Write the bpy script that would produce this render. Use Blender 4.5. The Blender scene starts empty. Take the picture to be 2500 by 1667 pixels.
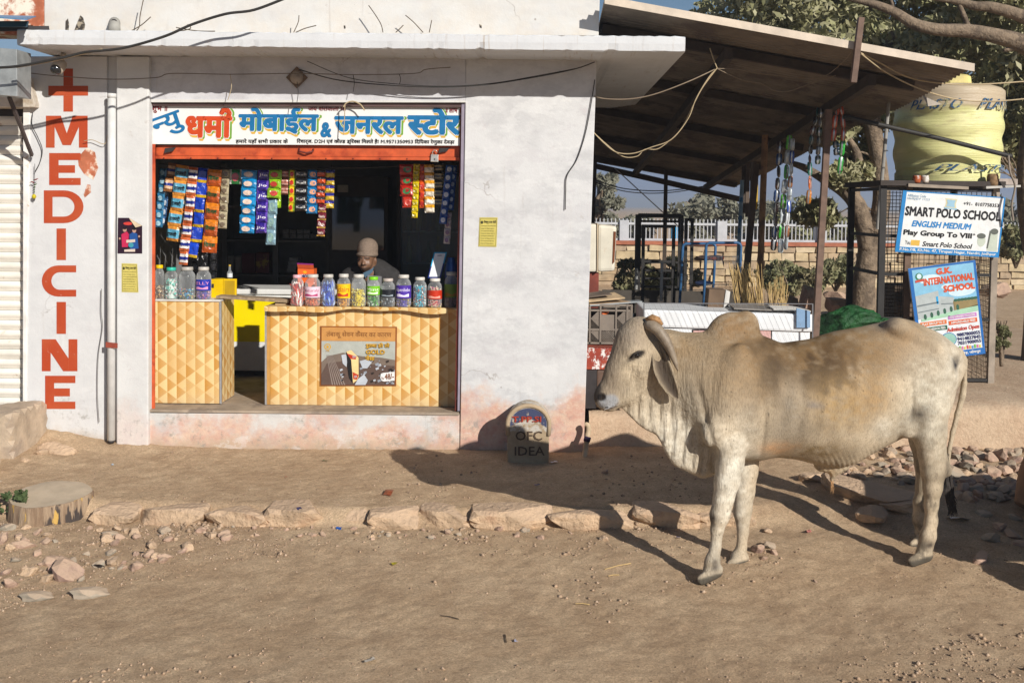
import bpy, bmesh, math, random
import numpy as np
from mathutils import Vector, Matrix, Euler
random.seed(7)
R = math.radians
sc = bpy.context.scene
COL = sc.collection

# ------------------------------------------------------------------ camera
CAM = Vector((0.0, 0.0, 2.07))
PITCH, ROLL = R(2.5), R(0.6)
SHX, SHY = -0.028, -0.0897
cam_d = bpy.data.cameras.new('camera')
cam_d.sensor_width = 36.0
cam_d.lens = 36.0
cam_d.shift_x, cam_d.shift_y = SHX, SHY
cam_d.clip_start, cam_d.clip_end = 0.1, 3000.0
cam = bpy.data.objects.new('camera', cam_d)
COL.objects.link(cam)
RM = Matrix.Rotation(math.pi / 2 - PITCH, 3, 'X') @ Matrix.Rotation(ROLL, 3, 'Z')
cam.matrix_world = Matrix.Translation(CAM) @ RM.to_4x4()
sc.camera = cam

# ------------------------------------------------------------------ daylight
SUN_EL, SUN_AZ = R(25.0), R(36.0)      # azimuth measured from straight behind the viewer towards the right
sun_vec = Vector((math.sin(SUN_AZ) * math.cos(SUN_EL), -math.cos(SUN_AZ) * math.cos(SUN_EL), math.sin(SUN_EL)))
world = bpy.data.worlds.new('World')
sc.world = world
world.use_nodes = True
wn = world.node_tree.nodes
wn.clear()
sky = wn.new('ShaderNodeTexSky')
sky.sky_type = 'NISHITA'
sky.sun_disc = False
sky.sun_elevation = SUN_EL
sky.sun_rotation = math.atan2(sun_vec.x, sun_vec.y)
sky.air_density, sky.dust_density, sky.ozone_density = 1.0, 0.15, 3.0
bg = wn.new('ShaderNodeBackground')
bg.inputs['Strength'].default_value = 0.055
wo = wn.new('ShaderNodeOutputWorld')
# grey-blue winter haze low over the horizon, the same all round
wg = wn.new('ShaderNodeNewGeometry')
wz_ = wn.new('ShaderNodeSeparateXYZ')
wr_ = wn.new('ShaderNodeMapRange')
wr_.interpolation_type = 'SMOOTHSTEP'
wr_.inputs['From Min'].default_value, wr_.inputs['From Max'].default_value = -.02, .22
wm_ = wn.new('ShaderNodeMix')
wm_.data_type = 'RGBA'
wt_ = wn.new('ShaderNodeTexCoord')
world.node_tree.links.new(wt_.outputs['Generated'], wz_.inputs[0])
world.node_tree.links.new(wz_.outputs[2], wr_.inputs['Value'])
world.node_tree.links.new(wr_.outputs[0], wm_.inputs['Factor'])
wm_.inputs[6].default_value = (3.4, 4.5, 7.2, 1)
world.node_tree.links.new(sky.outputs[0], wm_.inputs[7])
world.node_tree.links.new(wm_.outputs[2], bg.inputs[0])
world.node_tree.links.new(bg.outputs[0], wo.inputs[0])
sun_d = bpy.data.lights.new('sun', 'SUN')
sun_d.energy = 5.0
sun_d.angle = R(0.53)
sun_d.color = (1.0, 0.95, 0.875)
sun = bpy.data.objects.new('sun', sun_d)
COL.objects.link(sun)
sun.rotation_euler = sun_vec.to_track_quat('Z', 'Y').to_euler()
sc.view_settings.view_transform = 'Standard'
sc.view_settings.look = 'None'
sc.view_settings.gamma = 1.0
sc.view_settings.use_curve_mapping = False
sc.view_settings.exposure = 0.17
sc.render.engine = 'CYCLES'
sc.cycles.max_bounces = 8
sc.cycles.transparent_max_bounces = 16
sc.cycles.caustics_reflective = False
sc.cycles.caustics_refractive = False
sc.cycles.use_denoising = True

# ------------------------------------------------------------------ picture measurements (2500 x 1667) to places
def ray(px, py):
    d = RM @ Vector(((px - 1250) / 2500 + SHX, (833.5 - py) / 2500 + SHY, -1.0))
    return d
def P(px, py, Y):
    d = ray(px, py)
    return CAM + d * (Y / d.y)
def PZ(px, py, z):
    d = ray(px, py)
    return CAM + d * ((z - CAM.z) / d.z)
def PX(Y):
    return Y / 2500.0           # metres per picture pixel at depth Y

# ------------------------------------------------------------------ materials
MATS = {}
def srgb(h):
    if isinstance(h, str):
        h = h.lstrip('#')
        c = [int(h[i:i + 2], 16) / 255 for i in (0, 2, 4)]
        return tuple(((x / 12.92) if x <= .04045 else ((x + .055) / 1.055) ** 2.4) for x in c)
    return tuple(h)
def new_mat(name):
    m = bpy.data.materials.new(name)
    m.use_nodes = True
    nt = m.node_tree
    b = nt.nodes['Principled BSDF']
    return m, nt, b
class NT:
    """small helper round a node tree"""
    def __init__(s, nt):
        s.nt = nt
        g = nt.nodes.new('ShaderNodeNewGeometry')
        s.pos = g.outputs['Position']
        s.nrm = g.outputs['Normal']
    def n(s, t, **kw):
        nd = s.nt.nodes.new(t)
        for k, v in kw.items():
            setattr(nd, k, v)
        return nd
    def link(s, a, b):
        s.nt.links.new(a, b)
    def val(s, sock, v):
        if hasattr(v, 'is_linked') or isinstance(v, bpy.types.NodeSocket):
            s.link(v, sock)
        else:
            sock.default_value = v
    def mapping(s, src, scale=(1, 1, 1), rot=(0, 0, 0), loc=(0, 0, 0)):
        m = s.n('ShaderNodeMapping')
        m.inputs['Scale'].default_value = scale
        m.inputs['Rotation'].default_value = rot
        m.inputs['Location'].default_value = loc
        s.link(src, m.inputs['Vector'])
        return m.outputs[0]
    def noise(s, scale, detail=4, rough=.55, src=None, dist=0.0):
        t = s.n('ShaderNodeTexNoise')
        t.inputs['Scale'].default_value = scale
        t.inputs['Detail'].default_value = detail
        t.inputs['Roughness'].default_value = rough
        t.inputs['Distortion'].default_value = dist
        s.link(src if src is not None else s.pos, t.inputs['Vector'])
        return t.outputs['Fac']
    def voronoi(s, scale, src=None, feature='F1', out='Distance'):
        t = s.n('ShaderNodeTexVoronoi', feature=feature)
        t.inputs['Scale'].default_value = scale
        s.link(src if src is not None else s.pos, t.inputs['Vector'])
        return t.outputs[out]
    def ramp(s, fac, lo, hi, smooth=True):
        t = s.n('ShaderNodeMapRange', clamp=True)
        t.interpolation_type = 'SMOOTHSTEP' if smooth else 'LINEAR'
        t.inputs['From Min'].default_value = lo
        t.inputs['From Max'].default_value = hi
        s.link(fac, t.inputs['Value'])
        return t.outputs['Result']
    def math(s, op, a, b=0.0):
        t = s.n('ShaderNodeMath', operation=op)
        s.val(t.inputs[0], a)
        s.val(t.inputs[1], b)
        return t.outputs[0]
    def mix(s, fac, a, b):
        t = s.n('ShaderNodeMix', data_type='RGBA')
        s.val(t.inputs['Factor'], fac)
        for k, v in ((6, a), (7, b)):
            if isinstance(v, bpy.types.NodeSocket):
                s.link(v, t.inputs[k])
            else:
                t.inputs[k].default_value = (*v, 1) if len(v) == 3 else v
        return t.outputs[2]
    def sep(s, src):
        t = s.n('ShaderNodeSeparateXYZ')
        s.link(src, t.inputs[0])
        return t.outputs
    def bump(s, h, strength=.3, dist=.01):
        t = s.n('ShaderNodeBump')
        t.inputs['Strength'].default_value = strength
        t.inputs['Distance'].default_value = dist
        s.link(h, t.inputs['Height'])
        return t.outputs[0]
def M(name, col=None, dust=0.0, rough=.8, var=.18, vscale=6.0, bump=0.0, bscale=40.0, metal=0.0, col2=None, c2scale=3.0, c2lo=.5, c2hi=.62, spec=.3, bdist=.004, trans=0.0):
    """plain weathered surface: base colour, fine mottling, an optional second patchy colour and relief"""
    if name in MATS:
        return MATS[name]
    m, nt, b = new_mat(name)
    k = NT(nt)
    c = srgb(col)
    f = k.ramp(k.noise(vscale, 5, .6), .3, .7)
    lo = tuple(x * (1 - var) for x in c)
    hi = tuple(min(1, x * (1 + var * .6)) for x in c)
    out = k.mix(f, lo, hi)
    if col2 is not None:
        g = k.ramp(k.noise(c2scale, 6, .65), c2lo, c2hi)
        out = k.mix(g, out, srgb(col2))
    if dust:
        nz = k.sep(k.nrm)[2]
        out = k.mix(k.math('MULTIPLY', k.ramp(k.math('ADD', nz, k.math('MULTIPLY', k.noise(18, 4, .6), .6)), .55, 1.15), dust), out, (.54, .385, .26))
    k.link(out, b.inputs['Base Color'])
    b.inputs['Roughness'].default_value = rough
    b.inputs['Metallic'].default_value = metal
    b.inputs['Specular IOR Level'].default_value = spec
    if trans:
        b.inputs['Subsurface Weight'].default_value = 0
    if bump:
        k.link(k.bump(k.noise(bscale, 4, .6), bump, bdist), b.inputs['Normal'])
    MATS[name] = m
    return m

# ------------------------------------------------------------------ meshes and objects
def link(ob, parent=None):
    COL.objects.link(ob)
    if parent is not None:
        ob.parent = parent
    return ob
def tag(o, label, cat=None, group=None):
    o['label'] = label
    if cat:
        o['category'] = cat
    if group:
        o['group'] = group
    return o
def thing(name, label, cat, loc=(0, 0, 0), rz=0.0, group=None):
    o = bpy.data.objects.new(name, None)
    o.empty_display_size = .1
    o.location = loc
    o.rotation_euler = (0, 0, rz)
    link(o)
    return tag(o, label, cat, group)
class MB:
    def __init__(s):
        s.v, s.f, s.m = [], [], []
        s.mi = 0
    def add(s, vs, fs):
        o = len(s.v)
        s.v += [tuple(v) for v in vs]
        s.f += [tuple(i + o for i in f) for f in fs]
        s.m += [s.mi] * len(fs)
        return s
    def box(s, a, b, jit=0.0):
        (x0, y0, z0), (x1, y1, z1) = a, b
        vs = [(x, y, z) for z in (z0, z1) for y in (y0, y1) for x in (x0, x1)]
        if jit:
            vs = [(x + random.uniform(-jit, jit), y + random.uniform(-jit, jit), z + random.uniform(-jit, jit)) for x, y, z in vs]
        return s.add(vs, [(0, 2, 3, 1), (4, 5, 7, 6), (0, 1, 5, 4), (2, 6, 7, 3), (0, 4, 6, 2), (1, 3, 7, 5)])
    def slab(s, pts, dvec):
        """closed prism: outline pts (list of 3D) pushed along dvec"""
        n = len(pts)
        d = Vector(dvec)
        vs = [Vector(p) for p in pts] + [Vector(p) + d for p in pts]
        fs = [tuple(range(n - 1, -1, -1)), tuple(range(n, 2 * n))]
        fs += [(i, (i + 1) % n, n + (i + 1) % n, n + i) for i in range(n)]
        return s.add(vs, fs)
    def tube(s, path, r, n=8, cap=True, flat=1.0):
        pts = [Vector(p) for p in path]
        rr = r if isinstance(r, (list, tuple)) else [r] * len(pts)
        vs, fs = [], []
        up = None
        for i, p in enumerate(pts):
            t = (pts[min(i + 1, len(pts) - 1)] - pts[max(i - 1, 0)]).normalized()
            if up is None:
                up = t.orthogonal().normalized()
            up = (up - t * up.dot(t))
            up = up.normalized() if up.length > 1e-6 else t.orthogonal().normalized()
            w = t.cross(up)
            for k in range(n):
                a = 2 * math.pi * k / n
                vs.append(p + (up * math.cos(a) + w * math.sin(a) * flat) * rr[i])
        for i in range(len(pts) - 1):
            for k in range(n):
                a, b_ = i * n + k, i * n + (k + 1) % n
                fs.append((a, b_, b_ + n, a + n))
        if cap:
            fs.append(tuple(range(n - 1, -1, -1)))
            fs.append(tuple((len(pts) - 1) * n + k for k in range(n)))
        return s.add(vs, fs)
    def bar(s, a, b, w, d=None, up=(0, 0, 1)):
        """rectangular bar from a to b"""
        a, b = Vector(a), Vector(b)
        d = d or w
        t = (b - a).normalized()
        u = Vector(up)
        if abs(t.dot(u)) > .95:
            u = Vector((0, 1, 0))
        x = t.cross(u).normalized()
        y = x.cross(t).normalized()
        vs = []
        for p in (a, b):
            for sx, sy in ((-1, -1), (1, -1), (1, 1), (-1, 1)):
                vs.append(p + x * sx * w / 2 + y * sy * d / 2)
        return s.add(vs, [(0, 1, 2, 3), (7, 6, 5, 4), (0, 4, 5, 1), (1, 5, 6, 2), (2, 6, 7, 3), (3, 7, 4, 0)])
    def lathe(s, prof, c=(0, 0, 0), n=20, rib=0.0, nrib=0, zr=(0, 0)):
        c = Vector(c)
        vs, fs = [], []
        for (r_, z) in prof:
            for k in range(n):
                a = 2 * math.pi * k / n
                rr = r_
                if rib and zr[0] <= z <= zr[1]:
                    rr *= 1 + rib * math.cos(nrib * a)
                vs.append(c + Vector((rr * math.cos(a), rr * math.sin(a), z)))
        for i in range(len(prof) - 1):
            for k in range(n):
                a, b_ = i * n + k, i * n + (k + 1) % n
                fs.append((a, b_, b_ + n, a + n))
        fs.append(tuple(range(n - 1, -1, -1)))
        fs.append(tuple((len(prof) - 1) * n + k for k in range(n)))
        return s.add(vs, fs)
    def mesh(s, name, mats):
        me = bpy.data.meshes.new(name)
        me.from_pydata(s.v, [], s.f)
        for m in (mats if isinstance(mats, (list, tuple)) else [mats]):
            me.materials.append(m)
        if any(s.m):
            me.polygons.foreach_set('material_index', s.m)
        me.update()
        return me
    def build(s, name, mats, parent=None, smooth=False, bevel=0.0, fixn=True):
        me = s.mesh(name, mats)
        if fixn or bevel:
            bm = bmesh.new()
            bm.from_mesh(me)
            bmesh.ops.recalc_face_normals(bm, faces=bm.faces)
            if bevel:
                es = [e for e in bm.edges if len(e.link_faces) == 2 and e.calc_face_angle(0) > .5]
                bmesh.ops.bevel(bm, geom=es, offset=bevel, segments=2, affect='EDGES', profile=.6)
            bm.to_mesh(me)
            bm.free()
        if smooth:
            me.polygons.foreach_set('use_smooth', [True] * len(me.polygons))
            if bevel:
                pass
        o = bpy.data.objects.new(name, me)
        link(o, parent)
        return o
def mesh_obj(name, verts, faces, mats, parent=None, smooth=False):
    me = bpy.data.meshes.new(name)
    me.from_pydata([tuple(v) for v in verts], [], [tuple(f) for f in faces])
    for m in (mats if isinstance(mats, (list, tuple)) else [mats]):
        me.materials.append(m)
    if smooth:
        me.polygons.foreach_set('use_smooth', [True] * len(me.polygons))
    me.update()
    o = bpy.data.objects.new(name, me)
    return link(o, parent)
def np_obj(name, V, F, mats, parent=None, smooth=False):
    """fast mesh from numpy: V (n,3), F (m,4) or (m,3)"""
    V = np.ascontiguousarray(V, dtype=np.float32)
    F = np.ascontiguousarray(F, dtype=np.int32)
    me = bpy.data.meshes.new(name)
    me.vertices.add(len(V))
    me.vertices.foreach_set('co', V.ravel())
    k = F.shape[1]
    me.loops.add(F.size)
    me.loops.foreach_set('vertex_index', F.ravel())
    me.polygons.add(len(F))
    me.polygons.foreach_set('loop_start', np.arange(0, F.size, k, dtype=np.int32))
    me.polygons.foreach_set('loop_total', np.full(len(F), k, dtype=np.int32))
    if smooth:
        me.polygons.foreach_set('use_smooth', np.ones(len(F), dtype=bool))
    for m in (mats if isinstance(mats, (list, tuple)) else [mats]):
        me.materials.append(m)
    me.update(calc_edges=True)
    me.validate()
    o = bpy.data.objects.new(name, me)
    return link(o, parent)

# value noise for sculpting (numpy, any point set)
_rng = np.random.RandomState(11)
_perm = _rng.rand(64, 64, 64).astype(np.float32)
def vnoise(x, y, z=None):
    if z is None:
        z = np.zeros_like(x)
    xi, yi, zi = np.floor(x).astype(int), np.floor(y).astype(int), np.floor(z).astype(int)
    fx, fy, fz = x - xi, y - yi, z - zi
    fx, fy, fz = [t * t * (3 - 2 * t) for t in (fx, fy, fz)]
    r = 0
    for dx in (0, 1):
        for dy in (0, 1):
            for dz in (0, 1):
                w = (fx if dx else 1 - fx) * (fy if dy else 1 - fy) * (fz if dz else 1 - fz)
                r = r + w * _perm[(xi + dx) % 64, (yi + dy) % 64, (zi + dz) % 64]
    return r * 2 - 1
def fbm(x, y, z=None, o=4, g=.5):
    s, a, n = 0, 1, 0
    for i in range(o):
        f = 2 ** i
        s = s + a * vnoise(x * f + 13.1 * i, y * f + 7.7 * i, None if z is None else z * f + 3.3 * i)
        n += a
        a *= g
    return s / n
def sstep(a, b, x):
    t = np.clip((x - a) / (b - a), 0, 1)
    return t * t * (3 - 2 * t)

# ------------------------------------------------------------------ lettering
_glyph = {}
def _raw(s):
    if s in _glyph:
        return _glyph[s]
    c = bpy.data.curves.new('text', 'FONT')
    c.body = s
    c.size = 1.0
    c.resolution_u = 2
    o = bpy.data.objects.new('text', c)
    COL.objects.link(o)
    dg = bpy.context.evaluated_depsgraph_get()
    me = bpy.data.meshes.new_from_object(o.evaluated_get(dg))
    vs = [v.co.copy() for v in me.vertices]
    fs = [tuple(p.vertices) for p in me.polygons]
    bpy.data.objects.remove(o)
    bpy.data.curves.remove(c)
    bpy.data.meshes.remove(me)
    _glyph[s] = (vs, fs)
    return vs, fs
def _xr(vs):
    return (min(v.x for v in vs), max(v.x for v in vs)) if vs else (0, 0)
def advance(s):
    a = _xr(_raw('|' + s + '|')[0])
    b = _xr(_raw('||')[0])
    return (a[1] - a[0]) - (b[1] - b[0])
def text_geo(s):
    """mesh of a line; {x} half form of a consonant, ^ repha hook over the last letter, ~ ra-stroke below it"""
    import re
    s = re.sub('(.)ि', 'ि\\1', s)          # the short i sign stands before its letter
    vs, fs, x = [], [], 0.0
    toks, cur, i = [], '', 0
    while i < len(s):
        ch = s[i]
        if ch in '{^~':
            if cur:
                toks.append(('t', cur)); cur = ''
            if ch == '{':
                j = s.index('}', i)
                toks.append(('h', s[i + 1:j])); i = j
            else:
                toks.append((ch, '')); 
        else:
            cur += ch
        i += 1
    if cur:
        toks.append(('t', cur))
    last = 0.6
    for kind, t in toks:
        if kind == 't':
            v, f = _raw(t)
            o = len(vs)
            lead = 0
            vs += [Vector((p.x + x - lead, p.y, 0)) for p in v]
            fs += [tuple(q + o for q in g) for g in f]
            a = advance(t)
            x += a
            last = advance(t[-1]) if t[-1] not in 'ाीोौ' else advance(t[-2:]) * .55
        elif kind == 'h':
            v, f = _raw(t)
            a = advance(t)
            cut = a * .66
            bm = bmesh.new()
            bv = [bm.verts.new(p) for p in v]
            for g in f:
                try:
                    bm.faces.new([bv[q] for q in g])
                except ValueError:
                    pass
            bmesh.ops.bisect_plane(bm, geom=bm.verts[:] + bm.edges[:] + bm.faces[:], plane_co=(cut, 0, 0), plane_no=(1, 0, 0), clear_outer=True)
            bm.verts.index_update()
            o = len(vs)
            vs += [Vector((p.co.x + x, p.co.y, 0)) for p in bm.verts]
            fs += [tuple(q.index + o for q in g.verts) for g in bm.faces]
            bm.free()
            x += cut
        else:
            st = []
            if kind == '^':
                st = [(x - .10 + .17 * math.cos(a), .70 + .14 * math.sin(a)) for a in [math.pi * (.02 + .98 * k / 6) for k in range(7)]]
                st = [(x - .10, .60)] + [(x - .10 - .08 + .13 * math.cos(R(-40 + 36 * k)), .74 + .12 * math.sin(R(-40 + 36 * k))) for k in range(7)]
            else:
                st = [(x - last * .45, .22), (x - last * .62, .10), (x - last * .85, .0)]
            w = .04
            for (xa, ya), (xb, yb) in zip(st[:-1], st[1:]):
                d = Vector((xb - xa, yb - ya, 0)); n = Vector((-d.y, d.x, 0)).normalized() * w
                o = len(vs)
                vs += [Vector((xa, ya, 0)) + n, Vector((xa, ya, 0)) - n, Vector((xb, yb, 0)) - n, Vector((xb, yb, 0)) + n]
                fs.append((o, o + 1, o + 2, o + 3))
    return vs, fs, x
class Sheet:
    """a flat printed surface: four corners TL TR BR BL in space, (u,v) from the top left; layers stand proud of each other"""
    def __init__(s, tl, tr, br, bl, parent=None):
        s.c = [Vector(q) for q in (tl, tr, br, bl)]
        s.nrm = (s.c[1] - s.c[0]).cross(s.c[3] - s.c[0]).normalized()
        if s.nrm.dot(CAM - s.c[0]) < 0:
            s.nrm = -s.nrm
        s.parent = parent
        s.w = (s.c[1] - s.c[0]).length
        s.h = (s.c[3] - s.c[0]).length
        s.step = .0012
    def at(s, u, v, lay=0):
        a = s.c[0].lerp(s.c[1], u)
        b = s.c[3].lerp(s.c[2], u)
        return a.lerp(b, v) + s.nrm * (s.step * lay)
    def back(s, name, mat, thick=.004, lay=0):
        m = MB()
        m.slab([s.at(0, 0, lay), s.at(1, 0, lay), s.at(1, 1, lay), s.at(0, 1, lay)], s.nrm * -thick)
        return m.build(name, mat, s.parent)
    def rect(s, name, u0, v0, u1, v1, mat, lay=1):
        m = MB()
        m.add([s.at(u0, v0, lay), s.at(u1, v0, lay), s.at(u1, v1, lay), s.at(u0, v1, lay)], [(0, 3, 2, 1)])
        return m.build(name, mat, s.parent, fixn=False)
    def poly(s, name, polys, mat, lay=1):
        m = MB()
        for pts in polys:
            m.add([s.at(u, v, lay) for u, v in pts], [tuple(range(len(pts)))])
        return m.build(name, mat, s.parent, fixn=False)
    def disc(s, u, v, ru, rv, n=20, a0=0, a1=360):
        return [(u + ru * math.cos(R(a0 + (a1 - a0) * k / n)), v + rv * math.sin(R(a0 + (a1 - a0) * k / n))) for k in range(n)]
    def text(s, name, t, u0, v0, u1, v1, mat, lay=2, bold=0.0, slant=0.0, tight=True, rot=0.0, spread=6):
        """lettering fitted into the box (u0,v0)-(u1,v1); v0 is the top"""
        vs, fs, adv = text_geo(t)
        if not vs:
            return None
        x0, x1 = _xr(vs)
        y0, y1 = min(v.y for v in vs), max(v.y for v in vs)
        m = MB()
        offs = [(0, 0)]
        if bold:
            offs += [(bold * math.cos(2 * math.pi * k / spread), bold * math.sin(2 * math.pi * k / spread)) for k in range(spread)]
        bh = bold
        for n_, (ox, oy) in enumerate(offs):
            pts = []
            for p in vs:
                a = (p.x - x0 + ox * (x1 - x0) / max(.3, (x1 - x0)) + bh) / (x1 - x0 + 2 * bh)
                b = (p.y - y0 + oy + bh) / (y1 - y0 + 2 * bh)
                if slant:
                    a += slant * (b - .5)
                u = u0 + (u1 - u0) * a
                v = v1 + (v0 - v1) * b
                if rot:
                    cu, cv = (u0 + u1) / 2, (v0 + v1) / 2
                    du, dv = (u - cu) * s.w, (v - cv) * s.h
                    du, dv = du * math.cos(rot) - dv * math.sin(rot), du * math.sin(rot) + dv * math.cos(rot)
                    u, v = cu + du / s.w, cv + dv / s.h
                pts.append(s.at(u, v, lay) + s.nrm * (.00012 * n_))
            m.add(pts, fs)
        return m.build(name, mat, s.parent, fixn=False)
def flat(name, col, rough=.6, spec=.3):
    """paint or print of one colour"""
    return M(name, col, rough=rough, var=.10, vscale=14, spec=spec)
# ================================================================== GROUND
def gz(x, y):
    """height of the ground sheet"""
    x = np.asarray(x, dtype=float)
    y = np.asarray(y, dtype=float)
    edge = 6.94 + .05 * np.sin(x * 1.7) + .04 * fbm(x * 2.0, y * 0 + 3.0)
    right = sstep(1.2, 2.4, x)
    edge = edge + right * .35
    drop = sstep(edge - .10 - .45 * right, edge + .02 + .2 * right, y)
    z = -.105 + .105 * drop
    z = z - .05 * sstep(6.7, 5.6, y)
    z = z + .014 * fbm(x * .9, y * .9, o=3) + .007 * fbm(x * 4, y * 4 + 9, o=3) + .003 * fbm(x * 13, y * 13, o=3) + .007 * fbm(x * 24, y * 24 + 3, o=2)
    z = z + .06 * sstep(8.25, 8.5, y) * sstep(-2.6, -4.2, x) + .10 * sstep(7.4, 8.5, y) * sstep(-3.4, -4.4, x)
    z = z + .012 * sstep(8.1, 8.5, y)
    z = z * sstep(60, 20, y) 
    return z
def axis(a, b, d, far0, far1, g=1.16):
    v = list(np.arange(a, b + d * .5, d))
    s, x = d, v[-1]
    while x < far1:
        s *= g
        x += s
        v.append(x)
    s, x = d, v[0]
    pre = []
    while x > far0:
        s *= g
        x -= s
        pre.append(x)
    return np.array(pre[::-1] + v)
gx = axis(-4.6, 4.6, .022, -900, 900)
gy = axis(3.9, 8.8, .022, -60, 1200)
GX, GY = np.meshgrid(gx, gy)
GZ = gz(GX, GY)
nx, ny = len(gx), len(gy)
idx = np.arange(nx * ny).reshape(ny, nx)
F = np.stack([idx[:-1, :-1], idx[:-1, 1:], idx[1:, 1:], idx[1:, :-1]], -1).reshape(-1, 4)
def ground_mat():
    m, nt, b = new_mat('dusty_soil')
    k = NT(nt)
    big = k.ramp(k.noise(.8, 6, .6), .33, .67)
    mid = k.ramp(k.noise(5.0, 6, .65), .32, .68)
    fine = k.ramp(k.noise(45, 5, .7), .3, .72)
    c = k.mix(big, (.77, .555, .345), (.85, .635, .41))
    c = k.mix(k.math('MULTIPLY', mid, .55), c, (.42, .265, .15))
    c = k.mix(k.math('MULTIPLY', fine, .35), c, (.62, .46, .32))
    grit = k.ramp(k.voronoi(95), .22, .10)
    gsel = k.ramp(k.noise(6, 4, .6), .42, .60)
    c = k.mix(k.math('MULTIPLY', grit, gsel), c, (.30, .21, .145))
    chips = k.ramp(k.voronoi(38), .10, .05)
    csel = k.ramp(k.noise(3.3, 5, .6), .52, .68)
    c = k.mix(k.math('MULTIPLY', k.math('MULTIPLY', chips, csel), .8), c, (.50, .42, .33))
    for vs_, am in ((150, .55), (48, .22)):
        cell = k.voronoi(vs_, out='Color')
        cv = k.sep(cell)[0]
        c = k.mix(k.math('MULTIPLY', cv, am), c, k.mix(.75, c, (.16, .10, .06)))
    c = k.mix(k.math('MULTIPLY', k.ramp(k.noise(.5, 5, .6, src=k.mapping(k.pos, (1, 1, 1), loc=(3, 9, 0))), .45, .7), .22), c, (.40, .26, .16))
    k.link(c, b.inputs['Base Color'])
    b.inputs['Roughness'].default_value = .95
    b.inputs['Specular IOR Level'].default_value = .1
    h = k.math('ADD', k.math('MULTIPLY', k.noise(42, 6, .75), .55), k.math('MULTIPLY', k.noise(210, 4, .75), .45))
    h = k.math('SUBTRACT', h, k.math('MULTIPLY', k.ramp(k.voronoi(55), .0, .25), .18))
    k.link(k.bump(h, 1.0, .020), b.inputs['Normal'])
    return m
SOIL = ground_mat()
ground = np_obj('ground', np.stack([GX, GY, GZ], -1).reshape(-1, 3), F, SOIL, smooth=True)
ground['kind'] = 'structure'

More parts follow.
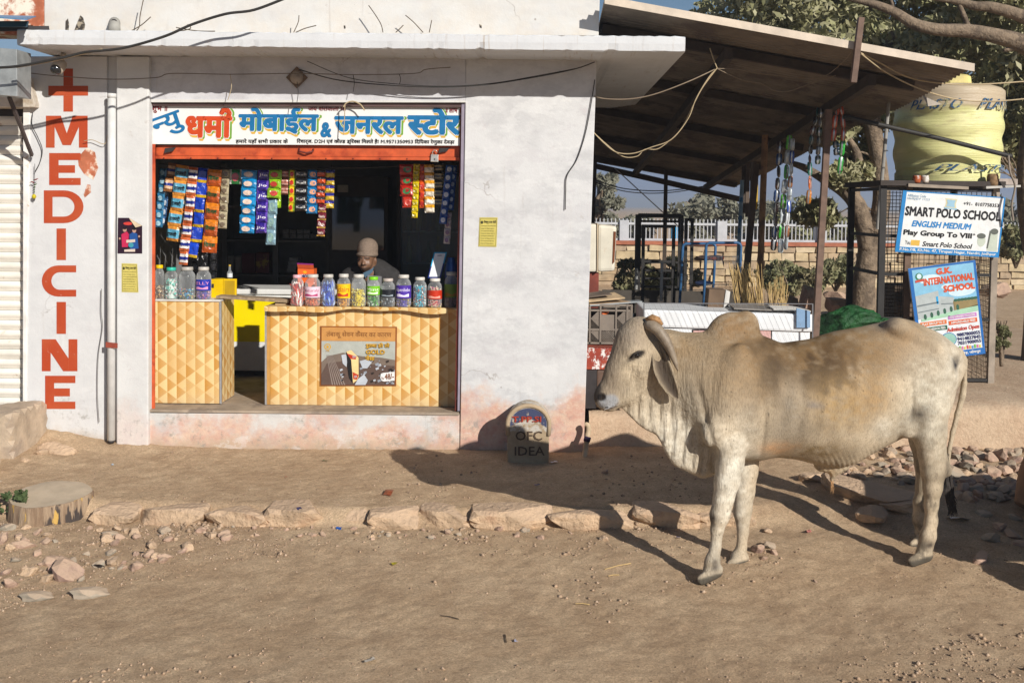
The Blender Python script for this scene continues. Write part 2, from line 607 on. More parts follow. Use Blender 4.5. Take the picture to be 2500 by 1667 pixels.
# ================================================================== PLASTER
def plaster(name, base=(.80, .79, .77), warm=0.0, red=0.0, redz=.55, streak=0.0, dirtz=None, patch=.5, soot=0.0):
    if name in MATS:
        return MATS[name]
    m, nt, b = new_mat(name)
    k = NT(nt)
    x, y, z = k.sep(k.pos)
    patchy = k.mapping(k.pos, (1.2, 1.2, 2.2))
    f = k.ramp(k.noise(2.6, 7, .68, src=patchy), .42, .66)
    c = k.mix(k.math('MULTIPLY', f, patch), base, tuple(v * .80 for v in (base[0] * .98, base[1] * .985, base[2])))
    blot = k.ramp(k.noise(7.5, 6, .72), .60, .70)
    c = k.mix(k.math('MULTIPLY', blot, patch * .5), c, (.56, .52, .52))
    if warm:
        wz = k.ramp(z, 3.95, 3.42)
        c = k.mix(k.math('MULTIPLY', k.math('MULTIPLY', wz, k.ramp(k.noise(4, 6, .7), .3, .7)), warm), c, (.62, .45, .26))
        c = k.mix(k.math('MULTIPLY', k.ramp(k.noise(1.6, 6, .7), .42, .72), warm * .35), c, (.66, .56, .40))
    if streak:
        sm = k.mapping(k.pos, (38, 2, 1.1))
        st = k.ramp(k.noise(1.0, 5, .7, src=sm), .57, .70)
        sel = k.ramp(k.noise(1.7, 4, .6), .38, .62)
        c = k.mix(k.math('MULTIPLY', k.math('MULTIPLY', st, sel), streak), c, (.36, .27, .18))
    if red:
        rn = k.math('ADD', z, k.math('MULTIPLY', k.math('SUBTRACT', k.noise(2.3, 7, .7), .5), 1.25))
        rm = k.ramp(rn, redz, redz - .30)
        rc = k.mix(k.ramp(k.noise(13, 6, .75), .35, .66), (.55, .28, .20), (.64, .45, .32))
        c = k.mix(k.math('MULTIPLY', rm, red), c, rc)
        sp = k.ramp(k.noise(26, 5, .7), .66, .72)
        c = k.mix(k.math('MULTIPLY', k.math('MULTIPLY', sp, k.ramp(z, redz + .25, redz - .3)), red * .9), c, (.42, .13, .08))
    if dirtz is not None:
        dn = k.math('ADD', z, k.math('MULTIPLY', k.math('SUBTRACT', k.noise(5, 6, .7), .5), .28))
        c = k.mix(k.math('MULTIPLY', k.ramp(dn, dirtz, dirtz - .16), .85), c, (.40, .31, .22))
        mould = k.math('MULTIPLY', k.ramp(k.noise(11, 7, .75), .52, .68), k.ramp(dn, dirtz + .42, dirtz + .1))
        c = k.mix(k.math('MULTIPLY', mould, .7), c, (.25, .24, .21))
    if soot:
        c = k.mix(k.math('MULTIPLY', k.ramp(k.noise(3.4, 7, .7), .45, .7), soot), c, (.30, .29, .30))
    n8 = k.noise(1.9, 9, .72, src=k.mapping(k.pos, (1, 1, 1.7), loc=(4, 2, 1)))
    c = k.mix(k.math('MULTIPLY', k.ramp(n8, .545, .556, False), .85 * patch), c, k.mix(.24, c, (.36, .33, .36)))
    c = k.mix(k.math('MULTIPLY', k.ramp(n8, .445, .432, False), .7 * patch), c, k.mix(.5, c, (.72, .72, .71)))
    n9 = k.noise(4.1, 8, .75, src=k.mapping(k.pos, (1, 1, 1), loc=(9, 1, 6)))
    c = k.mix(k.math('MULTIPLY', k.ramp(n9, .645, .66, False), .8), c, k.mix(.4, c, (.38, .33, .29)))
    drip = k.ramp(k.noise(1, 5, .7, src=k.mapping(k.pos, (17, 17, .9))), .58, .72)
    c = k.mix(k.math('MULTIPLY', k.math('MULTIPLY', drip, k.ramp(k.noise(1.3, 3, .5), .42, .6)), .30), c, (.33, .28, .24))
    wob = k.n('ShaderNodeVectorMath', operation='ADD')
    tn = k.n('ShaderNodeTexNoise'); tn.inputs['Scale'].default_value = 5; tn.inputs['Detail'].default_value = 5
    k.link(k.pos, tn.inputs['Vector'])
    vm = k.n('ShaderNodeVectorMath', operation='SCALE'); vm.inputs['Scale'].default_value = .35
    k.link(tn.outputs['Color'], vm.inputs[0]); k.link(k.pos, wob.inputs[0]); k.link(vm.outputs[0], wob.inputs[1])
    crk = k.math('MULTIPLY', k.ramp(k.voronoi(1.15, src=wob.outputs[0], feature='DISTANCE_TO_EDGE'), .005, .002), k.ramp(k.noise(1.1, 3, .5, src=k.mapping(k.pos, (1, 1, 1), loc=(2, 7, 3))), .56, .64))
    c = k.mix(k.math('MULTIPLY', crk, .45), c, (.20, .16, .13))
    for ps, pr in ((4.3, .030), (11, .020)):
        pits = k.ramp(k.voronoi(ps), pr * 1.6, pr)
        c = k.mix(k.math('MULTIPLY', pits, .65), c, (.22, .18, .15))
    k.link(c, b.inputs['Base Color'])
    b.inputs['Roughness'].default_value = .88
    b.inputs['Specular IOR Level'].default_value = .2
    h = k.math('ADD', k.math('MULTIPLY', k.noise(9, 6, .65), .8), k.math('MULTIPLY', k.noise(60, 4, .7), .25))
    k.link(k.bump(h, .35, .012), b.inputs['Normal'])
    MATS[name] = m
    return m
PL_MAIN = plaster('whitewash', (.585, .585, .585), red=.85, redz=.60, dirtz=.10, patch=.75)
PL_SILL = plaster('whitewash_flaked', (.58, .565, .54), red=.80, redz=.40, dirtz=.15, patch=.7)
PL_TOP = plaster('whitewash_sun_bleached', (.60, .595, .575), warm=.28, patch=.35)
PL_SLAB = plaster('whitewash_rain_streaked', (.59, .60, .61), streak=.8, patch=.3)
PL_PANEL = plaster('whitewash_panel', (.585, .585, .585), dirtz=.18, patch=.35)
PL_PILLAR = plaster('whitewash_pillar', (.60, .60, .59), red=.28, redz=.42, dirtz=.06, patch=.35)
PL_LINTEL = plaster('whitewash_lintel', (.56, .56, .58), patch=.6, soot=.45)
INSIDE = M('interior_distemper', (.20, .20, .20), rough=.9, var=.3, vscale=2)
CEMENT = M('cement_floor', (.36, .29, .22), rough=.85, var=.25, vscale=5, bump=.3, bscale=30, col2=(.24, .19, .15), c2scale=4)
ORANGE = M('orange_paint', '#c2552c', rough=.5, var=.25, vscale=7, col2='#9c3a1c', c2scale=6, c2lo=.52, c2hi=.7, spec=.4)
RUSTRED = M('dark_red_paint', '#6a2f27', rough=.6, var=.3, vscale=9, col2='#8d6f6a', c2scale=12, c2lo=.62, c2hi=.7)
MAUVE = M('mauve_grey_paint', '#8f8796', rough=.8, var=.15)

shop = thing('shop_building', 'whitewashed flat-roofed general store with a wide open shop front', 'building')
YW = 8.5
def panel(name, pts, mat, depth=.24, Y=YW, parent=shop, bevel=.006):
    m = MB()
    m.slab([P(x, y, Y) for x, y in pts], (0, depth, 0))
    return m.build(name, mat, parent, bevel=bevel)
panel('front_wall', [(1138, 138), (1457, 140), (1423, 1165), (1122, 1165)], PL_MAIN)
panel('lintel', [(364, 138), (1137.2, 138), (1136.6, 247), (364, 247)], PL_LINTEL)
panel('sill_wall', [(364, 1008), (1121.6, 1011), (1121.2, 1165), (362, 1165)], PL_SILL, depth=.12)
panel('pillar', [(284, 138), (363.5, 138), (361.5, 1165), (284, 1165)], PL_PILLAR, Y=8.455, depth=.09, bevel=.012)
panel('joint', [(256, 138), (290, 138), (290, 1165), (256, 1165)], PL_PANEL, Y=8.53, depth=.2)
panel('side_panel', [(72, 138), (261, 138), (259, 1165), (60, 1165)], PL_PANEL)
panel('upper_wall', [(108, -190), (1470, -190), (1461.5, 88), (108, 84)], PL_TOP, depth=.3)
PEEL = M('flaking_red_plaster', '#b56a4c', rough=.9, var=.3, vscale=10, col2=(.72, .66, .55), c2scale=5, c2lo=.46, c2hi=.56)
panel('upper_wall', [(-160, -190), (107.4, -190), (107.4, 84), (-160, 80)], PEEL, depth=.3)
# the slab that roofs the shop and overhangs its front and right side
m = MB()
a, b_ = P(30, 119, 8.05), P(1670, 126, 8.05)
zs0, zs1 = 3.259, 3.382
ns_ = 130
rs_ = random.Random(31)
prof_ = [(13.2, zs0), (7.98, zs0), (7.97, zs0 + .006), (7.966, zs0 + .06), (7.97, zs1 - .008), (7.982, zs1), (13.2, zs1)]
for i in range(ns_ + 1):
    x = -4.06 + 5.16 * i / ns_
    bite = max(0, rs_.gauss(0, 1) - 1.1) * .012
    for j, (y, z) in enumerate(prof_):
        dz = (rs_.uniform(-.002, .002) + (bite if j in (1, 2) else 0) - (.004 * abs(rs_.gauss(0, 1)) if j in (4, 5) else 0)) if 0 < j < 6 else 0
        m.v.append((x, y + (bite * .8 if j in (1, 2) else 0), z + dz))
for i in range(ns_):
    for j in range(6):
        m.f.append((i * 7 + j, i * 7 + j + 1, i * 7 + j + 8, i * 7 + j + 7)); m.m.append(0)
m.f += [tuple(range(7)), tuple(ns_ * 7 + j for j in range(6, -1, -1))]; m.m += [0, 0]
m.build('canopy_slab', PL_SLAB, shop)
# chipped plaster along the slab's lower edge
CHIP = M('broken_plaster', (.34, .29, .24), rough=.95, var=.4, vscale=30, bump=.6, bscale=60)
# interior
def ibox(name, a, b, mat, parent=shop):
    m = MB(); m.box(a, b)
    return m.build(name, mat, parent)
FZ = P(700, 1005, 8.5).z
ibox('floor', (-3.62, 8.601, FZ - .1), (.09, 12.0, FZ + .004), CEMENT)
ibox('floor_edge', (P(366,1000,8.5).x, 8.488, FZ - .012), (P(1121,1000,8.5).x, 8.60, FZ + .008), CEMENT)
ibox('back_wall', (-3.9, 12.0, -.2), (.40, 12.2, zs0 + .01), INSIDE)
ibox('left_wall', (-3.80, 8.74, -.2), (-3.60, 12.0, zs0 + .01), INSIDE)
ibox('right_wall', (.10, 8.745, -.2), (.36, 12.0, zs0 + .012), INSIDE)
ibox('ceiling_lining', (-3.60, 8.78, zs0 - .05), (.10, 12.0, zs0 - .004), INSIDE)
# left reveal, painted orange, and the shutter guides
m = MB()
m.slab([P(364.5, 352, 8.535), P(378, 352, 8.535), P(377, 1003, 8.535), P(361.5, 1003, 8.535)], (0, .02, 0))
m.build('shutter_guide', ORANGE, shop, bevel=.003)
m = MB()
m.slab([P(1124, 262, 8.535), P(1136, 262, 8.535), P(1121, 1003, 8.535), P(1110, 1003, 8.535)], (0, .12, 0))
m.build('shutter_guide', RUSTRED, shop, bevel=.003)
m = MB()
m.slab([P(1127, 252, 8.515), P(1137, 252, 8.515), P(1122, 1003, 8.515), P(1117, 1003, 8.515)], (0, .018, 0))
m.build('door_trim', MAUVE, shop)
m = MB()
m.slab([P(369, 243, 8.49), P(1137, 246, 8.49), P(1137, 250.5, 8.49), P(369, 250, 8.49)], (0, .1, 0))
m.build('lintel_moulding', plaster('whitewash_moulding', (.60, .595, .57), patch=.3), shop)
m = MB()
m.slab([P(369, 252, 8.52), P(1140, 252, 8.52), P(1140, 262, 8.52), P(369, 258, 8.52)], (0, .05, 0))
m.build('frame_head', M('maroon_frame', '#5a4644', rough=.7), shop)
# rolled-up shutter: visible bottom rail
m = MB()
sh = thing('rolled_shutter', 'orange painted rolled-up shutter rail above the shop opening', 'shutter', P(750, 392, 8.6))
def rel(o, mb):
    for i, v in enumerate(mb.v):
        mb.v[i] = tuple(Vector(v) - o.location)
    return mb
m.slab([P(381, 355, 8.60), P(1122, 355, 8.60), P(1121, 384, 8.60), P(381, 380, 8.60)], (0, .03, 0))
rel(sh, m).build('bottom_rail', ORANGE, sh, bevel=.002)
m = MB()
m.slab([P(378, 380.5, 8.585), P(1122, 384.5, 8.585), P(1122, 392, 8.585), P(378, 388, 8.585)], (0, .045, 0))
rel(sh, m).build('rail_flange', ORANGE, sh, bevel=.002)
for i in range(11):
    c = P(400 + i * 66, 386 + i * .2, 8.582)
    m = MB(); m.lathe([(.006, 0), (.005, .004), (.002, .006)], (0, 0, 0), n=8)
    m.v = [(x + c.x, c.y - z, y + c.z) for x, y, z in m.v]
    rel(sh, m).build('rivet', RUSTRED, sh, smooth=True)
DARK = M('dark_iron', (.035, .03, .03), rough=.6, var=.3)
for px in (415, 1085):                      # lock hasps
    m = MB(); m.slab([P(px - 12, 362, 8.59), P(px + 14, 360, 8.59), P(px + 6, 370, 8.57), P(px - 14, 374, 8.57)], (0, .008, 0))
    rel(sh, m).build('hasp', DARK, sh)
m = MB()                                      # pull handle
m.tube([P(730, 364, 8.60), P(731, 370, 8.575), P(748, 374, 8.565), P(764, 370, 8.575), P(765, 365, 8.60)], .008, 8)
rel(sh, m).build('pull_handle', RUSTRED, sh, smooth=True)
pl = thing('padlock', 'steel padlock hanging open on the right end of the shutter rail', 'padlock', P(1061, 395, 8.55))
STEEL = M('bright_steel', (.62, .60, .55), rough=.35, metal=.7, var=.2, vscale=30)
m = MB(); m.slab([P(1052, 377, 8.565), P(1070, 378, 8.565), P(1070, 396, 8.565), P(1051, 395, 8.565)], (0, .018, 0))
rel(pl, m).build('lock_body', STEEL, pl, bevel=.003)
m = MB(); m.tube([P(1056, 378, 8.572), P(1056, 371, 8.572), P(1060, 366.5, 8.572), P(1065, 368, 8.572), P(1067, 372, 8.572)], .0045, 8)
rel(pl, m).build('shackle', STEEL, pl, smooth=True)
m = MB(); m.lathe([(.006, 0), (.006, .002)], n=8)
c = P(1061, 389, 8.563); m.v = [(x + c.x, c.y - z, y + c.z) for x, y, z in m.v]
rel(pl, m).build('keyhole', DARK, pl)

# ------------------------------------------------------------------ MEDICINE lettering on the side panel
def worn_red():
    m, nt, b = new_mat('worn_red_lettering')
    k = NT(nt)
    c = k.mix(k.ramp(k.noise(3, 5, .6), .35, .65), srgb('#a83c12'), srgb('#ad4a22'))
    w = k.ramp(k.noise(24, 8, .8), .63, .69)
    c = k.mix(k.math('MULTIPLY', w, .8), c, (.80, .72, .66))
    k.link(c, b.inputs['Base Color'])
    b.inputs['Roughness'].default_value = .75
    return m
WORN = worn_red()
def arc(cx, cy, rx, ry, a0, a1, n=14):
    return [(cx + rx * math.cos(R(a0 + (a1 - a0) * i / n)), cy + ry * math.sin(R(a0 + (a1 - a0) * i / n))) for i in range(n + 1)]
def letter_polys(ch):
    if ch == 'M':
        return [[(0, 0), (0, 1), (.21, 1), (.21, 0)], [(.79, 0), (.79, 1), (1, 1), (1, 0)], [(.2105, 0), (.36, 0), (.5, .55), (.5, .92), (.40, .92), (.2105, .35)], [(.7895, 0), (.64, 0), (.5, .55), (.5, .92), (.60, .92), (.7895, .35)]]
    if ch == 'E':
        return [[(0, 0), (0, 1), (.3, 1), (.3, 0)], [(.301, 0), (.301, .22), (1, .22), (1, 0)], [(.301, .38), (.301, .62), (.82, .62), (.82, .38)], [(.301, .78), (.301, 1), (1, 1), (1, .78)]]
    if ch == 'I':
        return [[(0, 0), (0, 1), (1, 1), (1, 0)]]
    if ch == 'N':
        return [[(0, 0), (0, 1), (.25, 1), (.25, 0)], [(.75, 0), (.75, 1), (1, 1), (1, 0)], [(.2505, 0), (.39, 0), (.7495, .60), (.7495, 1), (.60, 1), (.2505, .42)]]
    if ch == 'D':
        o = [(.0, 0)] + arc(.5, .5, .5, .5, -90, 90) + [(0, 1)]
        i_ = [(.22, .2)] + arc(.5, .5, .27, .3, -90, 90) + [(.22, .8)]
        return [[o[k], o[k + 1], i_[k + 1], i_[k]] for k in range(len(o) - 1)] + [[o[0], i_[0], i_[-1], o[-1]]]
    if ch == 'C':
        o = [(1, 0)] + arc(.48, .5, .48, .5, -90, -270) + [(1, 1)]
        i_ = [(1, .22)] + arc(.52, .5, .24, .28, -90, -270) + [(1, .78)]
        return [[o[k], o[k + 1], i_[k + 1], i_[k]] for k in range(len(o) - 1)]
    if ch == '+':
        return [[(.38, 0), (.38, .4), (.62, .4), (.62, 0)], [(0, .401), (0, .629), (1, .629), (1, .401)], [(.38, .63), (.38, 1), (.62, 1), (.62, .63)]]
for ch, x0, x1, y0, y1 in (('+', 118, 215, 168, 273), ('M', 112, 214, 283, 361), ('E', 120, 197, 374, 452), ('D', 107, 204, 465, 545), ('I', 138, 161, 558, 635), ('C', 102, 186, 648, 724), ('I', 138, 161, 737, 815), ('N', 102, 189, 828, 906), ('E', 110, 184, 917, 998)):
    mm = MB()
    for poly in letter_polys(ch):
        mm.add([P(x0 + (x1 - x0) * u, y0 + (y1 - y0) * v, YW - .002) for u, v in poly], [tuple(range(len(poly)))])
    mm.build('painted_letter' if ch != '+' else 'painted_cross', WORN, shop, fixn=False)
# peeled patches of old paint
for name, pts, mt in (('peeled_paint_patch', [(190, 385), (212, 360), (232, 372), (240, 410), (228, 440), (205, 425), (192, 405)], PEEL),
                      ('peeled_paint_patch', [(204, 475), (213, 450), (221, 452), (222, 470), (207, 483)], PEEL),
                      ('old_paint_patch', [(128, 1062), (158, 1056), (158, 1086), (132, 1088)], M('old_yellow_paint', '#c48a3a', var=.3, col2=(.6, .55, .46), c2scale=16)),
                      ('old_paint_patch', [(158.5, 1056), (192, 1060), (194, 1082), (158.5, 1086)], M('old_orange_paint', '#b8663c', var=.3, col2=(.7, .66, .6), c2scale=16, c2lo=.45))):
    mm = MB(); mm.add([P(x, y, YW - .0015) for x, y in pts], [tuple(range(len(pts)))])
    mm.build(name, mt, shop, fixn=False)
# downpipe
PVC = M('white_painted_pipe', (.60, .60, .585), rough=.5, var=.12, vscale=8)
dp = thing('downpipe', 'white painted rain pipe running down beside the lettered panel', 'pipe', P(272, 1078, 8.44))
m = MB(); m.tube([P(273, 232, 8.43), P(272, 600, 8.43), P(271.5, 1074, 8.43)], .032, 14)
rel(dp, m).build('pipe', PVC, dp, smooth=True)
m = MB(); m.tube([P(273, 229, 8.43), P(273, 240, 8.43)], .035, 14)
rel(dp, m).build('socket', PVC, dp, smooth=True)
m = MB(); m.tube([P(271.5, 1074, 8.43), P(271.5, 1080, 8.43)], .026, 12)
rel(dp, m).build('outlet', DARK, dp, smooth=True)
m = MB(); m.slab([P(258, 835, 8.39), P(286, 838, 8.39), P(286, 850, 8.39), P(258, 848, 8.39)], (0, .01, 0))
rel(dp, m).build('strap', M('red_cloth_tie', '#8a4030', var=.3), dp)

# ------------------------------------------------------------------ neighbouring shutter at the far left
ns = thing('neighbour_shop', 'neighbouring shop at the left edge with a closed white roller shutter', 'building')
SHW = M('shutter_white', (.74, .70, .62), rough=.55, var=.12, vscale=4, col2=(.42, .29, .17), c2scale=7, c2lo=.60, c2hi=.74)
panel('door_frame', [(56, 262), (73, 262), (62, 1070), (55, 1070)], M('shutter_frame_white', (.76, .74, .70), rough=.6, col2=(.45, .35, .25), c2scale=9, c2lo=.6, c2hi=.7), Y=8.49, depth=.16, parent=ns)
shut = bpy.data.objects.new('roller_shutter', None); link(shut, ns)
tot = 31
for i in range(tot):
    ya, yb = 284 + i * 23.7, 284 + (i + 1) * 23.7
    z0, z1 = P(20, yb, 8.6).z, P(20, ya, 8.6).z
    prof = []
    for k in range(7):
        t = k / 6
        prof.append((8.615 - .020 * math.sin(math.pi * min(1, t * 1.12)), z1 + (z0 + .003 - z1) * t))
    xa, xb = -4.9, P(57, 600, 8.6).x
    vs = [(x, y, z) for y, z in prof for x in (xa, xb)]
    fs = [(2 * k, 2 * k + 1, 2 * k + 3, 2 * k + 2) for k in range(6)]
    mesh_obj('slat', vs, fs, SHW, shut, smooth=True)
m = MB(); m.slab([P(-60, 1019, 8.60), P(57, 1019, 8.60), P(57, 1046, 8.60), P(-60, 1046, 8.60)], (0, .03, 0))
m.build('bottom_rail', SHW, shut, bevel=.003)
m = MB(); m.tube([P(8, 1030, 8.57), P(12, 1037, 8.56), P(26, 1037, 8.56), P(30, 1030, 8.57)], .008, 8)
m.build('shutter_handle', DARK, shut, smooth=True)
m = MB(); m.box((-4.9, 8.63, .0), (-4.2, 8.7, 3.2)); m.build('dark_backing', DARK, ns)
m = MB(); m.slab([P(-60, 190, 8.42), P(66, 186, 8.42), P(84, 252, 8.42), P(84, 262, 8.42), P(-60, 262, 8.42)], (0, .17, 0))
m.build('shutter_hood', M('hood_cream', (.62, .55, .46), rough=.7, var=.25, col2=(.35, .28, .2), c2scale=5), ns, bevel=.005)
GREYBOX = M('galvanised_sheet', (.34, .36, .36), rough=.45, metal=.4, var=.2, vscale=12)
bx = thing('meter_box', 'grey galvanised box at the left edge below the tin awning', 'box', P(20, 235, 8.0))
m = MB(); m.slab([P(-70, 112, 7.9), P(41, 121, 7.9), P(42, 236, 7.9), P(-70, 228, 7.9)], (0, .22, 0))
rel(bx, m).build('casing', GREYBOX, bx, bevel=.004)
m = MB(); m.bar(P(22, 236, 8.0), P(78, 380, 8.44), .022, .03)
rel(bx, m).build('strut', M('rusty_strut', (.07, .055, .05), rough=.8), bx)
aw = thing('tin_awning', 'blue painted tin awning edge poking in at the top left corner', 'awning', P(30, 60, 7.7))
m = MB(); m.slab([P(-80, 40, 7.7), P(66, 50, 7.7), P(88, 42, 8.4), P(-80, 38, 8.4)], (0, 0, .008))
rel(aw, m).build('sheet', M('blue_tin', '#4f7fa8', rough=.5, var=.25), aw)
m = MB(); m.bar(P(-80, 72, 7.75), P(118, 70, 8.2), .035, .035)
rel(aw, m).build('edge_angle', DARK, aw)
m = MB(); m.slab([P(-80, 52, 7.8), P(68, 52, 7.8), P(64, 66, 7.8), P(-80, 66, 7.8)], (0, .02, 0))
rel(aw, m).build('fascia', M('dark_blue_tin', '#26485a', rough=.5), aw)

# ------------------------------------------------------------------ kerb
STONE = M('sandstone_dusty', (.50, .355, .23), dust=.7, rough=.95, var=.3, vscale=7, bump=.9, bscale=30, bdist=.025, col2=(.42, .27, .17), c2scale=4, c2lo=.52, c2hi=.7)
STONE2 = M('rubble_pink_stone', (.40, .27, .20), dust=.55, rough=.95, var=.35, vscale=6, bump=.8, bscale=25, bdist=.015, col2=(.30, .20, .16), c2scale=5)
STONE3 = M('grey_slate_stone', (.31, .265, .205), dust=.5, rough=.9, var=.25, vscale=6, bump=.7, bscale=25, bdist=.01)
def stone_mesh(name, sx, sy, sz, seed, mat, boxy=.55, sub=2, rough=.16, cuts=11, dlo=.60):
    bm = bmesh.new()
    bmesh.ops.create_icosphere(bm, subdivisions=sub, radius=1)
    rnd = random.Random(seed)
    co = np.array([v.co[:] for v in bm.verts])
    # faceted block: clip the ball with random planes, then push to a box
    mx = np.max(np.abs(co), axis=1, keepdims=True)
    cube = co / mx
    co = co * (1 - boxy) + cube * boxy
    for _ in range(cuts):
        n = np.array([rnd.gauss(0, 1) for _ in range(3)]); n /= np.linalg.norm(n)
        d = rnd.uniform(dlo, .92)
        t = co @ n - d
        co = co - np.outer(np.clip(t, 0, None), n)
    o = seed * 1.37
    ns_ = np.stack([fbm(co[:, 0] * 1.6 + o, co[:, 1] * 1.6, co[:, 2] * 1.6 + j * 9, o=3) for j in range(3)], 1)
    co = co + rough * ns_
    co = co * np.array([sx, sy, sz])
    for v, c in zip(bm.verts, co):
        v.co = c
    me = bpy.data.meshes.new(name)
    bm.to_mesh(me)
    bm.free()
    me.materials.append(mat)
    return me
kerb = bpy.data.objects.new('kerb', None)
link(kerb)
kerb['kind'] = 'structure'
ks = [(235, 335), (337, 500), (512, 655), (658, 785), (790, 897), (905, 1020), (1028, 1146), (1154, 1338), (1345, 1540), (1548, 1700), (1708, 1850)]
for i, (xa, xb) in enumerate(ks):
    Y = 6.90 + random.uniform(-.03, .03) + (.06 if i > 8 else 0)
    a, b_ = P(xa, 1260, Y), P(xb, 1260, Y)
    L = (b_.x - a.x) / 2
    me = stone_mesh('kerb_stone', L * 1.10, .13, .085, 40 + i, STONE, boxy=.96, sub=3, rough=.08, cuts=5, dlo=.85)
    o = bpy.data.objects.new('kerb_stone', me)
    link(o, kerb)
    o.location = ((a.x + b_.x) / 2, Y + .03, -.074 + random.uniform(-.02, .008))
    o.rotation_euler = (random.uniform(-.05, .05), random.uniform(-.03, .03), random.uniform(-.05, .05))
# ------------------------------------------------------------------ raised platform under the shed
def platform():
    m, nt, b = new_mat('earth_concrete')
    k = NT(nt)
    c = k.mix(k.ramp(k.noise(3, 6, .65), .35, .65), (.48, .34, .23), (.56, .42, .29))
    c = k.mix(k.math('MULTIPLY', k.ramp(k.noise(30, 5, .7), .45, .65), .35), c, (.30, .20, .13))
    k.link(c, b.inputs['Base Color']); b.inputs['Roughness'].default_value = .95; b.inputs['Specular IOR Level'].default_value = .1
    k.link(k.bump(k.noise(35, 6, .7), .7, .02), b.inputs['Normal'])
    xs = np.arange(.43, 7.2, .05); n = len(xs)
    prof = [(-.06, -.35), (-.03, 0), (0, .12), (.005, .25), (.03, .33), (.10, .37), (.3, .385), (1.0, .385), (2.5, .39), (4.8, .36), (7.5, .25), (10.5, -.02), (12, -.4)]
    V = []
    for (dy, z) in prof:
        yb = 8.66 + .10 * sstep(1, 3.5, xs) + .05 * fbm(xs * 1.2, xs * 0 + 2)
        sc_ = np.where(xs < 1.6, .80, 1.0) if z > 0 else 1
        V.append(np.stack([xs, yb + dy + .02 * fbm(xs * 4, xs * 0 + z * 9), z * sc_ + .015 * fbm(xs * 3, xs * 0 + dy * 3)], 1))
    V = np.array(V)
    # gap in the face where the step has worn round
    V = V.reshape(-1, 3)
    r = np.arange(len(prof) * n).reshape(len(prof), n)
    Fq = np.stack([r[:-1, :-1], r[:-1, 1:], r[1:, 1:], r[1:, :-1]], -1).reshape(-1, 4)
    o = np_obj('platform', V, Fq, m, smooth=True)
    o['kind'] = 'structure'
    return m
EARTHC = platform()
# ================================================================== SHOP SIGN
BOARD = M('sign_white', (.72, .72, .70), rough=.5, var=.06, vscale=5, col2=(.55, .52, .46), c2scale=5, c2lo=.66, c2hi=.78)
sgn = thing('shop_sign', 'long white shop sign with hand-painted blue and red Hindi lettering above the counter', 'sign')
SG = Sheet(P(369, 255, 8.555), P(1131, 258, 8.555), P(1128, 356, 8.555), P(367, 352, 8.555), sgn)
SG.step = .0009
SG.back('board', BOARD, .02)
def suv(px, py):
    u = (px - 368) / 762
    return u, (py - 254.5 - u * 3.5) / 97.5
C_RED, C_BLUE = flat('sign_red', '#c04318'), flat('sign_blue', '#12689c')
C_YEL, C_GRN, C_WHT, C_BLK, C_MAR = flat('sign_ochre', '#d3a53f'), flat('sign_green', '#6d9a38'), flat('sign_white_edge', (.75, .75, .74)), flat('sign_black', '#1b1b1e'), flat('sign_maroon', '#7d1f22')
def big(txt, x0, y0, x1, y1, col, bold=.05, rot=0.0, shadow=True):
    (ua, va), (ub, vb) = suv(x0, y0), suv(x1, y1)
    du, dv = 6 / 762, 7 / 97.5
    if shadow:
        SG.text('lettering_shadow', txt, ua + du * .45, va + dv, ub + du * .45, vb + dv, C_YEL, lay=1, bold=bold, rot=rot)
        SG.text('lettering_shadow', txt, ua + du * 1.1, va + dv * .1, ub + du * 1.1, vb + dv * .25, C_GRN, lay=2, bold=bold * .6, rot=rot)
        SG.text('lettering_edge', txt, ua - .001, va - .01, ub + .002, vb + .02, C_WHT, lay=3, bold=bold * 1.35, rot=rot)
    SG.text('lettering', txt, ua, va, ub, vb, col, lay=4, bold=bold, rot=rot)
big('{न}यु', 372, 278, 448, 334, C_BLUE, .022, rot=R(-20), shadow=False)
big('धमा^', 453, 262, 568, 338, C_RED, .045)
big('मोबाईल', 582, 262, 779, 328, C_BLUE, .045)
big('&', 783, 298, 811, 336, C_BLUE, .05, shadow=False)
big('जनरल', 816, 283, 986, 329, C_BLUE, .045)
big('{स}टोर', 994, 263, 1127, 331, C_BLUE, .055)
def small(txt, x0, y0, x1, y1, col, bold=.02, lay=5):
    (ua, va), (ub, vb) = suv(x0, y0), suv(x1, y1)
    SG.text('lettering', txt, ua, va, ub, vb, col, lay=lay, bold=bold)
small('हमारे यहाँ सभी प~कार के', 577, 338, 705, 352, C_BLK)
small('रिचार्ज. D2H एवं को{ल}ड ड्रिं{क}स मिलते है! M.9571350953 दिपिका रेणुका देवड़ा', 726, 338, 1112, 354, C_BLK)
small('जय शेरोंवाली माँ', 752, 258, 846, 271, C_MAR)
small('॥ लाभ ॥', 1088, 264, 1126, 276, C_MAR)
small('शुभ ॥', 371, 259, 408, 276, C_MAR)

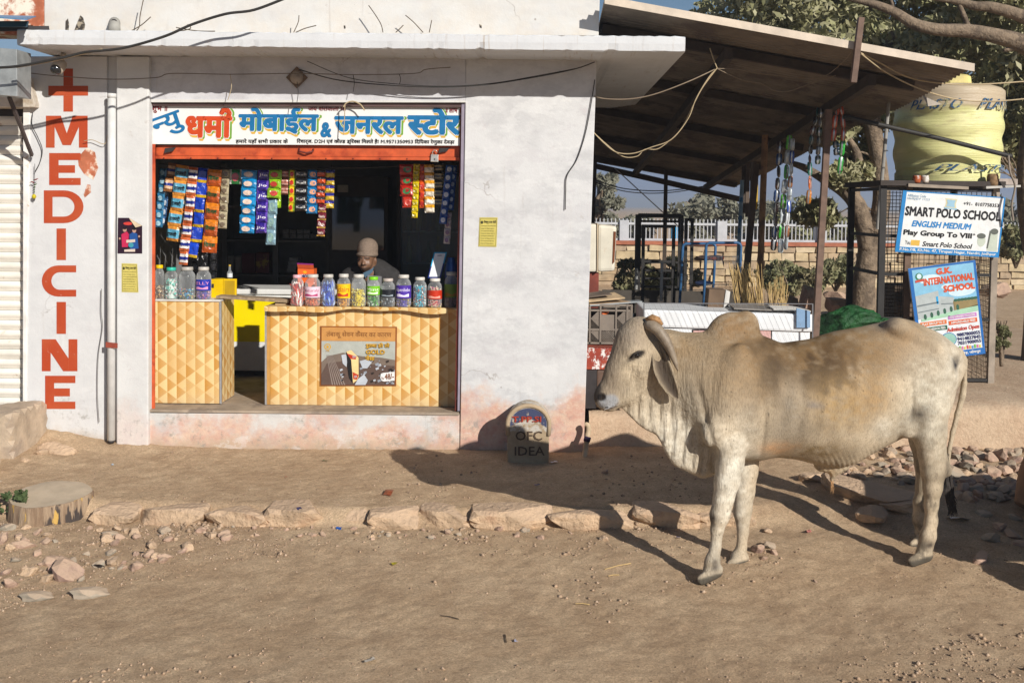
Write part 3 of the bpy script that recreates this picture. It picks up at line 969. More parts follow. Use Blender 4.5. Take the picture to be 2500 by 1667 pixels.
# ================================================================== COUNTERS
def laminate():
    m, nt, b = new_mat('gold_prism_laminate')
    k = NT(nt)
    x, y, z = k.sep(k.pos)
    w, h = .0805, .122
    xy = k.math('ADD', x, k.math('MULTIPLY', y, 1.0))
    a = k.math('DIVIDE', xy, w)
    zz = k.math('DIVIDE', z, h)
    b1 = k.math('ADD', zz, k.math('MULTIPLY', a, .5))
    b2 = k.math('SUBTRACT', zz, k.math('MULTIPLY', a, .5))
    fa, f1, f2 = [k.math('FLOOR', t) for t in (a, b1, b2)]
    comb = k.n('ShaderNodeCombineXYZ')
    k.link(fa, comb.inputs[0]); k.link(f1, comb.inputs[1]); k.link(f2, comb.inputs[2])
    wnz = k.n('ShaderNodeTexWhiteNoise', noise_dimensions='3D')
    k.link(comb.outputs[0], wnz.inputs['Vector'])
    r1, r2, ra = k.math('FRACT', b1), k.math('FRACT', b2), k.math('FRACT', a)
    par = k.math('FRACT', k.math('MULTIPLY', k.math('SUBTRACT', k.math('SUBTRACT', f1, f2), fa), .5))   # left or right pointing triangle
    par = k.math('GREATER_THAN', par, .25)
    light = k.math('ADD', k.math('MULTIPLY', par, .48), k.math('MULTIPLY', wnz.outputs['Value'], .30))
    light = k.math('ADD', light, k.math('MULTIPLY', k.math('SUBTRACT', r1, r2), .16))
    light = k.math('ADD', light, k.math('MULTIPLY', ra, .10))
    c = k.mix(k.ramp(light, .0, .95, False), srgb('#bd8330'), srgb('#ecd7a2'))
    c = k.mix(k.ramp(k.noise(1.2, 3), .4, .7), c, k.mix(.22, c, (.45, .28, .1)))
    c = k.mix(k.math('MULTIPLY', k.ramp(k.noise(1, 7, .75, src=k.mapping(k.pos, (9, 9, 16))), .58, .68), .22), c, (.45, .36, .24))
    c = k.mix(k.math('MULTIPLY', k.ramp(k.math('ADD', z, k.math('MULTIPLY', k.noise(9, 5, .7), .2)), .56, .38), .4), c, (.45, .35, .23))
    k.link(c, b.inputs['Base Color'])
    b.inputs['Roughness'].default_value = .32
    b.inputs['Specular IOR Level'].default_value = .4
    return m
LAM = laminate()
ALU = M('aluminium_strip', (.52, .52, .52), rough=.4, metal=.6, var=.15, vscale=20)
YC = 8.757
def counter(name, label, xa, xb, ytop, ybase, depth=.42):
    t = thing(name, label, 'counter')
    a, b_ = P(xa, ybase, YC), P(xb, ybase, YC)
    zt = P((xa + xb) / 2, ytop, YC).z
    return t, a.x, b_.x, zt
cl, lx0, lx1, lzt = counter('shop_counter', 'narrow counter with gold triangle laminate at the left of the shop opening', 373, 538, 731, 990)
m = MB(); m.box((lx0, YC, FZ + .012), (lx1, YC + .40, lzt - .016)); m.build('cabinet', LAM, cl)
m = MB(); m.box((lx0, YC - .012, lzt - .016), (lx1 + .006, YC + .42, lzt)); m.build('counter_top', M('white_top_board', (.62, .60, .56), rough=.5), cl, bevel=.003)
m = MB(); m.box((lx1 - .004, YC - .008, FZ + .012), (lx1 + .012, YC + .010, lzt - .018)); m.build('corner_strip', ALU, cl)
m = MB()
for i in range(4):
    m.box((lx0 + .05 + i * .14, YC + .02, FZ + .004), (lx0 + .13 + i * .14, YC + .12, FZ + .012))
m.build('packing_strip', M('pale_wood', (.5, .43, .32), var=.3), cl)
cr, rx0, rx1, rzt = counter('shop_counter', 'wide counter with gold triangle laminate carrying the row of candy jars', 660, 1128, 748, 992)
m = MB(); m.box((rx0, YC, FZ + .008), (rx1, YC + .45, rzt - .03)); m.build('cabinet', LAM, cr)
# draped laminate lip with an uneven lower edge
V, Fc = [], []
npt = 40
for i in range(npt + 1):
    t = i / npt
    x = rx0 - .03 + (rx1 - rx0 + .03) * t
    sag = .034 + .012 * math.sin(t * 9) + .008 * math.sin(t * 23 + 1)
    yf = YC - .075 - .012 * math.sin(t * 7 + .6)
    V += [(x, YC + .46, rzt), (x, yf + .012, rzt - .001), (x, yf, rzt - .010), (x, yf + .004, rzt - sag), (x, yf + .012, rzt - sag - .001)]
for i in range(npt):
    for k in range(4):
        Fc.append((i * 5 + k, i * 5 + 5 + k, i * 5 + 6 + k, i * 5 + 1 + k))
mesh_obj('counter_top', V, Fc, LAM, cr, smooth=False)
m = MB(); m.box((rx0 - .045, YC - .008, FZ + .008), (rx0 - .030, YC + .012, rzt - .01)); m.build('corner_strip', ALU, cr)
m = MB(); m.box((rx0 - .030, YC + .004, FZ + .008), (rx0 - .001, YC + .014, rzt - .03)); m.build('edge_board', M('laminate_edge', '#b98a4a', rough=.5, var=.2), cr)
# advert framed on the counter front
ad = thing('tobacco_advert', 'brown framed advert with a cigarette pack on a city photo, fixed to the wide counter', 'poster')
yA = YC - .010
AD = Sheet(P(782, 796, yA), P(969, 798, yA), P(967, 942, yA), P(781, 942, yA), ad)
AD.back('frame', M('brown_frame', '#8a4f22', rough=.5), .008, lay=-1)
AD.rect('caption_panel', .018, .018, .982, .245, flat('tan_print', '#c08a4c'), 1)
AD.text('lettering', 'तंबाकू सेवन कैंसर का कारण', .08, .07, .93, .20, flat('tan_ink', '#86562a'), 2, bold=.012)
# city picture: pale sky, brown blocks, railway lines, white buildings
cityc = dict(sky=flat('print_sky', '#a9aca4'), haze=flat('print_haze', '#75675c'), dark=flat('print_dark', '#2f2623'), rail=flat('print_rail', '#8d8078'), grey=flat('print_grey', '#8f96a0'), brown=flat('print_brown', '#5c4a42'), white=flat('print_white', '#b4bac2'), gold=flat('print_gold', '#c79a35'), cream=flat('print_cream', '#e6c98d'), red=flat('print_red', '#b8381c'), black=flat('print_black', '#1a1a1c'))
AD.rect('picture_sky', .018, .247, .982, .982, cityc['sky'], 1)
AD.poly('picture_ground', [[(.018, .60), (.10, .50), (.30, .44), (.55, .50), (.80, .52), (.982, .56), (.982, .982), (.018, .982)]], cityc['haze'], 2)
AD.poly('picture_ground', [[(.018, .80), (.09, .62), (.30, .58), (.5, .62), (.982, .66), (.982, .982), (.018, .982)]], cityc['brown'], 3)
rails = []
for i in range(6):
    u0, u1 = .085 + i * .014, .16 + i * .032
    rails.append([(u0, .48), (u0 + .005, .48), (u1 + .014, .982), (u1, .982)])
AD.poly('picture_rails', rails, cityc['rail'], 4)
rr = random.Random(3)
blds, grs, dks = [], [], []
for i in range(46):
    u, v = rr.uniform(.25, .95), rr.uniform(.56, .95)
    if .36 < u < .52: continue
    s_ = rr.uniform(.012, .05)
    q = [(u, v), (u + s_, v - s_ * .5), (u + s_ * 1.3, v + s_ * .3), (u + s_ * .3, v + s_ * .9)]
    (blds if i % 3 == 0 else grs if i % 3 == 1 else dks).append([(min(.98, a), min(.98, b)) for a, b in q])
AD.poly('picture_houses', blds, cityc['white'], 4)
AD.poly('picture_houses', grs, cityc['grey'], 5)
AD.poly('picture_houses', dks, cityc['dark'], 6)
AD.poly('picture_houses', [[(.28, .48), (.34, .46), (.36, .55), (.35, .68), (.30, .62)]], cityc['white'], 7)
AD.poly('picture_houses', [[(.52, .58), (.62, .54), (.68, .60), (.62, .70), (.56, .70)]], cityc['white'], 7)
AD.poly('picture_houses', [[(.50, .88), (.58, .80), (.63, .90), (.60, .98), (.46, .98)]], cityc['white'], 7)
AD.poly('picture_pack', [[(.345, .43), (.36, .45), (.41, .56), (.435, .95), (.385, .86), (.365, .70)]], cityc['black'], 8)
AD.poly('picture_pack', [[(.345, .42), (.41, .395), (.505, .52), (.51, .84), (.49, .90), (.437, .95), (.41, .56)]], cityc['cream'], 8)
AD.poly('picture_pack', [[(.352, .45), (.48, .50), (.47, .55), (.40, .54)], [(.43, .76), (.51, .81), (.49, .89), (.44, .88)]], cityc['red'], 9)
AD.text('lettering', 'GPI', .425, .485, .47, .525, cityc['white'], 10, bold=.02)
AD.text('lettering', 'GPI', .452, .82, .488, .86, cityc['white'], 10, bold=.02)
AD.text('lettering', 'रुतबा हो तो', .60, .27, .915, .37, cityc['black'], 8, bold=.05)
AD.text('lettering', 'रुतबा हो तो', .597, .265, .912, .365, cityc['gold'], 9, bold=.035)
AD.text('lettering', 'GOLD', .603, .387, .853, .467, cityc['dark'], 8, bold=.05)
AD.text('lettering', 'GOLD', .60, .382, .85, .462, cityc['gold'], 9, bold=.035)
AD.text('lettering', 'जैसा', .597, .48, .72, .575, cityc['black'], 8, bold=.05)
AD.text('lettering', 'जैसा', .594, .475, .717, .57, cityc['gold'], 9, bold=.035)
AD.poly('crest', [AD.disc(.098, .345, .045, .055)], cityc['gold'], 2)
AD.poly('crest', [AD.disc(.098, .345, .032, .040)], cityc['sky'], 3)
AD.poly('crest', [AD.disc(.098, .345, .018, .026)], cityc['gold'], 4)
AD.text('lettering', '1778', .075, .405, .122, .425, cityc['gold'], 4, bold=.02)
AD.poly('price_tag', [[(.80, .79), (.83, .775), (.982, .755), (.982, .905), (.84, .92), (.81, .905), (.795, .86)]], flat('price_white', (.75, .75, .74)), 10)
AD.text('lettering', 'Rs', .812, .84, .842, .89, flat('price_brown', '#7a4a2c'), 11, bold=.01, rot=R(-5))
AD.text('lettering', '48/-', .85, .785, .972, .885, flat('price_brown', '#7a4a2c'), 11, bold=.03, rot=R(-5))
AD.text('lettering', '10s', .935, .925, .975, .965, cityc['white'], 10, bold=.03)

# plank bridging the two counters
pk = thing('plank', 'weathered wooden plank laid across the gap between the two counters', 'plank')
WOOD = M('weathered_wood', (.30, .22, .14), rough=.85, var=.35, vscale=25, bump=.5, bscale=50)
m = MB(); m.slab([P(527, 722, 8.80), P(705, 731, 8.80), P(705, 740, 8.80), P(527, 728, 8.80)], (0, .16, 0)); m.build('board', WOOD, pk, bevel=.003)
m = MB(); m.slab([P(672, 740.6, 8.82), P(700, 740.6, 8.82), P(701, 747.5, 8.82), P(672, 747.5, 8.82)], (0, .1, 0)); m.build('packing_block', M('pale_block_wood', (.42, .30, .18), var=.3), pk)

# ================================================================== JARS
def clear_plastic(name, tint=(.93, .95, .95), fac=.16):
    m = bpy.data.materials.new(name); m.use_nodes = True
    nt = m.node_tree; nt.nodes.clear()
    o = nt.nodes.new('ShaderNodeOutputMaterial')
    tr = nt.nodes.new('ShaderNodeBsdfTransparent'); tr.inputs[0].default_value = (*tint, 1)
    gl = nt.nodes.new('ShaderNodeBsdfPrincipled'); gl.inputs['Base Color'].default_value = (.75, .77, .78, 1); gl.inputs['Roughness'].default_value = .16; gl.inputs['Specular IOR Level'].default_value = .8
    lw = nt.nodes.new('ShaderNodeLayerWeight'); lw.inputs[0].default_value = .35
    mp = nt.nodes.new('ShaderNodeMapRange'); mp.inputs['To Min'].default_value = fac * .55; mp.inputs['To Max'].default_value = fac * 4.2
    nt.links.new(lw.outputs['Facing'], mp.inputs['Value'])
    mx = nt.nodes.new('ShaderNodeMixShader')
    nt.links.new(mp.outputs[0], mx.inputs[0]); nt.links.new(tr.outputs[0], mx.inputs[1]); nt.links.new(gl.outputs[0], mx.inputs[2])
    nt.links.new(mx.outputs[0], o.inputs[0])
    return m
CLEAR = clear_plastic('clear_plastic')
def candy_mesh(r, h, cols, seed, n=130, size=.012, stick=False):
    rnd = random.Random(seed)
    m = MB()
    mats = [flat('sweet_' + c.strip('#'), c, rough=.35, spec=.5) for c in cols]
    for i in range(n):
        a, rr_ = rnd.uniform(0, 6.283), r * math.sqrt(rnd.uniform(.35, 1.0))
        c = Vector((rr_ * math.cos(a), rr_ * math.sin(a), rnd.uniform(size * .6, h)))
        e = Euler((rnd.uniform(0, 6), rnd.uniform(0, 6), rnd.uniform(0, 6)))
        s1, s2, s3 = size * rnd.uniform(.7, 1.3), size * rnd.uniform(.4, .8), size * rnd.uniform(.35, .7)
        if stick:
            s1, s2, s3 = size * 3.2, size * .8, size * .5
            e = Euler((rnd.uniform(-.3, .3), rnd.uniform(.9, 1.6), rnd.uniform(0, 6)))
        q = e.to_matrix()
        m.mi = rnd.randrange(len(mats))
        vs = [c + q @ Vector(v) for v in ((s1, 0, 0), (-s1, 0, 0), (0, s2, 0), (0, -s2, 0), (0, 0, s3), (0, 0, -s3))]
        m.add(vs, [(0, 2, 4), (2, 1, 4), (1, 3, 4), (3, 0, 4), (2, 0, 5), (1, 2, 5), (3, 1, 5), (0, 3, 5)])
    m.mi = 0
    m.lathe([(r * .55, .004), (r * .6, h * .5), (r * .55, h * .97)], n=10)
    return m, mats
def jar(label, xa, xb, ytop, ybase, lid, cols, fill=.6, band=None, btext=None, bcol='#ffffff', shape='round', Y=8.80, zb=None, ribs=True, stick=False, seed=0, group='candy jars', n=130, bandz=(.28, .62)):
    w = (xb - xa) * PX(Y)
    c = P((xa + xb) / 2, ybase, Y)
    z0 = zb if zb is not None else c.z
    h = P((xa + xb) / 2, ytop, Y).z - z0
    t = thing('candy_jar', label, 'jar', (c.x, Y, z0 + .001), 0, group)
    r = w / 2 * .97
    prof = [(r * .80, 0), (r * .93, .006), (r * .98, h * .06), (r, h * .2), (r, h * .62), (r * .97, h * .72), (r * .86, h * .80), (r * .68, h * .855), (r * .64, h * .87), (r * .64, h * .91)]
    m = MB(); m.lathe(prof, n=28, rib=.022 if ribs else 0, nrib=14, zr=(h * .03, h * .82))
    m.build('jar_body', CLEAR, t, smooth=True)
    m = MB(); m.lathe([(r * .70, h * .90), (r * .715, h * .905), (r * .715, h * .985), (r * .66, h), (r * .2, h * 1.0)], n=24, rib=.012, nrib=12, zr=(0, h))
    m.build('lid', flat('lid_' + lid.strip('#'), lid, rough=.4), t, smooth=True)
    cm, mats = candy_mesh(r * .90, h * fill * .86, cols, seed + 5, n=n, stick=stick)
    o = cm.build('sweets', mats, t, fixn=False)
    o['kind'] = 'stuff'
    if band:
        z1, z2 = h * bandz[0], h * bandz[1]
        V, Fb = [], []
        for k in range(17):
            a = R(-172 + 164 * k / 16)
            V += [(r * 1.035 * math.cos(a), r * 1.035 * math.sin(a), z1), (r * 1.035 * math.cos(a), r * 1.035 * math.sin(a), z2)]
        Fb = [(2 * k, 2 * k + 2, 2 * k + 3, 2 * k + 1) for k in range(16)]
        lb = mesh_obj('paper_label', V, Fb, flat('label_' + band.strip('#'), band, rough=.4), t, smooth=True)
        if btext:
            vs, fs, adv = text_geo(btext)
            x0, x1 = _xr(vs); y0, y1 = min(v.y for v in vs), max(v.y for v in vs)
            VV = []
            for v in vs:
                a = R(-150 + 120 * (v.x - x0) / (x1 - x0)); zz = z1 + (z2 - z1) * (.45 + .35 * (v.y - y0) / (y1 - y0))
                VV.append((r * 1.05 * math.cos(a), r * 1.05 * math.sin(a), zz))
            mesh_obj('print', VV, fs, flat('ink_' + bcol.strip('#'), bcol), lb)
        # a second printed block of colour
        V = []
        for k in range(9):
            a = R(-140 + 100 * k / 8)
            V += [(r * 1.042 * math.cos(a), r * 1.042 * math.sin(a), z1 + (z2 - z1) * .12), (r * 1.042 * math.cos(a), r * 1.042 * math.sin(a), z1 + (z2 - z1) * (.30 + .06 * math.sin(k)))]
        mesh_obj('print', V, [(2 * k, 2 * k + 2, 2 * k + 3, 2 * k + 1) for k in range(8)], flat('ink_' + bcol.strip('#'), bcol), lb)
    return t
LJ = dict(ybase=728, zb=lzt, Y=8.80)
jar('jar with a domed yellow lid holding small wooden blocks, beside the orange door frame', 377, 402, 647, lid='#e0b800', cols=['#6b4a2a', '#b8925c', '#e8d8b8', '#3a2a1c'], fill=.45, seed=1, ribs=False, **LJ)
jar('jar with a teal lid and pale pink and mint sweets on the left counter', 402, 435, 653, lid='#2fae98', cols=['#d8e4dc', '#39c9b4', '#e8c8cc', '#7ac8b8'], fill=.75, seed=2, **LJ)
jar('widest clear jar with a grey lid and few sweets on the left counter', 436, 478, 652, lid='#a8a49c', cols=['#3f8fc0', '#d8c86a', '#2a7060', '#c05050'], fill=.35, seed=3, ribs=False, **LJ)
jar('jar with a blue and pink paper label next to the yellow box', 479, 516, 652, lid='#b8b4ac', cols=['#5a3a9a', '#c05a8a', '#4050b0', '#d89ab0'], fill=.3, band='#24309a', btext='JELLY', bcol='#d890b8', seed=4, **LJ)
RJ = dict(ybase=747, zb=rzt, Y=8.755)
jar('jar with a pink lid full of red and white wrapped sticks', 710, 742, 671, lid='#d8a8b0', cols=['#b02820', '#e0d4cc', '#d84838', '#f0e8e0'], fill=.85, stick=True, n=90, seed=11, **RJ)
jar('jar with a white and pink paper label holding orange sweets', 743.5, 783, 670, lid='#c0bcb4', cols=['#d86a3a', '#e89a6a', '#c05030'], fill=.42, band='#d8c0cc', btext='Naturaly', bcol='#a83a6a', seed=12, ribs=False, **RJ)
jar('jar full of bright blue wrapped bars', 784, 819, 670, lid='#b8b4ac', cols=['#1646b8', '#2a62d8', '#9ab8e8', '#0e3490'], fill=.86, stick=True, n=80, seed=13, **RJ)
jar('jar with a bright yellow paper label and amber toffees', 822, 856, 669, lid='#c4c0b8', cols=['#d89a2a', '#e8b84a', '#a86a1a'], fill=.5, band='#e8b818', btext='Eclairs', bcol='#b8381c', bandz=(.26, .70), seed=14, **RJ)
jar('unlabelled jar half full of yellow wrapped sweets', 857, 894, 670, lid='#c4c0b8', cols=['#d8c020', '#e8d848', '#b09a10', '#f0e890'], fill=.62, seed=15, **RJ)
jar('jar with a lime green lid and green label', 895.5, 928, 676, lid='#78c820', cols=['#3a8a20', '#e8f0e0', '#68c030', '#205a18'], fill=.48, band='#70b820', btext='Mint', bcol='#e8f0d8', bandz=(.40, .70), seed=16, **RJ)
jar('jar of dark silver-wrapped toffees with a black label', 929, 965, 680, lid='#b8aca4', cols=['#20242a', '#8a929a', '#3a4048', '#c0c8cc'], fill=.68, band='#1c2026', bcol='#8a949c', bandz=(.35, .62), seed=17, **RJ)
jar('jar with a purple label edged in cream', 966.5, 1004, 671, lid='#c4c0b8', cols=['#4a3a9a', '#7a5ab0', '#d8d0e8', '#c0a030'], fill=.78, band='#4a2f96', btext='Alpenliebe', bcol='#e0d8f0', bandz=(.28, .68), seed=18, **RJ)
jar('jar full of turquoise wrapped sweets', 1008, 1042, 677, lid='#c4c0b8', cols=['#30a8c0', '#68c8d8', '#d8ecec', '#1a7890', '#c86a4a'], fill=.84, seed=19, n=170, **RJ)
jar('jar with a red paper label and pink and cream sweets below the tilted payment stand', 1043.5, 1080, 680, lid='#d0ccc4', cols=['#d8b0a0', '#c84048', '#e8d898', '#a83878'], fill=.82, band='#b83018', bcol='#e0a090', bandz=(.30, .60), seed=20, **RJ)
jar('jar with a green and brown label half hidden by the dark red door frame', 1084, 1120, 664, lid='#a8a8a4', cols=['#4a2a3a', '#7a4a5a', '#2a1a20'], fill=.6, band='#5a7a28', bcol='#8a6a28', bandz=(.28, .66), seed=21, ybase=747, zb=rzt, Y=8.80)
# ------------------------------------------------------------------ other things on the counters
ORP = flat('box_orange', '#e0642a', rough=.35)
bxm = thing('sweet_box', 'open orange and purple cardboard sweet box standing behind the jars', 'box', P(748, 700, 8.95))
SB = Sheet(P(727, 656, 8.95), P(766, 657, 8.95), P(766, 705, 8.95), P(727, 705, 8.95), None)
m = MB(); m.slab([P(727, 656, 8.951), P(766, 657, 8.951), P(766, 745, 8.951), P(727, 745, 8.951)], (0, .12, 0)); rel(bxm, m).build('carton', ORP, bxm)
m = MB(); m.slab([P(725, 643, 8.955), P(765, 645, 8.955), P(766, 656, 8.95), P(727, 655, 8.95)], (0, .004, 0)); rel(bxm, m).build('open_flap', flat('box_flap', '#a8421c', rough=.4), bxm)
m = MB(); m.slab([P(725, 642, 8.954), P(765, 644, 8.954), P(765.4, 647, 8.953), P(725.5, 645.5, 8.953)], (0, .003, 0)); rel(bxm, m).build('flap_edge', flat('box_purple', '#7a2468', rough=.4), bxm)
SB.parent = bxm
for o_ in (SB.rect('printed_band', .02, .28, .98, .42, flat('box_white', (.72, .70, .72)), 2), SB.text('lettering', 'mentos', .08, .26, .92, .43, flat('box_navy', '#16205a'), 3, bold=.04), SB.poly('printed_fruit', [SB.disc(.45, .16, .12, .07)], flat('box_fruit', '#e8a020'), 2)):
    o_.location = -bxm.location
pst = thing('payment_stand', 'tilted white payment stand with a cyan and navy border on the counter', 'stand', P(1062, 680, 8.86))
_a, _b, _c = P(1060, 616, 8.90), P(1091, 616, 8.90), P(1044, 679, 8.80)
PS = Sheet(_a, _b, _b + _c - _a, _c, pst)
for o_ in (PS.back('panel', flat('stand_navy', '#1c2f78', rough=.4), .012), PS.poly('border', [[(.0, .0), (1, 0), (1, .42), (0, .55)]], flat('stand_cyan', '#1f9ac8', rough=.4), 1), PS.rect('face', .09, .045, .91, .95, flat('stand_white', (.74, .75, .75), rough=.35), 2), PS.text('lettering', 'paytm', .34, .11, .66, .17, flat('stand_ink', '#1c2f78'), 3, bold=.02)):
    o_.location = -pst.location
bj = thing('plastic_bag', 'translucent blue bag behind the payment stand', 'bag', P(1101, 690, 8.95))
m = MB(); m.lathe([(.03, -.06), (.055, 0), (.058, .09), (.045, .16), (.03, .20), (.035, .22)], n=18, rib=.08, nrib=5, zr=(-1, 1)); m.build('bag', M('blue_film', '#1f4f9a', rough=.25, spec=.6), bj, smooth=True)
yb = thing('wooden_box', 'bright yellow painted wooden box on the left counter', 'box', P(546, 727, 8.95))
YEL = M('yellow_enamel', '#e0b800', rough=.45, var=.12, vscale=9)
m = MB()
m.slab([P(513, 682, 8.95), P(544, 681, 8.95), P(544, 727, 8.95), P(513, 727, 8.95)], (0, .16, 0)); rel(yb, m).build('drawer_half', YEL, yb, bevel=.003)
m = MB(); m.slab([P(545, 681, 8.95), P(577, 681, 8.95), P(577, 727, 8.95), P(545, 727, 8.95)], (0, .02, 0)); rel(yb, m).build('front_frame', YEL, yb, bevel=.002)
m = MB(); m.slab([P(548, 685, 8.949), P(573, 685, 8.949), P(573, 720, 8.949), P(548, 720, 8.949)], (0, .001, 0)); rel(yb, m).build('sunk_panel', M('yellow_enamel_dull', '#b89410', rough=.6, var=.2), yb)
m = MB(); m.slab([P(515.5, 693, 8.948), P(522, 693, 8.948), P(522, 703, 8.948), P(515.5, 703, 8.948)], (0, .002, 0)); rel(yb, m).build('finger_hole', DARK, yb)
bt = thing('small_bottle', 'slim clear bottle standing on the yellow box', 'bottle', (P(561, 682, 9.0).x, 9.0, P(561, 681, 8.95).z))
m = MB(); m.lathe([(.022, 0), (.024, .02), (.024, .05), (.010, .075), (.008, .11)], n=14); m.build('glass', CLEAR, bt, smooth=True)
m = MB(); m.lathe([(.010, .108), (.010, .122)], n=10); m.build('cap', flat('cap_gold', '#c0a040', rough=.3), bt)
m = MB(); m.lathe([(.0245, .012), (.0246, .045)], n=14); m.build('paper_label', flat('bottle_label', '#c8ccd0'), bt)

# ================================================================== HANGING SACHET STRIPS
def sachet_mesh(w, h, cols, seed, text=None, tcol=None, emblem='disc'):
    nx_, nz_ = 6, 5
    rnd = random.Random(seed)
    m = MB()
    mats = [M('foil_' + c.strip('#'), c, rough=.22, var=.30, vscale=38, spec=.75, bump=.5, bscale=70, bdist=.006) for c in cols]
    def bulge(u, v):
        e = max(0, min(1, (1 - abs(2 * u - 1)) * 3.2)) * max(0, min(1, (1 - abs(2 * v - 1)) * 3.2))
        return -.010 * e * (w / .06) ** .5 - .003 * math.sin(u * 9 + seed) * math.sin(v * 7 + seed * 2)
    vs = []
    for j in range(nz_ + 1):
        for i in range(nx_ + 1):
            u, v = i / nx_, j / nz_
            vs.append(((u - .5) * w, bulge(u, v), -v * h))
    off = len(vs)
    vs += [(x, .002, z) for x, y, z in vs]
    r_ = nx_ + 1
    fr, bk = [], []
    for j in range(nz_):
        for i in range(nx_):
            q = (j * r_ + i, j * r_ + r_ + i, j * r_ + r_ + i + 1, j * r_ + i + 1)
            m.mi = 0
            if emblem == 'bands':
                m.mi = (0, 1, 2 % len(mats), 1, 0)[j]
            elif emblem == 'halves':
                m.mi = 0 if j < 2 else 1
            elif emblem == 'top':
                m.mi = 1 if j == 4 else 0
            elif emblem == 'edge':
                m.mi = 1 if (i in (0, nx_ - 1)) else 0
            o = len(m.v)
            m.v += [vs[k] for k in q] if False else []
            fr.append((q, m.mi))
    base = len(m.v)
    m.v += vs
    for q, mi in fr:
        m.f.append(tuple(k + base for k in q)); m.m.append(mi)
        m.f.append(tuple(k + base + off for k in q[::-1])); m.m.append(0)
    # printed emblem on the bulge
    def onface(u, v, lift):
        return ((u - .5) * w, bulge(u, v) - lift, -v * h)
    if emblem in ('disc', 'edge') and len(mats) > 1:
        n = 12
        ru, rv = .30, .30
        m.mi = len(mats) - 1
        ctr = [(.5 + .04 * math.sin(seed), .52)]
        m.add([onface(ctr[0][0] + ru * math.cos(6.283 * k / n), ctr[0][1] + rv * math.sin(6.283 * k / n), .0022) for k in range(n)], [tuple(range(n))])
    if text:
        tv, tf, adv = text_geo(text)
        x0, x1 = _xr(tv); y0, y1 = min(v.y for v in tv), max(v.y for v in tv)
        mats = mats + [flat('foil_ink_' + tcol.strip('#'), tcol, rough=.35)]
        m.mi = len(mats) - 1
        for ox, oy in ((0, 0), (.018, 0), (0, .03)):
            m.add([onface(.12 + .76 * (v.x - x0) / (x1 - x0) + ox, .64 - .30 * (v.y - y0) / (y1 - y0) + oy, .0036 + ox * .02) for v in tv], tf)
    me = m.mesh('sachet', mats)
    return me
def strip(label, xt, yt, xb, yb_, wpx, n, cols, Y=8.86, text=None, tcol=None, emblem='disc', seed=0, sway=.0):
    a, b_ = P(xt, yt, Y), P(xb, yb_, Y)
    t = thing('sachet_strip', label, 'sachet strip', a, 0, 'strips of sachets hung in the shop opening')
    L = (b_ - a).length
    h = L / n
    w = wpx * PX(Y) * 1.07
    me = sachet_mesh(w, h * .985, cols, seed, text, tcol, emblem)
    d = (b_ - a).normalized()
    lean = math.atan2(d.x, -d.z)
    rnd = random.Random(seed)
    for i in range(n):
        o = bpy.data.objects.new('sachet', me)
        link(o, t)
        o.location = d * (h * i) + Vector((0, rnd.uniform(-.006, .006) - .004 * i, 0))
        o.rotation_euler = (rnd.uniform(-.06, .06), -lean + rnd.uniform(-.02, .02), rnd.uniform(-.22, .22))
    return t
def A_(x, y): return 360 + x / 5.227, 380 + y / 5.227
def B_(x, y): return 580 + x / 5.225, 380 + y / 5.225
def C_(x, y): return 840 + x / 4.127, 380 + y / 4.127
def S(fr, x0, y0, x1, y1, w, n, cols, label, **kw):
    p, q = fr(x0, y0), fr(x1, y1)
    k = 4.127 if fr is C_ else 5.226
    strip(label, p[0], p[1], q[0], q[1], w / k, n, cols, seed=int(x0 + y0 + n), **kw)
S(A_, 205, 165, 150, 915, 95, 7, ['#2f6f96', '#c89a78', '#9ac0d0'], 'light blue strip of portrait sachets hanging nearest the orange frame', Y=8.90)
S(A_, 240, 430, 205, 890, 70, 4, ['#3a5f8a', '#a88878', '#c8d0d8'], 'short blue strip half hidden behind the portrait sachets at the left', Y=8.95)
S(A_, 322, 95, 265, 462, 112, 2, ['#8a5a34', '#d8b08a', '#2a3a8a'], 'short bronze strip of two sachets at the left', emblem='bands', Y=8.87)
S(A_, 452, 125, 318, 1092, 150, 5, ['#d08a38', '#5aa0bc', '#5aa0bc'], 'cream and orange strip of five lettered sachets leaning left', emblem='bands', text='राज{श}री', tcol='#16161c', Y=8.84)
S(A_, 520, 300, 410, 1098, 60, 4, ['#c87a30', '#5aa0bc', '#e0d8c8'], 'narrow orange strip tucked behind the cream and orange lettered one', emblem='bands', Y=8.90)
S(A_, 590, 150, 462, 1395, 112, 7, ['#b85a2c', '#d8d4d0', '#2a3a90'], 'longest strip of white, blue and orange sachets', emblem='bands', text='राज{श}री', tcol='#1c2c80', Y=8.83)
S(A_, 712, 160, 628, 1105, 130, 5, ['#1038a8', '#d8b020', '#c8ccd0'], 'royal blue strip with yellow edges', emblem='top', Y=8.86)
S(A_, 590, 1110, 560, 1300, 135, 1, ['#1240b8', '#d8b020', '#2a50c0'], 'single royal blue sachet hanging below the blue strip', emblem='top', Y=8.84)
S(A_, 862, 180, 795, 1240, 168, 5, ['#d07818', '#a8480c', '#d07818'], 'orange strip of five sachets with green lettering', emblem='halves', text='विमल', tcol='#0c4a28', Y=8.85)
S(A_, 1000, 180, 965, 930, 100, 7, ['#a89c80', '#d0c8b0', '#6a5a48'], 'silvery beige strip of small crinkled sachets', Y=8.87)
S(A_, 1130, 180, 1130, 368, 140, 1, ['#1a6a34', '#c0c0b8', '#a84a50'], 'single green sachet beside the beige strip', emblem='edge', Y=8.9)
S(B_, 152, 185, 128, 990, 178, 7, ['#1080b8', '#e0c8b8', '#d8c0b0'], 'wide sky blue strip with round face portraits', Y=8.86)
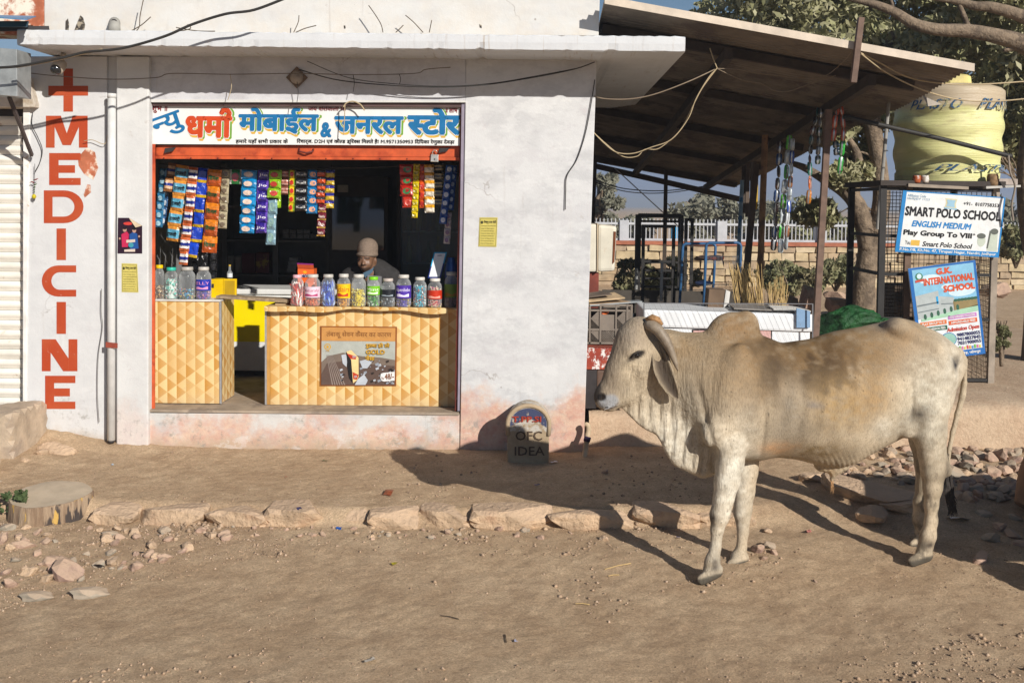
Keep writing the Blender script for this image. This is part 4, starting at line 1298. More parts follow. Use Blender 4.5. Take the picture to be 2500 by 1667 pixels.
S(B_, 332, 185, 306, 990, 135, 6, ['#2a1a78', '#5a3aa0', '#3a2488'], 'purple strip with white script lettering', text='Jio', tcol='#d8d4e4', emblem='edge', Y=8.87)
S(B_, 482, 185, 472, 540, 155, 3, ['#8ab820', '#c8d850', '#b8382a'], 'lime green strip with red marks', Y=8.86)
S(B_, 525, 400, 525, 668, 60, 2, ['#88b020', '#a8c840', '#b0d040'], 'narrow lime green strip behind the lime one', Y=8.91)
S(B_, 442, 555, 425, 1140, 120, 3, ['#7a9aa8', '#a0b8b8', '#88a8a0'], 'strip of clear bags with blue contents', Y=8.88)
S(B_, 603, 185, 600, 498, 92, 3, ['#7a4438', '#c8988a', '#a0584a'], 'short reddish brown strip right of the lime one', emblem='bands', Y=8.88)
S(B_, 700, 185, 690, 715, 76, 5, ['#d8b820', '#5a8a20', '#c02a18'], 'narrow yellow and red strip with green edges', emblem='edge', Y=8.86)
S(B_, 815, 185, 812, 708, 145, 5, ['#16161a', '#4a4a50', '#303036'], 'black strip with pale script lettering', text='Kali', tcol='#c0c0bc', Y=8.85)
S(B_, 962, 185, 955, 740, 126, 5, ['#1470a8', '#3a9ac8', '#d8a080'], 'blue strip hanging beside the black one', Y=8.87)
S(B_, 1075, 185, 1060, 612, 98, 5, ['#3a3438', '#c04a18', '#d0b08a'], 'dark strip with orange flame marks', emblem='halves', Y=8.86)
S(B_, 1082, 622, 1065, 1030, 98, 4, ['#6a1a2c', '#d0a850', '#8a2a40'], 'maroon strip with gold edges under the orange flame strip', emblem='top', text='Rasila', tcol='#e0c8c0', Y=8.85)
S(B_, 1180, 185, 1172, 672, 108, 5, ['#2a2a80', '#c8a82a', '#b8b8c8'], 'navy and gold strip nearest the dark gap', emblem='halves', Y=8.88)
S(C_, 632, 90, 636, 410, 132, 3, ['#b02418', '#d8b0a0', '#3a7a48'], 'red strip with green round marks at the right of the gap', Y=8.87)
S(C_, 642, 415, 645, 525, 98, 1, ['#b83020', '#d87060', '#c05040'], 'single red sachet below the red strip', Y=8.86)
S(C_, 732, 85, 715, 628, 58, 9, ['#d0b810', '#8a7a10', '#a09010'], 'narrow yellow strip of many small sachets', Y=8.86)
S(C_, 786, 90, 788, 530, 56, 5, ['#d05018', '#e8a088', '#b82a18'], 'narrow orange-red strip beside the yellow one', Y=8.88)
S(C_, 858, 90, 865, 575, 90, 6, ['#d89a20', '#d8d0c0', '#c05a20'], 'amber and white strip of six sachets', emblem='halves', Y=8.86)
S(C_, 950, 80, 955, 510, 94, 5, ['#1a1a1c', '#8a7a50', '#38383c'], 'black and gold strip at the right', emblem='bands', Y=8.88)
S(C_, 1066, 95, 998, 690, 72, 7, ['#0f4a9a', '#2a70c0', '#c0c8d8'], 'blue strip slanting down to the left near the dark red frame', Y=8.84)
S(C_, 1112, 100, 1078, 552, 52, 6, ['#0f4a9a', '#2a70c0', '#9ab0d0'], 'blue strip half hidden behind the slanting blue one', Y=8.90)
S(C_, 1052, 575, 1036, 890, 62, 4, ['#b8b0b4', '#6a4a70', '#7a5a80'], 'short white and purple strip at the right', Y=8.86)
rail_ = thing('hanging_rail', 'thin iron rod from which the sachet strips hang', 'rod', P(740, 408, 8.93))
m = MB(); m.tube([P(383, 400, 8.93), P(560, 412, 8.93), P(900, 410, 8.93), P(1112, 398, 8.93)], .006, 6); rel(rail_, m).build('rod', DARK, rail_)

# ================================================================== INSIDE THE SHOP
fz = thing('chest_freezer', 'white chest freezer with a yellow front panel seen between the counters', 'freezer')
YF = 10.2
WHT = M('appliance_white', (.68, .68, .66), rough=.4, var=.1, vscale=5)
fx0, fx1 = P(560, 800, YF).x, P(860, 800, YF).x
zt = P(700, 706, YF).z
m = MB(); m.box((fx0, YF, FZ + .06), (fx1, YF + .6, zt - .06)); m.build('body', WHT, fz, bevel=.01)
m = MB(); m.box((fx0 - .02, YF - .02, zt - .055), (fx1 + .02, YF + .6, zt)); m.build('lid', WHT, fz, bevel=.012)
m = MB(); m.box((fx0 + .01, YF - .004, P(620, 834, YF).z), (fx1 - .01, YF - .001, P(620, 726, YF).z)); m.build('front_panel', M('yellow_sticker', '#e6d000', rough=.4, var=.05), fz)
m = MB(); m.box((fx0, YF + .03, FZ + .005), (fx1, YF + .55, FZ + .06)); m.build('plinth', DARK, fz)
sv = thing('wall_shelf', 'dark wooden shelving along the back wall of the shop', 'shelf')
SHELF = M('shelf_grey', (.16, .155, .15), rough=.7, var=.2)
YS = 11.5
for yy in (500, 583, 668, 760):
    a, b_ = P(385, yy, YS), P(800, yy + 2, YS)
    m = MB(); m.box((a.x, YS, a.z - .025), (b_.x, YS + .35, a.z)); m.build('shelf_board', SHELF, sv)
for xx in (390, 540, 665, 795):
    a = P(xx, 400, YS)
    m = MB(); m.box((a.x, YS + .01, FZ + .01), (a.x + .06, YS + .05, a.z)); m.build('upright', SHELF, sv)
def sbox(name, label, cat, x0, y0, x1, y1, Y, mat, d=.15, group=None):
    t = MB(); t.slab([P(x0, y0, Y), P(x1, y0, Y), P(x1, y1, Y), P(x0, y1, Y)], (0, d, 0))
    o = t.build(name, mat, None, bevel=.003)
    tag(o, label, cat, group)
    return o
MARO = M('maroon_card', '#5a2430', rough=.6, var=.2)
sbox('carton', 'maroon carton on the back shelf, left of the pair', 'carton', 590, 619, 623, 667, 11.55, MARO)
sbox('carton', 'maroon carton with a yellow number, right of the pair on the back shelf', 'carton', 624.5, 617, 657, 667, 11.55, M('maroon_card_gold', '#6a3030', rough=.6, var=.2, col2='#a88a3a', c2scale=9, c2lo=.5, c2hi=.6))
for i, (x, lab) in enumerate(((553, 'left tub of the two pale tubs on the back shelf'), (573, 'right tub of the two pale tubs on the back shelf'))):
    c = P(x + 9, 667.5, 11.6)
    o = MB().lathe([(.03, 0), (.038, .02), (.042, .15), (.046, .155), (.046, .19), (.03, .20)], n=16).build('tub', M('pale_tub', (.34, .32, .28), rough=.6), None, smooth=True)
    o.location = (c.x, 11.6, c.z + .002); tag(o, lab, 'tub')
for i in range(9):
    x = 690 + (i % 5) * 17; lay = i // 5
    sbox('packet', 'small grey packet stacked on the middle back shelf', 'packet', x, 572 - lay * 11, x + 15, 582 - lay * 11, 11.55, M('grey_packet', (.22, .22, .23), rough=.5, var=.4, vscale=20), group='packets on the middle back shelf')
for i in range(4):
    sbox('packet', 'small pale packet in a pile on the lower back shelf', 'packet', 700 + i * 2, 656 - i * 9, 722 + i * 2, 664.5 - i * 9, 11.55, M('pale_packet', (.36, .36, .36), rough=.5, var=.3, vscale=20), group='packets piled on the lower back shelf')
fr = thing('drinks_fridge', 'tall dark fridge with a glass door behind the shopkeeper on the right', 'fridge')
YR = 10.3
xa, xb = P(968, 600, YR).x, P(1135, 600, YR).x
zt = P(1000, 420, YR).z
m = MB(); m.box((xa, YR + .05, FZ + .01), (xa + .05, YR + .6, zt)); m.build('side_panel', DARK, fr)
m = MB(); m.box((xb - .05, YR + .05, FZ + .01), (xb, YR + .6, zt)); m.build('side_panel', DARK, fr)
m = MB(); m.box((xa + .051, YR + .55, FZ + .01), (xb - .051, YR + .6, zt)); m.build('back_panel', M('fridge_inner', (.10, .13, .14), rough=.5), fr)
m = MB(); m.box((xa, YR + .05, zt + .001), (xb, YR + .6, zt + .10)); m.build('top_panel', DARK, fr)
glassm = M('fridge_glass', (.02, .03, .035), rough=.06, spec=.9, var=.05)
GL2 = clear_plastic('fridge_pane', (.70, .80, .82), .22)
m = MB(); m.box((xa + .03, YR + .03, FZ + .1), (xb - .03, YR + .035, zt - .03)); m.build('glass_door', GL2, fr)
m = MB(); m.bar((xa + .02, YR + .02, FZ + .1), (xa + .02, YR + .02, zt), .03, .03); m.build('door_edge', DARK, fr)
for j, yy in enumerate((565, 642)):
    zz = P(1000, yy, YR + .1).z
    m = MB(); m.box((xa + .052, YR + .10, zz - .012), (xb - .052, YR + .5, zz)); m.build('wire_shelf', M('shelf_pale', (.30, .33, .33), rough=.5), fr)
    for i in range(5):
        hh = .22 + .05 * ((i * 7 + j) % 3)
        bo = MB().lathe([(.028, 0), (.032, .01), (.032, hh * .55), (.012, hh * .75), (.011, hh * .95), (.013, hh)], n=12).build('bottle', M('bottle_' + str((i + j) % 3), ((.03, .12, .06), (.30, .26, .06), (.10, .10, .22))[(i + j) % 3], rough=.2, spec=.6), None, smooth=True)
        bo.location = (xa + .10 + i * .10, YR + .2, zz + .002)
        tag(bo, 'soft drink bottle standing in the glass-door fridge', 'bottle', 'bottles in the fridge')
cb = thing('wall_cabinet', 'dark glazed cabinet behind the shopkeeper', 'cabinet')
ca, cb2 = P(800, 600, 10.9), P(945, 600, 10.9)
m = MB(); m.box((ca.x, 10.95, FZ + .01), (cb2.x, 11.3, P(800, 430, 10.9).z)); m.build('carcass', DARK, cb)
m = MB(); m.box((ca.x + .04, 10.935, P(800, 610, 10.9).z), (cb2.x - .04, 10.945, P(800, 480, 10.9).z)); m.build('glass_door', glassm, cb)
nb = sbox('note', 'small pale paper note stuck inside the dark shop', 'note', 824, 452, 850, 470, 10.93, M('pale_note', (.34, .33, .30)), d=.002)
# dark foil strips hanging further inside at the left
for i, (x, l) in enumerate(((478, 'dark foil strip hanging deep inside on the left, first of three'), (500, 'dark foil strip hanging deep inside on the left, second of three'), (524, 'dark foil strip hanging deep inside on the left, third of three'))):
    strip(l, x, 560, x - 2, 690, 16, 5, ['#141416', '#3a3a40', '#26262a'], Y=9.3, seed=90 + i)

# ================================================================== PAPERS ON THE WALLS
def notice(label, c4, Y):
    t = thing('paper_notice', label, 'notice')
    s_ = Sheet(*[P(x, y, Y) for x, y in c4], t)
    s_.back('paper', flat('notice_yellow', '#c3b560', rough=.8), .0015)
    ink = flat('notice_ink', '#3c3a24')
    s_.text('lettering', 'विष्णु दास सेटी', .24, .10, .93, .22, ink, 1, bold=.03)
    s_.poly('emblem', [s_.disc(.14, .17, .07, .055)], ink, 1)
    rnd = random.Random(len(label))
    for i in range(8):
        v = .27 + i * .085
        s_.text('lettering', ('यहाँ सभी प्रकार के काम किये जाते है', 'सम्पर्क करें मोबाइल नम्बर पर')[i % 2], .10, v, .92 - rnd.uniform(0, .1), v + .052, ink, 1)
    s_.poly('printed_border', [[(.04, .035), (.96, .035), (.96, .043), (.04, .043)], [(.04, .955), (.96, .955), (.96, .963), (.04, .963)], [(.04, .045), (.055, .045), (.055, .953), (.04, .953)], [(.945, .045), (.96, .045), (.96, .953), (.945, .953)]], ink, 1)
notice('yellow printed notice pasted on the white wall right of the opening', [(1171, 531), (1215, 531), (1212, 603), (1168, 602)], 8.496)
notice('torn yellow printed notice on the pillar below the poster', [(297, 643), (335, 644), (338, 714), (297, 713)], 8.452)
po = thing('poster', 'dark poster of two people in pink and blue jackets with a curled corner', 'poster')
PO = Sheet(P(288, 532, 8.452), P(347, 532, 8.452), P(347, 619, 8.452), P(287, 619, 8.452), po)
m = MB(); m.slab([PO.at(0, 0), PO.at(.45, 0), PO.at(1, .22), PO.at(1, 1), PO.at(0, 1)], PO.nrm * -.0015); m.build('paper', flat('poster_dark', '#2a1626', rough=.35), po)
m = MB(); m.add([PO.at(.45, 0, 1), PO.at(1, .22, 1), PO.at(.78, .27, 0) + PO.nrm * .025], [(0, 1, 2)]); m.build('curled_corner', flat('poster_back', '#b8a488'), po, fixn=False)
skin = flat('print_skin', '#b08a78')
PO.poly('printed_figure', [[(.15, .46), (.38, .38), (.46, .46), (.42, .82), (.18, .82)]], flat('print_pink', '#b8244e'), 1)
PO.poly('printed_figure', [[(.48, .46), (.62, .40), (.80, .44), (.86, .86), (.52, .88)]], flat('print_blue', '#1c4a8a'), 1)
PO.poly('printed_figure', [PO.disc(.29, .33, .08, .065), PO.disc(.68, .35, .08, .07), PO.disc(.09, .58, .04, .03), PO.disc(.88, .52, .04, .03)], skin, 2)
PO.poly('printed_figure', [PO.disc(.29, .29, .085, .035), PO.disc(.68, .30, .09, .045)], flat('print_hair', '#171216'), 3)
PO.poly('printed_logo', [PO.disc(.42, .16, .19, .045)], flat('print_logo_red', '#c03a32'), 2)
PO.poly('printed_logo', [[(.36, .62), (.72, .60), (.72, .68), (.36, .70)], [(.28, .89), (.72, .87), (.72, .95), (.28, .95)]], flat('print_cream2', '#c8b8ac'), 3)
PO.poly('printed_logo', [PO.disc(.55, .76, .11, .07)], flat('print_teal', '#3a8a9a'), 3)
# ================================================================== IMPLICIT-SURFACE TOOLKIT (bodies grown as one skin)
class Field:
    def __init__(s, lo, hi, h):
        s.lo, s.h = np.array(lo, dtype=np.float32), h
        s.n = [int(math.ceil((b - a) / h)) + 1 for a, b in zip(lo, hi)]
        s.ax = [lo[i] + h * np.arange(s.n[i], dtype=np.float32) for i in range(3)]
        s.F = np.full(s.n, 9.0, dtype=np.float32)
    def sub(s, lo, hi):
        sl = []
        for i in range(3):
            a = max(0, int((lo[i] - s.lo[i]) / s.h) - 1)
            b = min(s.n[i], int((hi[i] - s.lo[i]) / s.h) + 2)
            if b <= a:
                return None, None
            sl.append(slice(a, b))
        g = np.meshgrid(*[s.ax[i][sl[i]] for i in range(3)], indexing='ij', sparse=True)
        return tuple(sl), g
    def smin(s, sl, d, k):
        a = s.F[sl]
        hh = np.clip(.5 + .5 * (a - d) / k, 0, 1)
        s.F[sl] = a * (1 - hh) + d * hh - k * hh * (1 - hh)
    def cone(s, p, q, r1, r2, k=.03, sq=(1, 1, 1)):
        """tapered capsule; sq squashes an axis"""
        p, q = np.array(p, dtype=np.float32), np.array(q, dtype=np.float32)
        m = max(r1, r2) * max(1, max(1 / t for t in sq)) + k * 1.5 + .02
        sl, g = s.sub(np.minimum(p, q) - m, np.maximum(p, q) + m)
        if sl is None: return
        e = (q - p) / np.array(sq, dtype=np.float32)
        w = [(g[i] - p[i]) / sq[i] for i in range(3)]
        t = np.clip((w[0] * e[0] + w[1] * e[1] + w[2] * e[2]) / max(1e-9, float(e @ e)), 0, 1)
        d = np.sqrt((w[0] - t * e[0]) ** 2 + (w[1] - t * e[1]) ** 2 + (w[2] - t * e[2]) ** 2) - (r1 + (r2 - r1) * t)
        s.smin(sl, d.astype(np.float32), k)
    def chain(s, pts, k=.03, sq=(1, 1, 1)):
        for (p, r1), (q, r2) in zip(pts[:-1], pts[1:]):
            s.cone(p, q, r1, r2, k, sq)
    def _ell(s, c, r, rot, k):
        m = max(r) + k * 1.5 + .02
        c = np.array(c, dtype=np.float32)
        sl, g = s.sub(c - m, c + m)
        if sl is None: return None, None
        w = [g[i] - c[i] for i in range(3)]
        if rot:        # rotation in the x-z plane
            ca, sa = math.cos(rot), math.sin(rot)
            w = [w[0] * ca + w[2] * sa, w[1], -w[0] * sa + w[2] * ca]
        q = np.sqrt((w[0] / r[0]) ** 2 + (w[1] / r[1]) ** 2 + (w[2] / r[2]) ** 2)
        q2 = np.sqrt((w[0] / r[0] ** 2) ** 2 + (w[1] / r[1] ** 2) ** 2 + (w[2] / r[2] ** 2) ** 2) + 1e-6
        return sl, (q * (q - 1) / q2).astype(np.float32)
    def ell(s, c, r, rot=0.0, k=.03):
        sl, d = s._ell(c, r, rot, k)
        if sl is not None: s.smin(sl, d, k)
    def carve(s, c, r, rot=0.0, k=.02):
        sl, d = s._ell(c, r, rot, k)
        if sl is None: return
        a, b = s.F[sl], -d
        hh = np.clip(.5 - .5 * (a - b) / k, 0, 1)
        s.F[sl] = a * (1 - hh) + b * hh + k * hh * (1 - hh)
    def surface(s, smooth=2, lam=.5):
        F, h = s.F, s.h
        ins = F < 0
        c = [ins[i:F.shape[0] - 1 + i, j:F.shape[1] - 1 + j, k:F.shape[2] - 1 + k] for i in (0, 1) for j in (0, 1) for k in (0, 1)]
        allc = np.logical_and.reduce(c); anyc = np.logical_or.reduce(c)
        cell = anyc & ~allc
        ci = np.argwhere(cell)
        idx = np.full(cell.shape, -1, dtype=np.int32)
        idx[cell] = np.arange(len(ci))
        acc = np.zeros((len(ci), 3)); cnt = np.zeros(len(ci))
        corners = [(i, j, k) for i in (0, 1) for j in (0, 1) for k in (0, 1)]
        for a in range(8):
            for ax in range(3):
                if corners[a][ax] == 0:
                    b = list(corners[a]); b[ax] = 1
                    pa = ci + np.array(corners[a]); pb = ci + np.array(b)
                    fa = F[pa[:, 0], pa[:, 1], pa[:, 2]]; fb = F[pb[:, 0], pb[:, 1], pb[:, 2]]
                    x = (fa < 0) != (fb < 0)
                    t = fa[x] / (fa[x] - fb[x])
                    acc[x] += pa[x] + (pb[x] - pa[x]) * t[:, None]
                    cnt[x] += 1
        V = s.lo + h * (acc / cnt[:, None])
        quads = []
        for ax in range(3):
            sl0 = [slice(None)] * 3; sl1 = [slice(None)] * 3
            sl0[ax] = slice(0, -1); sl1[ax] = slice(1, None)
            a, b = ins[tuple(sl0)], ins[tuple(sl1)]
            e = np.argwhere(a != b)
            o1, o2 = [(1, 2), (2, 0), (0, 1)][ax]
            ok = (e[:, o1] > 0) & (e[:, o2] > 0) & (e[:, o1] < F.shape[o1] - 1) & (e[:, o2] < F.shape[o2] - 1)
            e = e[ok]
            fl = ins[e[:, 0], e[:, 1], e[:, 2]]
            def cid(d1, d2):
                q = e.copy(); q[:, o1] += d1; q[:, o2] += d2
                return idx[q[:, 0], q[:, 1], q[:, 2]]
            q = np.stack([cid(-1, -1), cid(0, -1), cid(0, 0), cid(-1, 0)], 1)
            q[~fl] = q[~fl][:, ::-1]
            quads.append(q)
        Q = np.concatenate(quads)
        Q = Q[(Q >= 0).all(1)]
        for _ in range(smooth):
            A = np.zeros_like(V); n = np.zeros(len(V))
            for i in range(4):
                for j in ((i + 1) % 4, (i + 3) % 4):
                    np.add.at(A, Q[:, i], V[Q[:, j]]); np.add.at(n, Q[:, i], 1)
            V = V * (1 - lam) + lam * A / np.maximum(n, 1)[:, None]
        return V, Q
def set_color(o, C):
    at = o.data.color_attributes.new('Col', 'FLOAT_COLOR', 'POINT')
    at.data.foreach_set('color', np.concatenate([C, np.ones((len(C), 1))], 1).astype(np.float32).ravel())

# ================================================================== THE ZEBU BULL
def cax(x):                       # the bull stands a little askew: its axis recedes to the right
    return 6.10 + .22 * (x - .95)
def Q(px, py, v=0.0):
    Y = 6.2
    for _ in range(4):
        p = P(px, py, Y)
        Y = cax(p.x) + v
    return p.x, p.z
def q3(px, py, v=0.0):
    x, z = Q(px, py, v)
    return (x, v, z)
CF = Field((.16, -.42, -.26), (2.72, .42, 1.62), .0095)
# --- trunk from its side outline
top = [Q(*p) for p in ((1640, 850), (1700, 826), (1760, 818), (1850, 814), (1910, 838), (1977, 829), (2041, 809), (2105, 798), (2153, 787), (2194, 775), (2232, 784), (2296, 814), (2328, 838), (2344, 862), (2352, 892))]
bot = [Q(*p) for p in ((1640, 960), (1700, 1060), (1760, 1118), (1852, 1122), (1889, 1113), (1940, 1118), (1991, 1131), (2039, 1138), (2076, 1130), (2148, 1091), (2199, 1066), (2240, 1040), (2300, 990), (2335, 940), (2352, 900))]
wid = [(Q(p, 900)[0], w) for p, w in ((1640, .09), (1700, .17), (1760, .215), (1850, .245), (1940, .285), (2010, .30), (2076, .29), (2150, .255), (2200, .235), (2260, .20), (2310, .15), (2340, .10), (2352, .05))]
X_, Y_, Z_ = np.meshgrid(*CF.ax, indexing='ij', sparse=True)
xa = CF.ax[0]
zt_ = np.interp(xa, [p[0] for p in top], [p[1] for p in top]); zb_ = np.interp(xa, [p[0] for p in bot], [p[1] for p in bot]); wv = np.interp(xa, [p[0] for p in wid], [p[1] for p in wid])
def sm(a, n=9):
    k = np.hanning(n + 2)[1:-1]; k /= k.sum()
    return np.convolve(np.pad(a, n // 2, mode='edge'), k, 'valid')
zt_, zb_, wv = sm(zt_, 7), sm(zb_, 9), sm(wv, 13)
zc, hz = ((zt_ + zb_) / 2)[:, None, None], (np.maximum(.02, (zt_ - zb_) / 2))[:, None, None]
ww = wv[:, None, None]
u = (Z_ - zc) / hz
wz = ww * (1 - .16 * np.clip(u, 0, 1) ** 1.5 - .05 * np.clip(-u, 0, 1))
d = ((np.abs(Y_ / wz) ** 2.25 + np.abs(u) ** 2.25) ** (1 / 2.25) - 1) * np.minimum(ww, hz) * .9
d = np.where((X_ < top[0][0]) | (X_ > top[-1][0]), np.maximum(d, np.maximum(top[0][0] - X_, X_ - top[-1][0])), d)
CF.F = np.minimum(CF.F, d.astype(np.float32))
# --- neck and dewlap, again from the outline; thick above, a loose curtain below
ntop = [Q(*p) for p in ((1508, 905), (1530, 870), (1560, 815), (1590, 803), (1630, 802), (1671, 811), (1712, 812), (1760, 816), (1800, 840))]
nbot = [Q(*p) for p in ((1508, 985), (1520, 1000), (1537, 1017), (1559, 1039), (1579, 1052), (1596, 1058), (1608, 1070), (1623, 1105), (1645, 1140), (1677, 1154), (1714, 1170), (1742, 1164), (1770, 1130), (1800, 1080))]
nwid = [(Q(p, 900)[0], w) for p, w in ((1508, .05), (1540, .085), (1580, .105), (1630, .115), (1680, .135), (1720, .17), (1760, .20), (1800, .20))]
nt_ = sm(np.interp(xa, [p[0] for p in ntop], [p[1] for p in ntop]), 7); nb_ = sm(np.interp(xa, [p[0] for p in nbot], [p[1] for p in nbot]), 5); nw_ = sm(np.interp(xa, [p[0] for p in nwid], [p[1] for p in nwid]), 9)
U = (Z_ - nb_[:, None, None]) / np.maximum(.02, nt_ - nb_)[:, None, None]
prof_u = np.array([0, .03, .10, .22, .36, .50, .64, .78, .90, .97, 1.0]); prof_w = np.array([.0, .20, .26, .30, .42, .66, .90, 1.0, .82, .46, .0])
folds = .007 * np.sin(X_ * 95 + 1.2 * np.sin(Z_ * 7)) * sstep(.75, .25, U) + .004 * np.sin(X_ * 210 + 2.0 * np.sin(Z_ * 9 + X_ * 12)) * sstep(.97, .6, U)
g_ = np.interp(U, prof_u, prof_w) * nw_[:, None, None] + folds * sstep(0, .08, U) * sstep(1.0, .9, U)
d = np.maximum((np.abs(Y_ - .012 * np.sin(Z_ * 16) * sstep(.5, .1, U)) - g_) * .75, np.maximum(nb_[:, None, None] - Z_, Z_ - nt_[:, None, None]))
d = np.maximum(d, np.maximum(ntop[0][0] - X_, X_ - ntop[-1][0]))
CF.smin((slice(None),) * 3, d.astype(np.float32), .045)
# --- hump
CF.ell(q3(1788, 822), (.165, .10, .150), 0, .035)
CF.ell(q3(1822, 796), (.078, .082, .092), 0, .03)
# --- shoulders, hips, thighs
for s_ in (-1, 1):
    CF.ell(q3(1792, 950, .16 * s_), (.12, .085, .27), R(-10), .05)
    CF.ell(q3(1748, 1055, .165 * s_), (.085, .07, .10), 0, .045)
    CF.ell(q3(2194, 800, .125 * s_), (.075, .06, .035), R(-15), .08)
    CF.ell(q3(2272, 935, .145 * s_), (.165, .10, .27), R(6), .06)
    CF.ell(q3(2222, 1035, .155 * s_), (.075, .06, .085), 0, .05)
    CF.ell(q3(2325, 868, .08 * s_), (.05, .05, .05), 0, .05)
    CF.carve(q3(2130, 855, .30 * s_), (.11, .095, .085), R(20), .05)
    CF.carve(q3(2262, 850, .235 * s_), (.10, .06, .05), R(-28), .05)
    CF.cone(q3(2196, 800, .13 * s_), q3(2326, 868, .085 * s_), .040, .034, .05)
# --- legs
def leg(pts, v, k=.03, dv=0.0):
    CF.chain([(q3(x, y, v), r) for x, y, r in pts], k, (1, .92, 1))
leg([(1785, 1085, .100), (1781, 1130, .088), (1775, 1175, .078), (1767, 1215, .064), (1758, 1256, .062), (1751, 1292, .040), (1747, 1335, .034), (1739, 1370, .046), (1731, 1393, .040)], -.15, .018)
leg([(1822, 1090, .095), (1820, 1150, .080), (1817, 1200, .068), (1813, 1248, .059), (1814, 1298, .037), (1810, 1338, .034), (1801, 1360, .045), (1794, 1372, .038)], .13, .018)
leg([(2268, 1000, .13), (2270, 1060, .105), (2275, 1105, .088), (2279, 1146, .080), (2277, 1190, .060), (2274, 1232, .043), (2273, 1272, .040), (2266, 1308, .050), (2259, 1336, .045), (2250, 1352, .042)], -.16)
leg([(2258, 1000, .13), (2258, 1070, .105), (2262, 1130, .078), (2258, 1185, .060), (2248, 1225, .048), (2244, 1266, .042), (2252, 1300, .042), (2246, 1322, .040)], .17)
CF.cone(q3(2303, 1112, -.15), q3(2311, 1150, -.15), .024, .036, .025); CF.cone(q3(2290, 1110, .17), q3(2296, 1146, .17), .024, .034, .025)            # point of the hock
# --- hooves: two claws each, cut flat at the ground
HOOF = []
for (hx, hy, tx, ty, v) in ((1748, 1408, 1706, 1420, -.15), (1812, 1378, 1776, 1386, .13), (2262, 1369, 2220, 1376, -.16), (2256, 1330, 2222, 1336, .17)):
    for dv in (-.026, .026):
        a, b_ = q3(hx, hy - 15, v + dv), q3(tx + 9, ty - 6, v + dv * 1.2)
        CF.cone(a, b_, .046, .036, .007, (1, .70, 1))
    CF.cone(q3(hx + 4, hy - 14, v - .03), q3(hx + 8, hy - 8, v - .03), .016, .012, .012)     # dew claw
    x, z = Q(tx, ty + 11, v)
    HOOF.append((x, z, v))
for x, z, v in HOOF:
    sl, g = CF.sub((x - .1, v - .12, z - .12), (x + .28, v + .12, z + .12))
    CF.F[sl] = np.maximum(CF.F[sl], (z - g[2]).astype(np.float32) + 0 * CF.F[sl])
# --- head
CF.cone(q3(1548, 832), q3(1514, 905), .118, .088, .03, (1, .92, 1))
CF.cone(q3(1514, 905), q3(1484, 960), .088, .066, .03, (1, .86, 1))
CF.ell(q3(1482, 969), (.078, .072, .084), R(20), .025)
CF.ell(q3(1562, 797), (.085, .085, .060), 0, .03)
CF.cone(q3(1580, 905), q3(1535, 958), .095, .062, .03, (1, .80, 1))
CF.cone(q3(1535, 958), q3(1495, 988), .062, .036, .02, (1, .95, 1))
CF.ell(q3(1575, 880, -.06), (.07, .045, .10), R(-20), .04)
CF.ell(q3(1575, 880, .06), (.07, .045, .10), R(-20), .04)
for s_ in (-1, 1):
    CF.ell(q3(1547, 853, .088 * s_), (.055, .032, .040), R(25), .025)      # brow
    CF.carve(q3(1553, 868, .128 * s_), (.032, .022, .018), R(22), .012)    # eye socket
    CF.carve(q3(1471, 973, .078 * s_), (.016, .028, .020), R(35), .012)    # nostril
    CF.carve(q3(1520, 935, .13 * s_), (.09, .05, .05), R(60), .05)         # hollow of the cheek
CF.cone(q3(1474, 1001, -.07), q3(1518, 984, -.065), .006, .006, .006)
# --- sheath and tail
CF.ell(q3(2030, 1140), (.115, .05, .035), R(-4), .03)
CF.cone(q3(2035, 1150), q3(2032, 1170), .034, .014, .03)
tl = [(2340, 858, .030), (2356, 885, .026), (2357, 920, .024), (2350, 965, .022), (2338, 1010, .020), (2326, 1055, .018), (2318, 1095, .016), (2314, 1130, .015), (2314, 1150, .014)]
CF.chain([(q3(x, y, 0.0), r) for x, y, r in tl], .012)
# --- skin folds: rings over the eye, throat wrinkles, ribs, belly creases
ex, ez = Q(1550, 862)
dist = np.sqrt((X_ - ex) ** 2 + (Z_ - ez) ** 2)
CF.F += (.0022 * np.sin(dist * 420) * sstep(.11, .06, dist) * sstep(.02, .04, dist) * (np.abs(Y_) > .05)).astype(np.float32)
rx0_, rx1_ = Q(1850, 900)[0], Q(2130, 900)[0]
zr = (Z_ - zc) / hz
CF.F += (.0035 * np.sin((X_ - .10 * Z_) * 62) * sstep(rx0_, rx0_ + .12, X_) * sstep(rx1_, rx1_ - .25, X_) * sstep(-.7, -.2, zr) * sstep(.8, .3, zr)).astype(np.float32)
CF.F += (.0030 * np.sin(X_ * 190 + Z_ * 130) * sstep(Q(1960, 1100)[0], Q(2010, 1100)[0], X_) * sstep(Q(2170, 1100)[0], Q(2120, 1100)[0], X_) * sstep(-.55, -.8, zr)).astype(np.float32)
